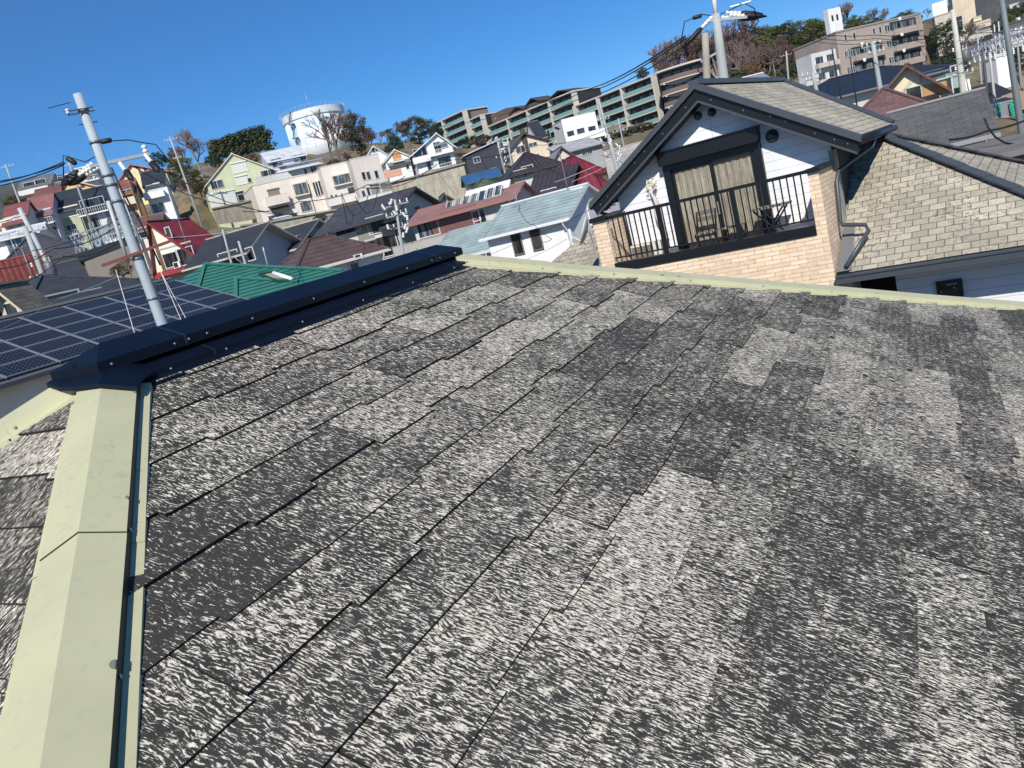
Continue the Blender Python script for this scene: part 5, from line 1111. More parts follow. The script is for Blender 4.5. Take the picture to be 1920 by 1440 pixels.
# ---- water tank ---------------------------------------------------------------------------------------------------
a_, b2_ = at(545, 275, 255), at(656, 250, 255); tc = (a_ + b2_) / 2; tr = (b2_ - a_).length / 2 * 1.0
ztop = at(596, 205, 255).z; zbt = at(612, 284, 247).z; tc = Vector((tc.x, tc.y, zbt)); Ht = ztop - zbt
tank = thing('water_tank', 'round white and pale blue water tank with cloud mural on the hilltop', 'water tank', tc)
def tankm():
    b = NB('tank_mural'); g = b.gen(); n = b.noise(b.mapv(g, (.05, .05, .09)), 1.0, 3, .5); c = b.mix(b.ramp(n, .47, .53), (.54, .67, .82), (.84, .86, .88)); b.base(c); b.rough(.55); return b.m
mb = MB(); mb.lathe((0, 0, -2), (0, 0, 1), [(0, tr), (Ht * .8 + 2, tr)], 48); part(mb, 'drum', tankm(), tank)
mb = MB(); mb.lathe((0, 0, Ht * .78), (0, 0, 1), [(0, tr), (.3, tr * 1.035), (Ht * .17, tr * 1.035), (Ht * .17 + .1, tr * 1.0), (Ht * .2, tr * .6), (Ht * .21, .1)], 48); mb.sm = [False] * len(mb.f); part(mb, 'rim_walkway', paint((222, 226, 230), .5), tank)
mb = MB(); zz = Ht * .95
for i in range(40):
    t = 2 * math.pi * i / 40; t2 = 2 * math.pi * (i + 1) / 40; r = tr * 1.07; p = Vector((r * math.cos(t), r * math.sin(t), zz)); p2 = Vector((r * math.cos(t2), r * math.sin(t2), zz)); mb.beam(p, p + Z * 1.2, .07, .07); mb.beam(p + Z * 1.2, p2 + Z * 1.2, .06, .06)
part(mb, 'railing', GALV, tank)
dv = (EYE - tc); dv.z = 0; dv.normalize(); sv = Vector((-dv.y, dv.x, 0)); mb = MB(); lad = (dv * .83 + sv * -.56).normalized(); lad = (dv * math.cos(.62) - sv * math.sin(.62) * -1).normalized() if False else (dv * math.cos(.75) + sv * math.sin(.75) * (1 if sv.x < 0 else -1)).normalized()
tg = Vector((-lad.y, lad.x, 0))
mb.beam(lad * (tr + .9) - tg * .5, lad * (tr + .9) - tg * .5 + Z * Ht * .98, .12, .12); mb.beam(lad * (tr + .9) + tg * .5, lad * (tr + .9) + tg * .5 + Z * Ht * .98, .12, .12)
for i in range(3): z = Ht * (.12 + .3 * i); mb.box(lad.x * (tr + .8) - .9, lad.x * (tr + .8) + .9, lad.y * (tr + .8) - .9, lad.y * (tr + .8) + .9, z, z + .2); mb.beam(lad * (tr + .8) - tg + Z * z, lad * (tr + .8) + tg + Z * (z + Ht * .26), .5, .12)
part(mb, 'stair', paint((120, 150, 160), .5), tank)
mb = MB(); mb.tube([Vector((-.5, 0, Ht)), Vector((-.5, 0, Ht + 6))], .09, 5); part(mb, 'mast', GALV, tank)
for t in range(8): TP.append((tc.x + tr * 1.2 * math.cos(t * .785), tc.y + tr * 1.2 * math.sin(t * .785), zbt - .3))
fn = thing('fence', 'tall wire mesh fence in front of the water tank', 'fence', (0, 0, 0)); fps = [at(px, py, 238) for px, py in ((565, 283), (578, 281), (594, 277), (611, 273), (627, 270))]
for i, p in enumerate(fps):
    mb = MB(); mb.beam(p, p + Z * 3.2, .12, .12); part(mb, 'post', GALV, fn)
    if i: 
        mb = MB()
        for k in range(4): mb.beam(fps[i - 1] + Z * (.4 + k * .9), p + Z * (.4 + k * .9), .05, .05)
        part(mb, 'mesh_panel', GALV, fn)
# retaining wall
def strip_wall(label, pts, D, wd, kind, col, name='retaining_wall', cat='wall', hts=None, top=None):
    P = [at(px, py, d) for (px, py), d in zip(pts, D)]; o = thing(name, label, cat, P[0]); mb = MB(); O = P[0]
    for i in range(len(P) - 1):
        a, b_ = P[i] - O, P[i + 1] - O; h0, h1 = hts[i], hts[i + 1]; d = (b_ - a); n = Vector((-d.y, d.x, 0)).normalized() * wd
        mb.hexa([a - Z * h0, b_ - Z * h1, b_ - Z * h1 + n, a - Z * h0 + n, a, b_, b_ + n, a + n])
    part(mb, 'wall', wall(col, kind), o)
    mb = MB()
    for i in range(len(P) - 1): mb.beam(P[i] - O + Z * .05, P[i + 1] - O + Z * .05, .5, .2)
    part(mb, 'coping', wall(tuple(int(c * .8) for c in col)), o)
    for p, h in zip(P, hts): TP.append((p.x, p.y, p.z - h))
    return o
strip_wall('tall streaked concrete retaining wall under the white villas', [(733, 343), (800, 326), (869, 307), (877, 345)], [108, 109, 110, 128], 1.0, 'concrete', (196, 186, 160), hts=[5.5, 6.0, 6.5, 6.5])
strip_wall('low stone retaining wall under the pale green gabled house', [(398, 392), (440, 384), (482, 374)], [120, 119, 118], .6, 'concrete', (150, 140, 122), hts=[2.2, 2.4, 2.6])
strip_wall('low block wall below the long cream house', [(450, 424), (500, 418), (575, 404), (640, 392)], [104, 104, 104, 104], .4, 'concrete', (178, 170, 152), hts=[1.6, 1.6, 1.6, 1.6], name='block_wall')

# ================================================================== 3. trees
BARK = paint((112, 98, 86), .9, name='bark'); BARKG = paint((150, 140, 132), .9, name='pale_bark'); TWIG = paint((138, 120, 114), .95, name='twigs'); TWIGR = paint((112, 84, 76), .95, name='red_brown_twigs')
def leaf_crown(seed, n_cl, n_lf, shape, size, flat=1.0):
    """leaf sprays gathered in clumps over the volume of a unit crown (height 1, z 0..1)"""
    R = random.Random(seed); mb = MB()
    for i in range(n_cl):
        while True:
            p = Vector((R.uniform(-1, 1), R.uniform(-1, 1), R.uniform(0, 1)))
            if shape(p): break
        tone = R.uniform(0, 1); warm = R.random() ** 2; cr = R.uniform(.07, .13)
        for j in range(n_lf):
            d = Vector((R.gauss(0, 1), R.gauss(0, 1), R.gauss(0, 1))).normalized() * cr * R.uniform(.4, 1.05)
            c = p * 1 + Vector((d.x, d.y, d.z * .7)); c = Vector((c.x, c.y, c.z))
            nrm = (d.normalized() + Vector((R.gauss(0, .6), R.gauss(0, .6), R.gauss(.3, .6)))).normalized(); t = nrm.orthogonal().normalized(); b_ = nrm.cross(t); a = R.uniform(0, 6.28); t, b_ = t * math.cos(a) + b_ * math.sin(a), b_ * math.cos(a) - t * math.sin(a)
            s = size * R.uniform(.6, 1.3); col = (min(1, max(0, tone * .7 + R.uniform(0, .3))), warm * R.random(), 0, 1)
            mb.poly([c - t * s, c - b_ * s * .5 + nrm * s * .15, c + t * s, c + b_ * s * .5], 0, col)
    return mb
def sh_round(p): r = math.sqrt(p.x ** 2 + p.y ** 2); z = (p.z - .5) * 2; return r * r / .25 + z * z < 1 and r * r / .25 + z * z > .25
def sh_cone(p): r = math.hypot(p.x, p.y); return .05 < p.z < .98 and r < .40 * (1 - p.z) ** .75 + .04 and r > .3 * (1 - p.z) * .5
def sh_egg(p): r = math.hypot(p.x, p.y); return r < .36 * math.sin(math.pi * min(1, max(0, p.z)) ** .8) + .02
def trunk_mesh(seed, h, r, limbs=5):
    R = random.Random(seed); mb = MB(); top = Vector((R.uniform(-.04, .04), R.uniform(-.04, .04), h)); mb.tube([(0, 0, -.25), (top.x * .4, top.y * .4, h * .5), top], [r * 1.2, r * .8, r * .3], 6)
    for i in range(limbs):
        z = h * R.uniform(.35, .9); a = R.uniform(0, 6.28); l = R.uniform(.18, .34); mb.tube([(0, 0, z), (math.cos(a) * l * .6, math.sin(a) * l * .6, z + l * .4), (math.cos(a) * l, math.sin(a) * l, z + l * .8)], [r * .4, r * .25, r * .08], 4)
    return mb
def bare_mesh(seed, spread=.5, depth=6, up=.35):
    R = random.Random(seed); tm, cm = MB(), MB()
    def go(p, d, l, r, k):
        q = p + d * l + Vector((R.uniform(-1, 1), R.uniform(-1, 1), 0)) * l * .06
        (tm if k >= depth - 1 else cm).tube([p, (p + q) / 2 + Vector((R.uniform(-1, 1), R.uniform(-1, 1), R.uniform(-.3, .3))) * l * .07, q], [r, r * .85, r * .7], 5 if k >= depth - 1 else 3, cap=False)
        if k == 0: return
        n = 3
        if k == depth: n = 4
        for i in range(n):
            nd = (d + Vector((R.gauss(0, spread), R.gauss(0, spread), R.gauss(up * .5, .22)))).normalized(); go(q - d * l * R.uniform(0, .35), nd, l * R.uniform(.62, .82), r * .66, k - 1)
    go(Vector((0, 0, -.05)), Vector((0, 0, 1)), .26, .026, depth); return tm, cm
_proto = {}
def tree_meshes(kind):
    if kind in _proto: return _proto[kind]
    k, sd = kind.split('_'); sd = int(sd)
    if k == 'round': c = leaf_crown(sd, 110, 56, sh_round, .024); t = trunk_mesh(sd, .62, .03)
    elif k == 'cone': c = leaf_crown(sd, 120, 50, sh_cone, .022); t = trunk_mesh(sd, .9, .022, 9)
    elif k == 'egg': c = leaf_crown(sd, 120, 50, sh_egg, .022); t = trunk_mesh(sd, .7, .024, 6)
    else: t, c = bare_mesh(sd, .5 if k == 'bare' else .32)
    if k in ('bare', 'pole'):
        mz = max(v[2] for v in c.v); t.v = [(x / mz, y / mz, z / mz) for x, y, z in t.v]; c.v = [(x / mz, y / mz, z / mz) for x, y, z in c.v]
    _proto[kind] = (t, c, {}); return _proto[kind]
def tree(kind, px, py, pt, D, label, col, wf=1.0, group=None, bark=None, cat='tree', name='tree'):
    """base pixel (px, py), top at pixel row pt, D metres away"""
    t, c, cache = tree_meshes(kind); B = at(px, py, D); v = ray(px, py); L = D / math.hypot(v.x, v.y)
    H = (py - pt) / FPX * L * .985; o = thing(name, label, cat, B, (px * 1.7) % 6.28, group); o.scale = (H * wf, H * wf, H)
    bare = kind[:4] in ('bare', 'pole'); key = (col, bark)
    if key not in cache:
        m2 = (col if not isinstance(col, tuple) else leafm(col)); a = t.build('trunk', bark or BARK, o); b_ = c.build('branches' if bare else 'crown', m2, o); cache[key] = (a, b_)
    else:
        for s in cache[key]:
            d = s.copy(); COL.objects.link(d); d.parent = o
    TP.append((B.x, B.y, B.z)); return o
GR1, GR2, GR3, GR4, BRW = (58, 70, 38), (74, 82, 40), (46, 60, 42), (88, 90, 48), (84, 68, 52)
tree('bare_1', 378, 326, 240, 158, 'large bare tree standing left of the dark hedge', TWIG, .85, bark=BARKG)
tree('bare_2', 350, 330, 272, 162, 'smaller bare tree left of the large bare tree', TWIG, .8, bark=BARKG)
tree('bare_3', 637, 302, 203, 170, 'wide bare tree in front of the water tank', TWIG, .92, bark=BARK)
tree('pole_4', 622, 300, 225, 174, 'slim bare tree leaning beside the wide bare tree at the tank', TWIG, .6, bark=BARK)
tree('egg_5', 678, 288, 202, 185, 'tall rusty brown conifer at the right edge of the water tank', (72, 58, 40), .95)
tree('bare_6', 700, 286, 244, 178, 'low reddish bare bush tree below the rusty conifer', TWIGR, 1.0)
tree('cone_7', 742, 284, 238, 175, 'dark green conifer behind the orange shuttered cottage', GR3, 1.1)
tree('round_8', 788, 268, 214, 190, 'round crowned olive and brown tree left of the apartment terrace', (62, 62, 36), 1.25)
tree('bare_9', 768, 268, 222, 188, 'bare tree mixed into the round olive tree', TWIGR, .9)
tree('egg_10', 822, 270, 226, 180, 'dark evergreen in front of the left end of the apartment terrace', GR3, 1.0)
tree('bare_11', 716, 272, 246, 215, 'thin bare tree on the skyline right of the rusty conifer', TWIG, .9)
tree('bare_12', 728, 270, 242, 225, 'second thin bare tree on the skyline near the dark conifer', TWIG, .9)
tree('bare_13', 845, 296, 270, 160, 'bare shrub behind the white villa roof', TWIGR, 1.2)
tree('round_14', 690, 305, 285, 168, 'low brown shrub at the foot of the rusty conifer', BRW, 1.6)
tree('round_15', 345, 330, 292, 150, 'olive shrub behind the tall white house', GR4, 1.3)
tree('cone_16', 330, 312, 276, 172, 'dark pointed evergreen on the left hilltop', GR3, 1.0)
tree('round_17', 300, 316, 286, 185, 'dark evergreen behind the cream red edged gables', GR3, 1.2)
tree('round_18', 360, 352, 318, 145, 'dark green bush between the white house and the pale green house', GR1, 1.6)
tree('round_19', 377, 364, 340, 138, 'dark green bush at the left foot of the pale green house', GR1, 1.5)
tree('bare_20', 362, 372, 335, 134, 'bare shrub beside the pole left of the pale green house', TWIGR, 1.3)
for i, (px, py, pt) in enumerate(((66, 390, 366), (50, 392, 372), (30, 388, 366), (100, 380, 362))):
    tree('round_%d' % (15 if i % 2 else 14), px, py, pt, 142, ['reddish shrub on the bank below the ash white house', 'dark shrub left of the reddish shrub on the bank', 'olive shrub at the left end of the bank', 'small brown shrub at the right end of the bank'][i], [(96, 62, 48), GR1, GR4, BRW][i], 1.7)
tree('bare_21', 792, 416, 392, 100, 'small bare shrub at the foot of the concrete retaining wall', TWIGR, 1.3)
tree('round_14', 770, 412, 395, 98, 'dry ochre bush below the concrete retaining wall', (120, 90, 52), 2.0)
tree('round_15', 603, 420, 400, 98, 'round green shrub at the right end of the block wall', GR1, 1.4)
tree('round_14', 890, 300, 284, 170, 'dark hedge bush above the navy box house', GR3, 2.4)
tree('round_15', 862, 304, 286, 165, 'brown green bush between villa and navy box house', BRW, 2.0)
tree('round_8', 776, 490, 470, 46, 'yellow green shrubs beside the long terrace house', (112, 110, 50), 1.6)
tree('round_15', 955, 330, 308, 110, 'dark green bush between the two thin poles', GR1, 1.2)
tree('egg_5', 1208, 150, 125, 270, 'single green tree behind the roof of the apartment terrace', GR1, 1.2)
tree('bare_9', 1195, 152, 132, 275, 'bare tree behind the roof of the apartment terrace', TWIG, 1.3)
# the wooded knoll behind the gable
R = random.Random(9); LB = {'b': 'bare grey brown tree in the wooded knoll', 'g': 'dark green evergreen in the wooded knoll', 'o': 'rust coloured tree in the wooded knoll'}
wood = [('b', 1252, 160, 92, 250), ('b', 1268, 165, 74, 252), ('b', 1288, 170, 70, 254), ('b', 1308, 168, 66, 250), ('b', 1330, 172, 62, 250), ('b', 1350, 175, 58, 248), ('b', 1368, 178, 44, 252), ('b', 1388, 172, 60, 245), ('b', 1402, 176, 72, 240), ('b', 1420, 178, 84, 238),
        ('b', 1248, 172, 108, 240), ('b', 1300, 176, 104, 236), ('b', 1376, 182, 100, 232), ('b', 1440, 176, 92, 236), ('b', 1456, 170, 80, 238), ('b', 1470, 160, 70, 242),
        ('g', 1432, 118, 50, 262), ('g', 1450, 112, 44, 266), ('g', 1472, 108, 46, 266), ('g', 1490, 104, 50, 262), ('g', 1424, 138, 66, 250), ('g', 1445, 140, 76, 244), ('g', 1506, 100, 40, 268), ('g', 1528, 92, 36, 272), ('g', 1550, 84, 38, 274), ('g', 1600, 62, 28, 270), ('g', 1622, 58, 30, 270), ('g', 1705, 44, 18, 268), ('g', 1688, 48, 24, 270), ('g', 1722, 42, 24, 268), ('g', 1480, 152, 118, 226), ('g', 1456, 160, 128, 224), ('g', 1244, 172, 136, 232), ('g', 1392, 180, 128, 228), ('g', 1342, 150, 78, 258), ('g', 1500, 130, 84, 244), ('g', 1640, 58, 34, 272),
        ('o', 1408, 176, 118, 228), ('o', 1424, 174, 112, 229), ('o', 1434, 178, 132, 224), ('o', 1300, 150, 104, 246), ('b', 1582, 56, 8, 280), ('b', 1592, 54, 10, 282), ('b', 1642, 52, 16, 282), ('b', 1660, 48, 16, 282), ('b', 1740, 36, 16, 282), ('b', 1240, 158, 100, 262), ('b', 1490, 150, 92, 240), ('g', 1338, 120, 70, 262), ('g', 1352, 128, 84, 258)]
for i, (k, px, py, pt, D) in enumerate(wood):
    kd = {'b': ['bare_1', 'bare_9', 'pole_4', 'bare_3', 'bare_6'][i % 5], 'g': ['round_8', 'egg_5', 'round_14', 'egg_10'][i % 4], 'o': 'bare_21'}[k]
    mt = {'b': [TWIG, TWIGR][(i // 2) % 2], 'g': [GR1, GR2, GR4][i % 3], 'o': (104, 74, 50)}[k]
    if k == 'o': kd = 'egg_10'
    tree(kd, px, py, pt, D, LB[k], mt, {'b': .9, 'g': 1.35, 'o': 1.0}[k] * R.uniform(.9, 1.15), {'b': 'bare trees of the wooded knoll', 'g': 'evergreens of the wooded knoll', 'o': 'rust coloured trees of the wooded knoll'}[k], bark=BARK if k != 'b' else BARKG)
for i, (k, px, py, pt, D, lb) in enumerate((('egg_10', 1786, 150, 76, 175, 'dark evergreen at the right end of the grey beige apartments'), ('round_14', 1775, 92, 40, 180, 'small round evergreen above the right corner of the grey beige apartments'), ('egg_5', 1772, 165, 104, 160, 'dark tree below the right corner of the grey beige apartments'),
        ('round_8', 1896, 44, 14, 230, 'green tree on the far right slope under the white house'), ('round_14', 1914, 30, 6, 235, 'dark tree at the right border above the long roofed building'), ('round_15', 1884, 60, 28, 225, 'green tree left on the far right slope'), ('egg_10', 1902, 122, 84, 150, 'dark trees beside the railway at the right border'), ('round_14', 1915, 130, 92, 140, 'dark bush beside the railway at the right border'), ('bare_9', 1812, 92, 44, 210, 'bare tree in front of the cream tower'), ('bare_3', 1822, 130, 72, 150, 'bare tree among the railway masts'), ('egg_5', 1868, 122, 96, 160, 'dark bush behind the white sign by the railway'), ('round_8', 1852, 190, 168, 106, 'brown shrub beside the navy roofed small house'))):
    tree(k, px, py, pt, D, lb, TWIG if k.startswith('bare') else [GR3, GR1, GR3, GR1, GR3, GR2, GR3, GR3, 0, 0, GR3, BRW][i], 1.0 if k.startswith('bare') else 1.2)
# long clipped hedge on the skyline
hp = [at(px, py, D) for px, py, D in ((402, 300, 196), (428, 296, 197), (456, 290, 198), (484, 284, 199), (512, 280, 200))]; R = random.Random(3); mb = MB(); O = hp[0]
for i in range(len(hp) - 1):
    for j in range(110):
        p = hp[i].lerp(hp[i + 1], R.random()) - O; hgt = 4.0 + 1.6 * (i + .5) / 4; c0 = p + Vector((R.uniform(-.8, .8), R.uniform(-1, 1), R.uniform(.3, hgt))); tn = R.random(); wm = R.random() ** 3
        for k in range(34):
            d = Vector((R.gauss(0, 1), R.gauss(0, 1), R.gauss(0, 1))).normalized() * R.uniform(.3, .85); c = c0 + d; n_ = (d + Vector((0, 0, .6))).normalized(); t = n_.orthogonal().normalized(); b_ = n_.cross(t); s = R.uniform(.16, .34); mb.poly([c - t * s, c - b_ * s * .6, c + t * s, c + b_ * s * .6], 0, (tn * .6 + R.random() * .4, wm, 0, 1))
hd = thing('hedge', 'long dark clipped hedge on the skyline left of the water tank', 'hedge', O); part(mb, 'foliage', leafm(GR1), hd)
mb = MB()
for i in range(len(hp) - 1): mb.tube([hp[i] - O, (hp[i] + hp[i + 1]) / 2 - O + Z * .8, hp[i + 1] - O], .25, 5)
part(mb, 'stem', BARK, hd)
for p in hp: TP.append((p.x, p.y, p.z))

# ================================================================== 4. poles and wires
INS = [PORC]
def insul(mb, a, b_, r=.06, n=6):
    a, b_ = Vector(a), Vector(b_); d = b_ - a; L = d.length; pr = []
    for i in range(n): pr += [(L * i / n, r * .5), (L * (i + .3) / n, r), (L * (i + .6) / n, r), (L * (i + .95) / n, r * .5)]
    mb.lathe(a, d, pr, 8)
def pole(label, t, b_, D, r0, r1, arms=(), D2=None, mat=None, deep=9, extras=None, cat='utility pole', name='utility_pole', group=None):
    T, Bq = at(t[0], t[1], D2 or D), at(b_[0], b_[1], D); d = (T - Bq).normalized(); L = (T - Bq).length; o = thing(name, label, cat, Bq, 0, group); base = -d * deep
    mb = MB(); mb.tube([base, Vector(), d * L * .5, d * L], [r1 + .01 * deep * .4, r1, (r0 + r1) / 2, r0], 14); part(mb, 'shaft', mat or CONC, o)
    for (fr, az, ln, off) in arms:      # height fraction, bearing, length, sideways offset
        c = d * L * fr; v = brg(az); a = c + v * (off - ln / 2); e = c + v * (off + ln / 2); mb = MB(); mb.beam(a - v.cross(Z) * (r0 + .05), e - v.cross(Z) * (r0 + .05), .075, .075); q = part(mb, 'crossarm', GALV, o)
        for s in (.04, .3, .7, .96):
            p = a.lerp(e, s) - v.cross(Z) * (r0 + .05); mb = MB(); insul(mb, p + Z * .04, p + Z * .24, .05, 2); part(mb, 'insulator', PORC, q)
    if extras: extras(o, d, L)
    return o, Bq, d, L
def world(o, p): return o.location + p
# the big pole on the left
def ex1(o, d, L):
    v = brg(70)
    for z in (.12, .3, .55, .62, .66, .80, .93): mb = MB(); mb.tube([d * L * z - Z * .02, d * L * z + Z * .03], .155 - .03 * z, 14); part(mb, 'band', paint((120, 126, 130), .4, .4), o)
    # dead-end insulators and rubber covers
    for (u, hh, side, ln) in ((.95, .02, 1, .9), (.35, -.05, 1, .9), (-.25, -.02, -1, .95), (-.1, -.05, -1, 1.1), (-.2, .06, -1, .8)):
        a = d * L * .71 + v * u + Z * hh; dirn = (Vector((.42, -.62, -.62)) if side > 0 else Vector((-.95, -.1, -.28))).normalized(); m1 = MB(); insul(m1, a, a + dirn * .38, .055, 4); part(m1, 'insulator', PORC, o)
        m2 = MB(); m2.lathe(a + dirn * .38, dirn, [(0, .05), (.10, .085), (.32, .075), (.46, .02)], 8); part(m2, 'rubber_cover', RUB, o)
    m1 = MB(); m1.beam(d * L * .71 - v * .30, d * L * .71 + v * 1.05 + Z * .02, .09, .075); q = part(m1, 'crossarm', GALV, o)
    for u in (.98, -.02):
        m1 = MB(); p = d * L * .71 + v * u; insul(m1, p + Z * .05, p + Z * .25, .07, 2); part(m1, 'insulator', PORC, q)
    p = d * L * .71; m1 = MB(); m1.tube([p + v * -.9 + Z * -.12, p + v * -.75 + Z * .36, p + v * -.35 + Z * .12, p + v * -.1 + Z * .2, p + v * -.12 + Z * .5, p + v * .25 + Z * .48, p + v * .7 + Z * .42, p + v * .98 + Z * .3, p + v * 1.25 + Z * .2, p + v * 1.45 - Z * .3], .014, 6); part(m1, 'jumper_wire', RUB, o)
    for pp, ax in ((p + v * .1 + Z * .49, v), (p + v * -.7 + Z * .3, Vector((.6, 0, -.7)))):
        m1 = MB(); m1.lathe(pp, ax, [(0, .03), (.03, .06), (.22, .06), (.26, .03)], 8); part(m1, 'rubber_cover', RUB, o)
    m1 = MB(); pt = d * L * .935; m1.beam(pt - v * .30 - Vector((0, .12, 0)), pt + v * .26 - Vector((0, .12, 0)), .025, .025); m1.beam(pt - v * .30 - Vector((0, .12, .08)), pt + v * .28 - Vector((0, .12, .08)), .025, .025); q = part(m1, 'top_bracket', DARKM, o); m1 = MB(); insul(m1, pt - v * .28 - Vector((0, .12, .06)), pt - v * .28 - Vector((0, .12, -.06)), .045, 2); part(m1, 'insulator', PORC, q)
    m1 = MB(); m1.beam(d * L * .305 - v * .75 - Vector((0, .16, 0)), d * L * .34 + v * .95 - Vector((0, .16, 0)), .07, .07); part(m1, 'crossarm', paint((124, 66, 56), .8, name='rusty_steel'), o)
    m1 = MB(); m1.tube([d * L * .30 - v * .24, d * L * .56 - v * .19], .045, 8); m1.tube([d * L * .33 + v * .18, d * L * .62 + v * .13], .018, 6); part(m1, 'conduit', paint((186, 190, 192), .5), o)
    m1 = MB()
    for z in (.06, .1, .14, .22, .42, .48, .88): m1.tube([d * L * z - v * .2, d * L * z + v * .2], .012, 5)
    part(m1, 'step_bolt', DARKM, o)
    m1 = MB(); m1.tube([d * L * .69 + v * .14, d * L * .6 + v * .18, d * L * .42 + v * .35, d * L * .25 + v * .42], .02, 6); part(m1, 'black_cable', RUB, o)
P1, P1B, P1d, P1L = pole('tall pale grey concrete utility pole with black cable covers, left of the scene', (145, 176), (305, 609), 21, .10, .135, extras=ex1, mat=paint((166, 178, 186), .7, name='painted_concrete'))
def ex_trans(o, d, L):
    v = brg(80)
    for z, u in ((.42, .42),):
        m = MB(); c = d * L * z + v * u; m.lathe(c, Z, [(0, .2), (.04, .24), (.62, .24), (.68, .16), (.7, .05)], 14); q = part(m, 'transformer', paint((96, 100, 104), .5), o)
        for k in (-.1, .1): 
            m = MB(); insul(m, c + Vector((k, 0, .66)), c + Vector((k, 0, .9)), .04, 3); part(m, 'insulator', PORC, q)
    R = random.Random(2)
    for k in range(5):
        m = MB(); p = d * L * (.3 + .09 * k); pts = [p + Vector((R.uniform(-.9, .9), R.uniform(-.4, .1), R.uniform(-.4, .4))) for _ in range(4)]; m.tube([p] + pts, .012, 4); part(m, 'loose_wire', RUB if k % 2 else paint((130, 170, 160), .5), o)
    for k in range(4):
        m = MB(); p = d * L * (.36 + .1 * k) + v * (.3 if k % 2 else -.3); insul(m, p, p + Z * .22, .06, 2); part(m, 'insulator', PORC, o)
pole('left one of the paired grey poles with a black bracket head', (46, 424), (108, 590), 43, .11, .13, arms=((.93, 75, 1.3, .2), (.42, 70, 1.2, 0)), extras=ex_trans)
pole('right one of the paired grey poles, plain and leaning', (36, 390), (134, 582), 45, .10, .13, mat=paint((176, 182, 184), .7, name='pale_concrete'))
pole('slim white pole on the left hill beside the bare tree', (318, 256), (347, 336), 120, .09, .14, arms=((.93, 80, 1.8, 0), (.5, 80, 1.1, 0)))
pole('distant pole standing in front of the left mountain', (10, 308), (32, 366), 130, .1, .14, arms=((.93, 80, 1.9, 0),))
pole('small pole behind the orange yellow gables', (129, 304), (139, 332), 120, .1, .14, arms=((.85, 80, 1.6, 0),))
def steps(o, d, L):
    for k in range(7):
        m = MB(); p = d * L * (.2 + .11 * k); m.tube([p - Vector((.2, 0, 0)), p + Vector((.2, 0, 0))], .015, 4); part(m, 'step_bolt', DARKM, o)
pole('thin grey pole in front of the navy roof, the taller of two', (417, 430), (435, 497), 46, .05, .065, extras=steps)
pole('thin grey pole in front of the navy roof, the shorter of two', (447, 452), (462, 500), 46, .06, .075, extras=steps)
pole('metal stove pipe pole rising before the second navy roof', (493, 463), (498, 482), 62, .07, .07, deep=2, mat=GALV)
def ex_clut(o, d, L):
    R = random.Random(5)
    for k in range(10):
        m = MB(); p = d * L * (.3 + .07 * k) + Vector((R.uniform(-.6, .6), -.1, 0)); insul(m, p, p + Vector((R.uniform(-.2, .2), 0, .28)), .08, 3); part(m, 'insulator', PORC, o)
    for k in range(5):
        m = MB(); p = d * L * (.4 + .1 * k); m.tube([p, p + Vector((R.uniform(-.9, .9), 0, R.uniform(-.6, .5))), p + Vector((R.uniform(-.9, .9), 0, R.uniform(-.9, .3)))], .018, 4); part(m, 'loose_wire', RUB, o)
pole('cluttered grey pole in front of the slate blue house', (740, 374), (756, 478), 44, .06, .085, arms=((.9, 80, 1.5, 0), (.72, 80, 1.2, 0), (.5, 80, 1.2, 0)), extras=ex_clut)
pole('left one of two thin poles before the cream gabled house', (931, 256), (949, 334), 96, .1, .14, arms=((.88, 80, 1.5, 0),), extras=ex_clut)
pole('right one of two thin poles before the cream gabled house', (951, 258), (964, 336), 98, .1, .14, arms=((.55, 80, 1.2, 0),))
pole('tall thin pole in front of the apartment terrace', (1122, 184), (1152, 300), 88, .09, .12, arms=((.66, 80, 1.4, 0),))
pole('stout grey pole with dark clamps beside the deep red roof', (1140, 252), (1160, 326), 60, .12, .15, extras=ex_clut)
pole('thin antenna pole in front of the green glass balconies', (1159, 222), (1168, 265), 90, .06, .08, arms=((.45, 80, 1.8, 0),), deep=4)
pole('thin brown antenna mast on the white chimney', (1049, 286), (1062, 344), 47.5, .025, .035, deep=.2, mat=paint((126, 104, 90), .6), name='antenna_mast', cat='antenna')
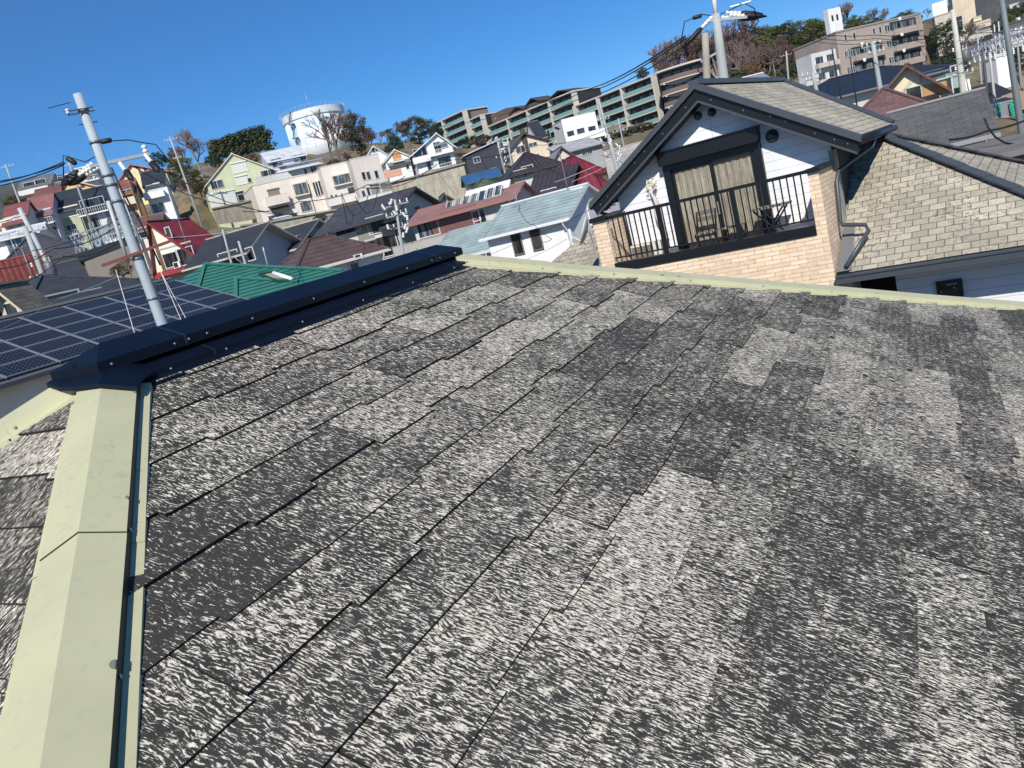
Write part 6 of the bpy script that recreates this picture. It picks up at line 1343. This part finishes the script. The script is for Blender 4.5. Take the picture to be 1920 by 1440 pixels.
def ex11(o, d, L):
    v = brg(100); R = random.Random(6); h = .93; m1 = MB(); m1.tube([d * L * .95, d * L * 1.36], [.075, .065], 10); part(m1, 'top_tube', paint((214, 218, 222), .5), o)
    for (u, hh, side, ln) in ((-.1, .1, -1, 1), (-.25, .0, -1, 1), (.3, .1, 1, 1), (.15, 0, 1, 1), (.4, .0, 1, 1)):
        a = d * L * h + v * u + Z * hh; dn = (Vector((-.9, -.1, -.55)) if side < 0 else Vector((.95, .0, -.26))).normalized(); m1 = MB(); insul(m1, a, a + dn * .5, .065, 4); part(m1, 'insulator', PORC, o); m2 = MB(); m2.lathe(a + dn * .5, dn, [(0, .05), (.1, .085), (.45, .07), (.68, .02)], 8); part(m2, 'rubber_cover', RUB, o)
    m1 = MB(); m1.beam(d * L * h - v * .2, d * L * h + v * .9 - Z * .2, .1, .08); part(m1, 'crossarm', GALV, o)
    p = d * L * (h + .04)
    m1 = MB(); m1.tube([p - v * 1.2 - Z * .5, p - v * .95 + Z * .1, p - v * .4 + Z * .16, p, p + v * .9 + Z * .12, p + v * 1.15 - Z * .1, p + v * 1.2 - Z * .5], .018, 6); part(m1, 'jumper_wire', RUB, o)
    for u in (-.7, .45, .8):
        m1 = MB(); m1.lathe(p + v * u + Z * .13, v, [(0, .03), (.03, .06 if u < 0 else .03), (.26, .06 if u < 0 else .03), (.29, .03)], 8); part(m1, 'cover', RUB if u < 0 else WHITE, o)
    m1 = MB(); m1.beam(d * L * .13 - v * .1, d * L * .13 - v * .9 - Z * .3, .06, .06); part(m1, 'brace', GALV, o); m1 = MB(); m1.beam(d * L * .48 - v * .02, d * L * .40 - v * .62, .1, .06); part(m1, 'brace', GALV, o)
pole('stout grey concrete pole with white top tube above the gable ridge', (1342, 26), (1358, 158), 27, .12, .165, extras=ex11, deep=8)
pole('shorter mossy concrete pole left of the stout pole above the gable', (1322, 62), (1326, 158), 26.5, .10, .12, mat=paint((160, 156, 144), .85, name='mossy_concrete'), deep=8)
pole('grey pole with white fittings in front of the grey beige apartments', (1636, 78), (1650, 164), 56, .12, .15, arms=((.92, 80, 1.4, 0), (.75, 80, 1.1, .3)), extras=steps)
pole('black thin pole before the left part of the grey beige apartments', (1560, 92), (1574, 168), 70, .05, .06, mat=BLACK, deep=5)
pole('second black thin pole before the grey beige apartments', (1592, 92), (1602, 164), 70, .04, .05, mat=BLACK, deep=5)
pole('grey pole with antenna in front of the stepped white wing', (1524, 136), (1532, 176), 60, .12, .14, arms=((.92, 80, 1.5, 0), (.7, 80, 1.0, 0)), deep=6)
pole('thin grey mast at the right edge of the wooded knoll', (1474, 96), (1480, 168), 170, .14, .18, arms=((.9, 80, 2.5, 0),), deep=4)
pole('pale round concrete pole before the railway masts', (1786, 18), (1809, 192), 52, .11, .19, arms=((.30, 80, 1.3, .3),), mat=paint((196, 194, 184), .8, name='pale_concrete_2'), extras=ex_trans)
pole('tall dark grey steel pole at the right border', (1874, -30), (1914, 236), 42, .10, .14, mat=paint((112, 120, 124), .6, name='grey_steel'))
pole('white twin pipe post below the pale concrete pole', (1808, 148), (1817, 192), 52, .06, .06, mat=WHITE, deep=3); pole('second white pipe post below the pale concrete pole', (1815, 148), (1823, 191), 52, .06, .06, mat=WHITE, deep=3)
pole('thin brown pole left of the pale concrete pole', (1782, 142), (1789, 196), 52, .04, .05, mat=paint((70, 62, 58), .7), deep=3)
for i, (t, b_, D, lb) in enumerate((((1832, 60), (1838, 130), 130, 'railway mast left of the gantry, slim and grey'), ((1855, 98), (1862, 160), 95, 'railway mast carrying the left end of the lattice gantry'), ((1881, 66), (1890, 140), 120, 'railway mast behind the dark steel pole'), ((1893, 80), (1902, 150), 80, 'yellowish railway mast right of the dark steel pole'), ((1908, 84), (1912, 130), 110, 'railway mast at the right border'), ((1872, 40), (1876, 100), 150, 'curved lamp mast of the station'), ((1864, 46), (1868, 100), 155, 'second curved lamp mast of the station'), ((1842, 88), (1848, 150), 88, 'dark slim mast among the railway wires'))):
    pole(lb, t, b_, D, .09, .13, mat=paint([(168, 172, 174), (190, 190, 184), (150, 156, 160), (196, 190, 160), (150, 150, 150), (190, 192, 194), (190, 192, 194), (80, 84, 88)][i], .6), deep=6, arms=((.8, 80, 2.2, 0),) if i in (0, 2, 7) else (), name='railway_mast', cat='mast')
def gantry(label, a, b_, Da, Db):
    A, Bb = at(*a, Da), at(*b_, Db); o = thing('railway_gantry', label, 'gantry', A); mb = MB(); e = Bb - A; n = 16; up = Z * .9
    mb.beam((0, 0, 0), e, .12, .12); mb.beam(up, e + up, .12, .12)
    for i in range(n): mb.beam(e * (i / n) + (up if i % 2 else Vector()), e * ((i + 1) / n) + (Vector() if i % 2 else up), .08, .08)
    part(mb, 'lattice_beam', paint((214, 216, 216), .4), o)
    for s in (.1, .3, .5, .7, .9):
        mb = MB(); insul(mb, e * s - Z * .8, e * s, .12, 4); part(mb, 'insulator', PORC, o)
gantry('near white lattice gantry across the railway', (1856, 98), (1945, 72), 92, 88); gantry('far white lattice gantry across the railway', (1862, 76), (1935, 56), 135, 128); gantry('lower grey lattice gantry left of the railway', (1812, 108), (1862, 92), 100, 96)
tnk = block('white sign board building beside the railway', (1867, 108), (1879, 103), 118, 84, 6, 2, (240, 240, 238), 'signboard', 'sign')

def wire(label, P, sag=.3, r=.014, n=14, mat=None, name='power_cable', cat='cable', group=None):
    pts = []
    for i in range(len(P) - 1):
        for k in range(n):
            t = k / n; pts.append(P[i].lerp(P[i + 1], t) - Z * sag * 4 * t * (1 - t))
    pts.append(P[-1]); o = thing(name, label, cat, P[0], 0, group); mb = MB(); mb.tube([p - P[0] for p in pts], r, 5, cap=False); part(mb, 'strand', mat or RUB, o); return o
W = lambda *a: at(*a)
wire('upper black cable from the big left pole to the left border', [W(118, 304, 20.6), W(-60, 350, 24)], .1); wire('lower black cable from the big left pole to the left border', [W(120, 309, 20.5), W(-60, 356, 24)], .1); wire('middle black cable from the big left pole to the left border', [W(122, 306, 20.7), W(-60, 345, 25)], .1)
wire('black cable from the big left pole towards the slate blue house', [W(272, 300, 21), W(470, 390, 34), W(560, 398, 40)], .2, .013); wire('black cable from the big left pole dropping to the right', [W(250, 312, 21), W(420, 382, 30), W(640, 404, 44)], .2, .013)
wire('sagging black cable past the paired poles', [W(-20, 505, 26), W(100, 466, 26), W(228, 418, 21)], .15, .014); wire('second sagging black cable past the paired poles', [W(-20, 545, 26), W(120, 480, 26), W(240, 440, 21)], .2, .014); wire('third black cable from the paired poles to the big pole', [W(60, 470, 30), W(240, 400, 21)], .15, .012)
wire('thin black cable over the solar roof from the left', [W(-10, 622, 24), W(110, 560, 27), W(240, 508, 24)], .05, .008, mat=paint((120, 150, 156), .5)); wire('thin pale wire dropping over the solar panels', [W(217, 505, 21), W(252, 624, 20)], .0, .008, mat=PORC); wire('pale guy wire right of the big left pole', [W(292, 488, 21), W(340, 601, 20)], .0, .007, mat=PORC); wire('second pale guy wire right of the big left pole', [W(296, 500, 21.2), W(348, 596, 20.2)], .0, .007, mat=PORC)
wire('black cable across the cream house to the cable clamps', [W(455, 396, 60), W(560, 378, 60), W(690, 346, 60), W(760, 330, 62)], .3, .03); wire('second black cable across the concrete wall', [W(680, 352, 58), W(800, 322, 66), W(935, 262, 96)], .5, .025); wire('long cable in front of the white villas', [W(690, 354, 58), W(830, 300, 80), W(1000, 272, 100), W(1140, 242, 88)], .5, .03)
for i, (a, b_, c_) in enumerate(((( 640, 362), (662, 404), (690, 366)), ((666, 368), (690, 400), (708, 352)), ((640, 366), (650, 418), (662, 396)))):
    wire(['left hanging black cable loop before the slate blue house', 'right hanging black cable loop before the slate blue house', 'narrow hanging cable loop before the slate blue house'][i], [W(*a, 52), W(*b_, 52), W(*c_, 52)], .35, .025)
wire('upper black cable from the gable pole to the far left', [W(1284, 68, 26), W(1080, 172, 60), W(860, 232, 130), W(690, 250, 190)], .3, .03); wire('middle black cable from the gable pole to the far left', [W(1286, 72, 26.3), W(1080, 178, 60), W(920, 238, 110)], .3, .026); wire('lower black cable from the gable pole down to the left', [W(1300, 74, 26.5), W(1080, 188, 56), W(800, 300, 110)], .3, .024)
wire('upper black cable from the gable pole to the right', [W(1394, 48, 27), W(1500, 60, 36), W(1640, 66, 46), W(1790, 62, 52)], .1, .016); wire('lower black cable from the gable pole to the right', [W(1394, 54, 27.3), W(1500, 66, 37), W(1640, 72, 46), W(1790, 66, 53)], .15, .014); wire('black cable in front of the apartments to the right border', [W(1638, 82, 55), W(1800, 62, 52), W(1940, 52, 60)], .1, .02); wire('lower cable from apartments pole to the right', [W(1500, 72, 60), W(1700, 70, 55), W(1808, 66, 52)], .4, .016)
wire('cable from the white house wall up to the gable eave', [W(1063, 457, 46), W(1000, 420, 44), W(972, 392, 43)], .3, .014); wire('thin cable crossing the white house front', [W(905, 482, 40), W(1000, 440, 34), W(1108, 392, 22)], .05, .009); wire('second thin cable crossing the white house front', [W(980, 490, 40), W(1063, 448, 40)], .05, .009)
wire('thick black cable sagging at the right border', [W(1846, 222, 29), W(1853, 240, 28.8), W(1866, 257, 28.5), W(1884, 268, 28.2), W(1908, 272, 27.8), W(1945, 268, 27)], .0, .03); wire('black cable across the grey slate roof edge', [W(1780, 262, 27), W(1850, 246, 28), W(1935, 220, 29)], .05, .03); wire('thin black wire past the big left pole top', [W(90, 203, 21), W(132, 192, 21)], .0, .01)
wire('pale wire across the red roof to the navy roof', [W(300, 446, 50), W(450, 430, 52)], .1, .012, mat=PORC); wire('pale wires over the deep red roof', [W(1040, 342, 56), W(1150, 296, 58)], .05, .012, mat=PORC); wire('second pale wire over the deep red roof', [W(1072, 341, 54), W(1156, 302, 58)], .05, .012, mat=PORC)
# TV antennas
def antenna(label, px, py, D, h=1.8, wd=1.2):
    B = at(px, py, D); o = thing('tv_antenna', label, 'antenna', B); mb = MB(); mb.tube([(0, 0, -.6), (0, 0, h)], .02, 5); part(mb, 'mast', GALV, o); mb = MB(); mb.tube([(-wd / 2, 0, h), (wd / 2, 0, h)], .016, 4)
    for i in range(7): q = -wd / 2 + wd * i / 6; mb.tube([(q, -.3, h), (q, .3, h)], .01, 4)
    part(mb, 'elements', GALV, o)
for a in (('thin white TV antenna on the bright red roof', 348, 452, 70), ('TV antenna on the slate blue roof', 790, 360, 66), ('small TV antenna on the aqua roof', 973, 392, 48, 1.0, .8), ('TV antenna on the olive gable roof', 842, 388, 60, 2.2), ('TV antenna on the rust red tiled roof', 62, 522, 52), ('TV antenna on the charcoal hip roof', 34, 486, 64), ('TV antenna on the roof behind the gable ridge', 1455, 150, 70, 1.4), ('TV antenna on the ash white house', 80, 312, 160, 3)): antenna(*a)
house('blue grey roofed house peeping over the gable ridge', (1430, 166), (1460, 158), 78, 84, 4, 6, 'gable_x', 1.6, (236, 236, 236), (122, 138, 154), 'courses', (232, 232, 232), oh=.4, rk=.3)
house('house with pale cream roof between the grey pole and the black barge board', (1148, 336), (1236, 312), 74, 100, 5, 7, 'gable_x', 2.7, (222, 212, 198), (168, 164, 156), 'slate', (170, 168, 162), oh=.4, rk=.3, feats=[('F', 'w', 1165, 342, 1.2, .9)])
house('small white house with grey roof squeezed below the dark hedge bush', (836, 306), (868, 298), 150, 84, 4, 6, 'hip', 1.4, (232, 230, 226), (92, 94, 100), 'slate', (120, 120, 122), feats=[('F', 'w', 850, 306, 1.2, .8)])
house('white two storey house with grey roof right of the olive green row', (205, 432), (250, 420), 104, 78, 5, 6, 'gable_x', 1.7, (232, 230, 226), (86, 88, 94), 'slate', (120, 120, 120), feats=[('F', 'w', 216, 436, 1.4, 1.1), ('F', 'w', 238, 430, 1.4, 1.1), ('F', 'r', 228, 443, 3.4, .9)])
house('cream house with brown roof below the tall white house', (262, 430), (300, 420), 98, 78, 4.4, 6, 'gable_x', 1.5, (230, 222, 204), (112, 84, 78), 'courses', (140, 120, 110), feats=[('F', 'w', 275, 435, 1.5, 1.1), ('F', 's', 291, 430, 1.1, 1.2)])
for q in (('round_15', 232, 520, 492, 50, 'tangled brown bush behind the rusty crossarm', BRW, 1.5), ('bare_21', 246, 516, 480, 49, 'bare shrub behind the big left pole', TWIG, 1.1), ('round_14', 880, 276, 256, 200, 'dark bush at the foot of the left end of the apartment terrace', GR3, 2.2), ('round_15', 905, 272, 254, 196, 'brown green bush at the foot of the apartment terrace', BRW, 2.2), ('round_14', 1150, 262, 246, 190, 'dark hedge bush under the green glass balconies', GR3, 2.6), ('round_8', 1178, 256, 238, 190, 'second dark hedge bush under the green glass balconies', GR1, 2.4), ('round_15', 1205, 250, 230, 190, 'brown green hedge bush under the green glass balconies', BRW, 2.4), ('round_14', 1128, 268, 252, 188, 'dark bush left of the hedge under the green glass balconies', GR1, 2.2), ('round_15', 430, 318, 300, 180, 'ochre shrub on the bank under the long hedge', (104, 84, 52), 2.2), ('round_14', 470, 308, 290, 182, 'rust brown shrub on the bank under the long hedge', (110, 76, 56), 2.2), ('round_8', 404, 312, 288, 176, 'dark shrub at the left end of the long hedge', GR3, 1.5), ('bare_6', 655, 316, 284, 165, 'reddish bare bush on the grass slope below the tank', TWIGR, 1.2), ('round_15', 628, 318, 298, 160, 'brown shrub on the grass slope below the tank', BRW, 1.4), ('round_14', 700, 300, 278, 172, 'dark brown bush right of the grass slope', BRW, 1.6), ('round_15', 1140, 330, 312, 82, 'small green bush behind the grey clamped pole', GR1, 1.4)): tree(*q[:6], q[6], q[7])
# carport deck with railing between the poles and the red roof
cp = thing('roof_terrace', 'dark deck with white lattice railing and clutter left of the big pole', 'terrace', at(143, 476, 56)); cf = at(235, 446, 56) - at(143, 476, 56); dz = Vector((cf.y, -cf.x, 0)).normalized() * -4
mb = MB(); mb.hexa([Vector((0, 0, -.5)), cf - Z * .5, cf - Z * .5 + dz, dz - Z * .5, Vector(), cf, cf + dz, dz]); part(mb, 'deck', DARKM, cp)
mb = MB(); n = 12; mb.beam((0, 0, 1.1), cf + Z * 1.1, .08, .08)
for i in range(n): mb.beam(cf * (i / n), cf * ((i + 1) / n) + Z * 1.1, .05, .05); mb.beam(cf * (i / n) + Z * 1.1, cf * ((i + 1) / n), .05, .05)
part(mb, 'railing', GALV, cp); mb = MB(); mb.hexa([Vector((.2, .2, -6)), cf - Z * 6, cf - Z * 6 + dz, dz - Z * 6, Vector((.2, .2, -.5)), cf - Z * .5, cf - Z * .5 + dz, dz - Z * .5]); part(mb, 'wall', wall((140, 132, 118)), cp)
# chimney on the aqua roof
hr, hf, hw = HLB
q = hf.front(1063, 372, 3.2); mb = MB(); mb.box(hw - .75, hw + .05, 2.9, 3.6, q.z - 1.9, q.z + .45); part(mb, 'chimney', wall((240, 238, 232)), hr)

# ================================================================== 5. ground, railway, mountains
ctl = TP + [(0, -30, -.5), (30, -20, -3), (-30, -20, -1), (0, 6, -.3), (-12, 14, -.2), (12, 6, -.4), (-60, -60, -4), (60, -60, -8), (0, -150, -14), (-150, -100, -8), (150, -100, -14), (130, 30, -6), (-130, 60, 4), (-25, 20, -.3)]
for px, py, D in ((380, 305, 240), (480, 290, 260), (300, 322, 230), (200, 344, 230), (760, 262, 290), (690, 268, 300), (840, 246, 360)): p = at(px, py, D); ctl.append((p.x, p.y, p.z))
for px, py, D in ((660, 275, 252), (640, 288, 225), (665, 288, 215), (690, 300, 200), (600, 300, 190), (560, 290, 220), (440, 300, 190), (500, 296, 190), (700, 290, 230)): p = at(px, py, D); ctl.append((p.x, p.y, p.z))
RW = [at(1908, 178, 108), at(1902, 156, 128), at(1894, 136, 165), at(1888, 122, 210)]
for p in RW:
    for s in (-6, 0, 8): ctl.append((p.x + s, p.y, p.z - .1))
C3 = np.array(ctl)
def gz_(x, y):
    d2 = (C3[None, :, 0] - x[:, None]) ** 2 + (C3[None, :, 1] - y[:, None]) ** 2 + 2.0; w_ = d2 ** -1.7; z = (w_ * C3[None, :, 2]).sum(1) / w_.sum(1)
    r = np.hypot(x, y); return z
vs, fs = [], []; rads = [1.0]
while rads[-1] < 420: rads.append(rads[-1] * 1.035 + .15)
rads += [480, 560, 700, 900, 1300, 2000, 3500, 6000, 11000]
angs = [math.radians(a) for a in np.concatenate([np.arange(-60, 60, .8), np.arange(60, 300, 5)])]; na = len(angs)
X = np.array([[r * math.sin(a) for a in angs] for r in rads]).ravel(); Y = np.array([[r * math.cos(a) for a in angs] for r in rads]).ravel(); ZZ = gz_(X, Y) - .25
rr = np.hypot(X, Y); fade = np.clip((rr - 330) / 500, 0, 1); ZZ = ZZ * (1 - fade) + (-20) * fade
vs = list(zip(X, Y, ZZ)); vs.append((0, 0, -.6))
for i in range(len(rads) - 1):
    for k in range(na): k2 = (k + 1) % na; fs.append((i * na + k, i * na + k2, (i + 1) * na + k2, (i + 1) * na + k))
for k in range(na): fs.append((len(vs) - 1, (k + 1) % na, k))
mb = MB(); mb.mesh(vs, [f[::-1] for f in fs], 0, (.5,) * 3 + (1,), True)
b = NB('hillside_ground'); g = b.gen(); n1 = b.noise(g, .06, 5, .65); n2 = b.noise(g, .6, 5, .7)
c = b.mix(b.ramp(n1, .42, .58), (.13, .10, .055), (.20, .14, .075)); c = b.mix(b.ramp(n2, .46, .6), c, (.065, .07, .03)); c = b.mix(b.ramp(b.noise(g, .03, 3), .5, .6, 0, .6), c, (.16, .155, .15)); b.base(c); b.rough(.95); b.bump(n2, .6, .5)
gr = mb.build('ground', b.m); struct(gr)
# railway: ballast, sleepers as pattern, rails
b = NB('ballast'); uv = b.uv(); c = b.mix(b.ramp(b.noise(b.gen(), 8, 4, .7), .35, .65), (.20, .15, .10), (.34, .27, .19)); b.base(c); b.rough(.95)
def ribbon(name, mat, off, wd, dz, parent=None, th=.12):
    mb = MB(); P = [p + Vector((off, 0, dz)) for p in RW]
    for i in range(len(P) - 1): mb.hexa([P[i] + Vector((-wd / 2, 0, -th)), P[i] + Vector((wd / 2, 0, -th)), P[i + 1] + Vector((wd / 2, 0, -th)), P[i + 1] + Vector((-wd / 2, 0, -th)), P[i] + Vector((-wd / 2, 0, 0)), P[i] + Vector((wd / 2, 0, 0)), P[i + 1] + Vector((wd / 2, 0, 0)), P[i + 1] + Vector((-wd / 2, 0, 0))])
    return mb.build(name, mat, parent)
struct(ribbon('railway_track_bed', b.m, 2, 14, .3, th=2))
RAIL = paint((74, 58, 50), .5, name='rail_steel')
for i, off in enumerate((-3, 1.2, 5.4)):
    t = thing('railway_track', ['railway track nearest to the navy roofed small house', 'middle railway track between the gantries', 'railway track closest to the right border'][i], 'railway track', (0, 0, 0))
    for s in (-.55, .55): ribbon('rail', RAIL, off + s, .16, .5, t, .18)
# mountains far away
def mountain(label_name, b0, b1, R0, prof, seed):
    R = random.Random(seed); mb = MB(); na_, nr = 70, 16; vs, fs = [], []
    from mathutils import noise as nz
    for j in range(nr + 1):
        t = j / nr; r = R0 * (.72 + .45 * t)
        for i in range(na_ + 1):
            a = b0 + (b1 - b0) * i / na_; h = np.interp(a, [p[0] for p in prof], [p[1] for p in prof]); v = brg(a) * r; ph = math.tan(math.radians(h)) * R0; k = min(1, t / .62); s_ = (k * k * (3 - 2 * k)) if t < .62 else 1 - .5 * ((t - .62) / .38)
            z = ph * s_ + nz.fractal(Vector((v.x / 260, v.y / 260, seed)), 1.0, 2.0, 5) * ph * .10 * min(1, t * 3); vs.append((v.x, v.y, 8 + z if t > 0 else -30))
    for j in range(nr):
        for i in range(na_): a = j * (na_ + 1) + i; fs.append((a, a + 1, a + na_ + 2, a + na_ + 1))
    mb.mesh(vs, [f for f in fs], 0, (.5,) * 3 + (1,), True); o = mb.build('mountain', MTN); struct(o)
b = NB('mountain_forest'); g = b.gen(); n = b.noise(g, .02, 6, .7); c = b.mix(b.ramp(n, .35, .65), (.022, .030, .026), (.075, .070, .055)); b.base(c); b.rough(1); b.bump(n, .8, 20); MTN = b.m
def elev(px, py): v = ray(px, py); return math.degrees(math.atan2(v.x, v.y)), math.degrees(math.atan2(v.z, math.hypot(v.x, v.y)))
pl = [elev(*p) for p in ((-60, 352), (0, 344), (20, 342), (44, 338), (80, 345), (140, 352))]; mountain('mountain', pl[0][0] - 4, pl[-1][0], 2400, [(pl[0][0] - 4, pl[0][1] - 1)] + pl, 3)
pr = [elev(*p) for p in ((1700, 60), (1760, 30), (1800, -20), (1860, -70), (1960, -110), (2100, -140))]; mountain('mountain', pr[0][0], pr[-1][0], 2400, pr, 8)

# ================================================================== 6. air between here and the mountains
mb = MB(); mb.box(-2600, 2600, -900, 3300, -60, 1500); 
hm = bpy.data.materials.new('air'); hm.use_nodes = True; t_ = hm.node_tree; t_.nodes.clear(); vo = t_.nodes.new('ShaderNodeVolumePrincipled'); vo.inputs['Color'].default_value = (.72, .82, .95, 1); vo.inputs['Density'].default_value = .00006; vo.inputs['Anisotropy'].default_value = .2
ou = t_.nodes.new('ShaderNodeOutputMaterial'); t_.links.new(vo.outputs[0], ou.inputs['Volume'])
hz = mb.build('haze', hm); hz['kind'] = 'stuff'
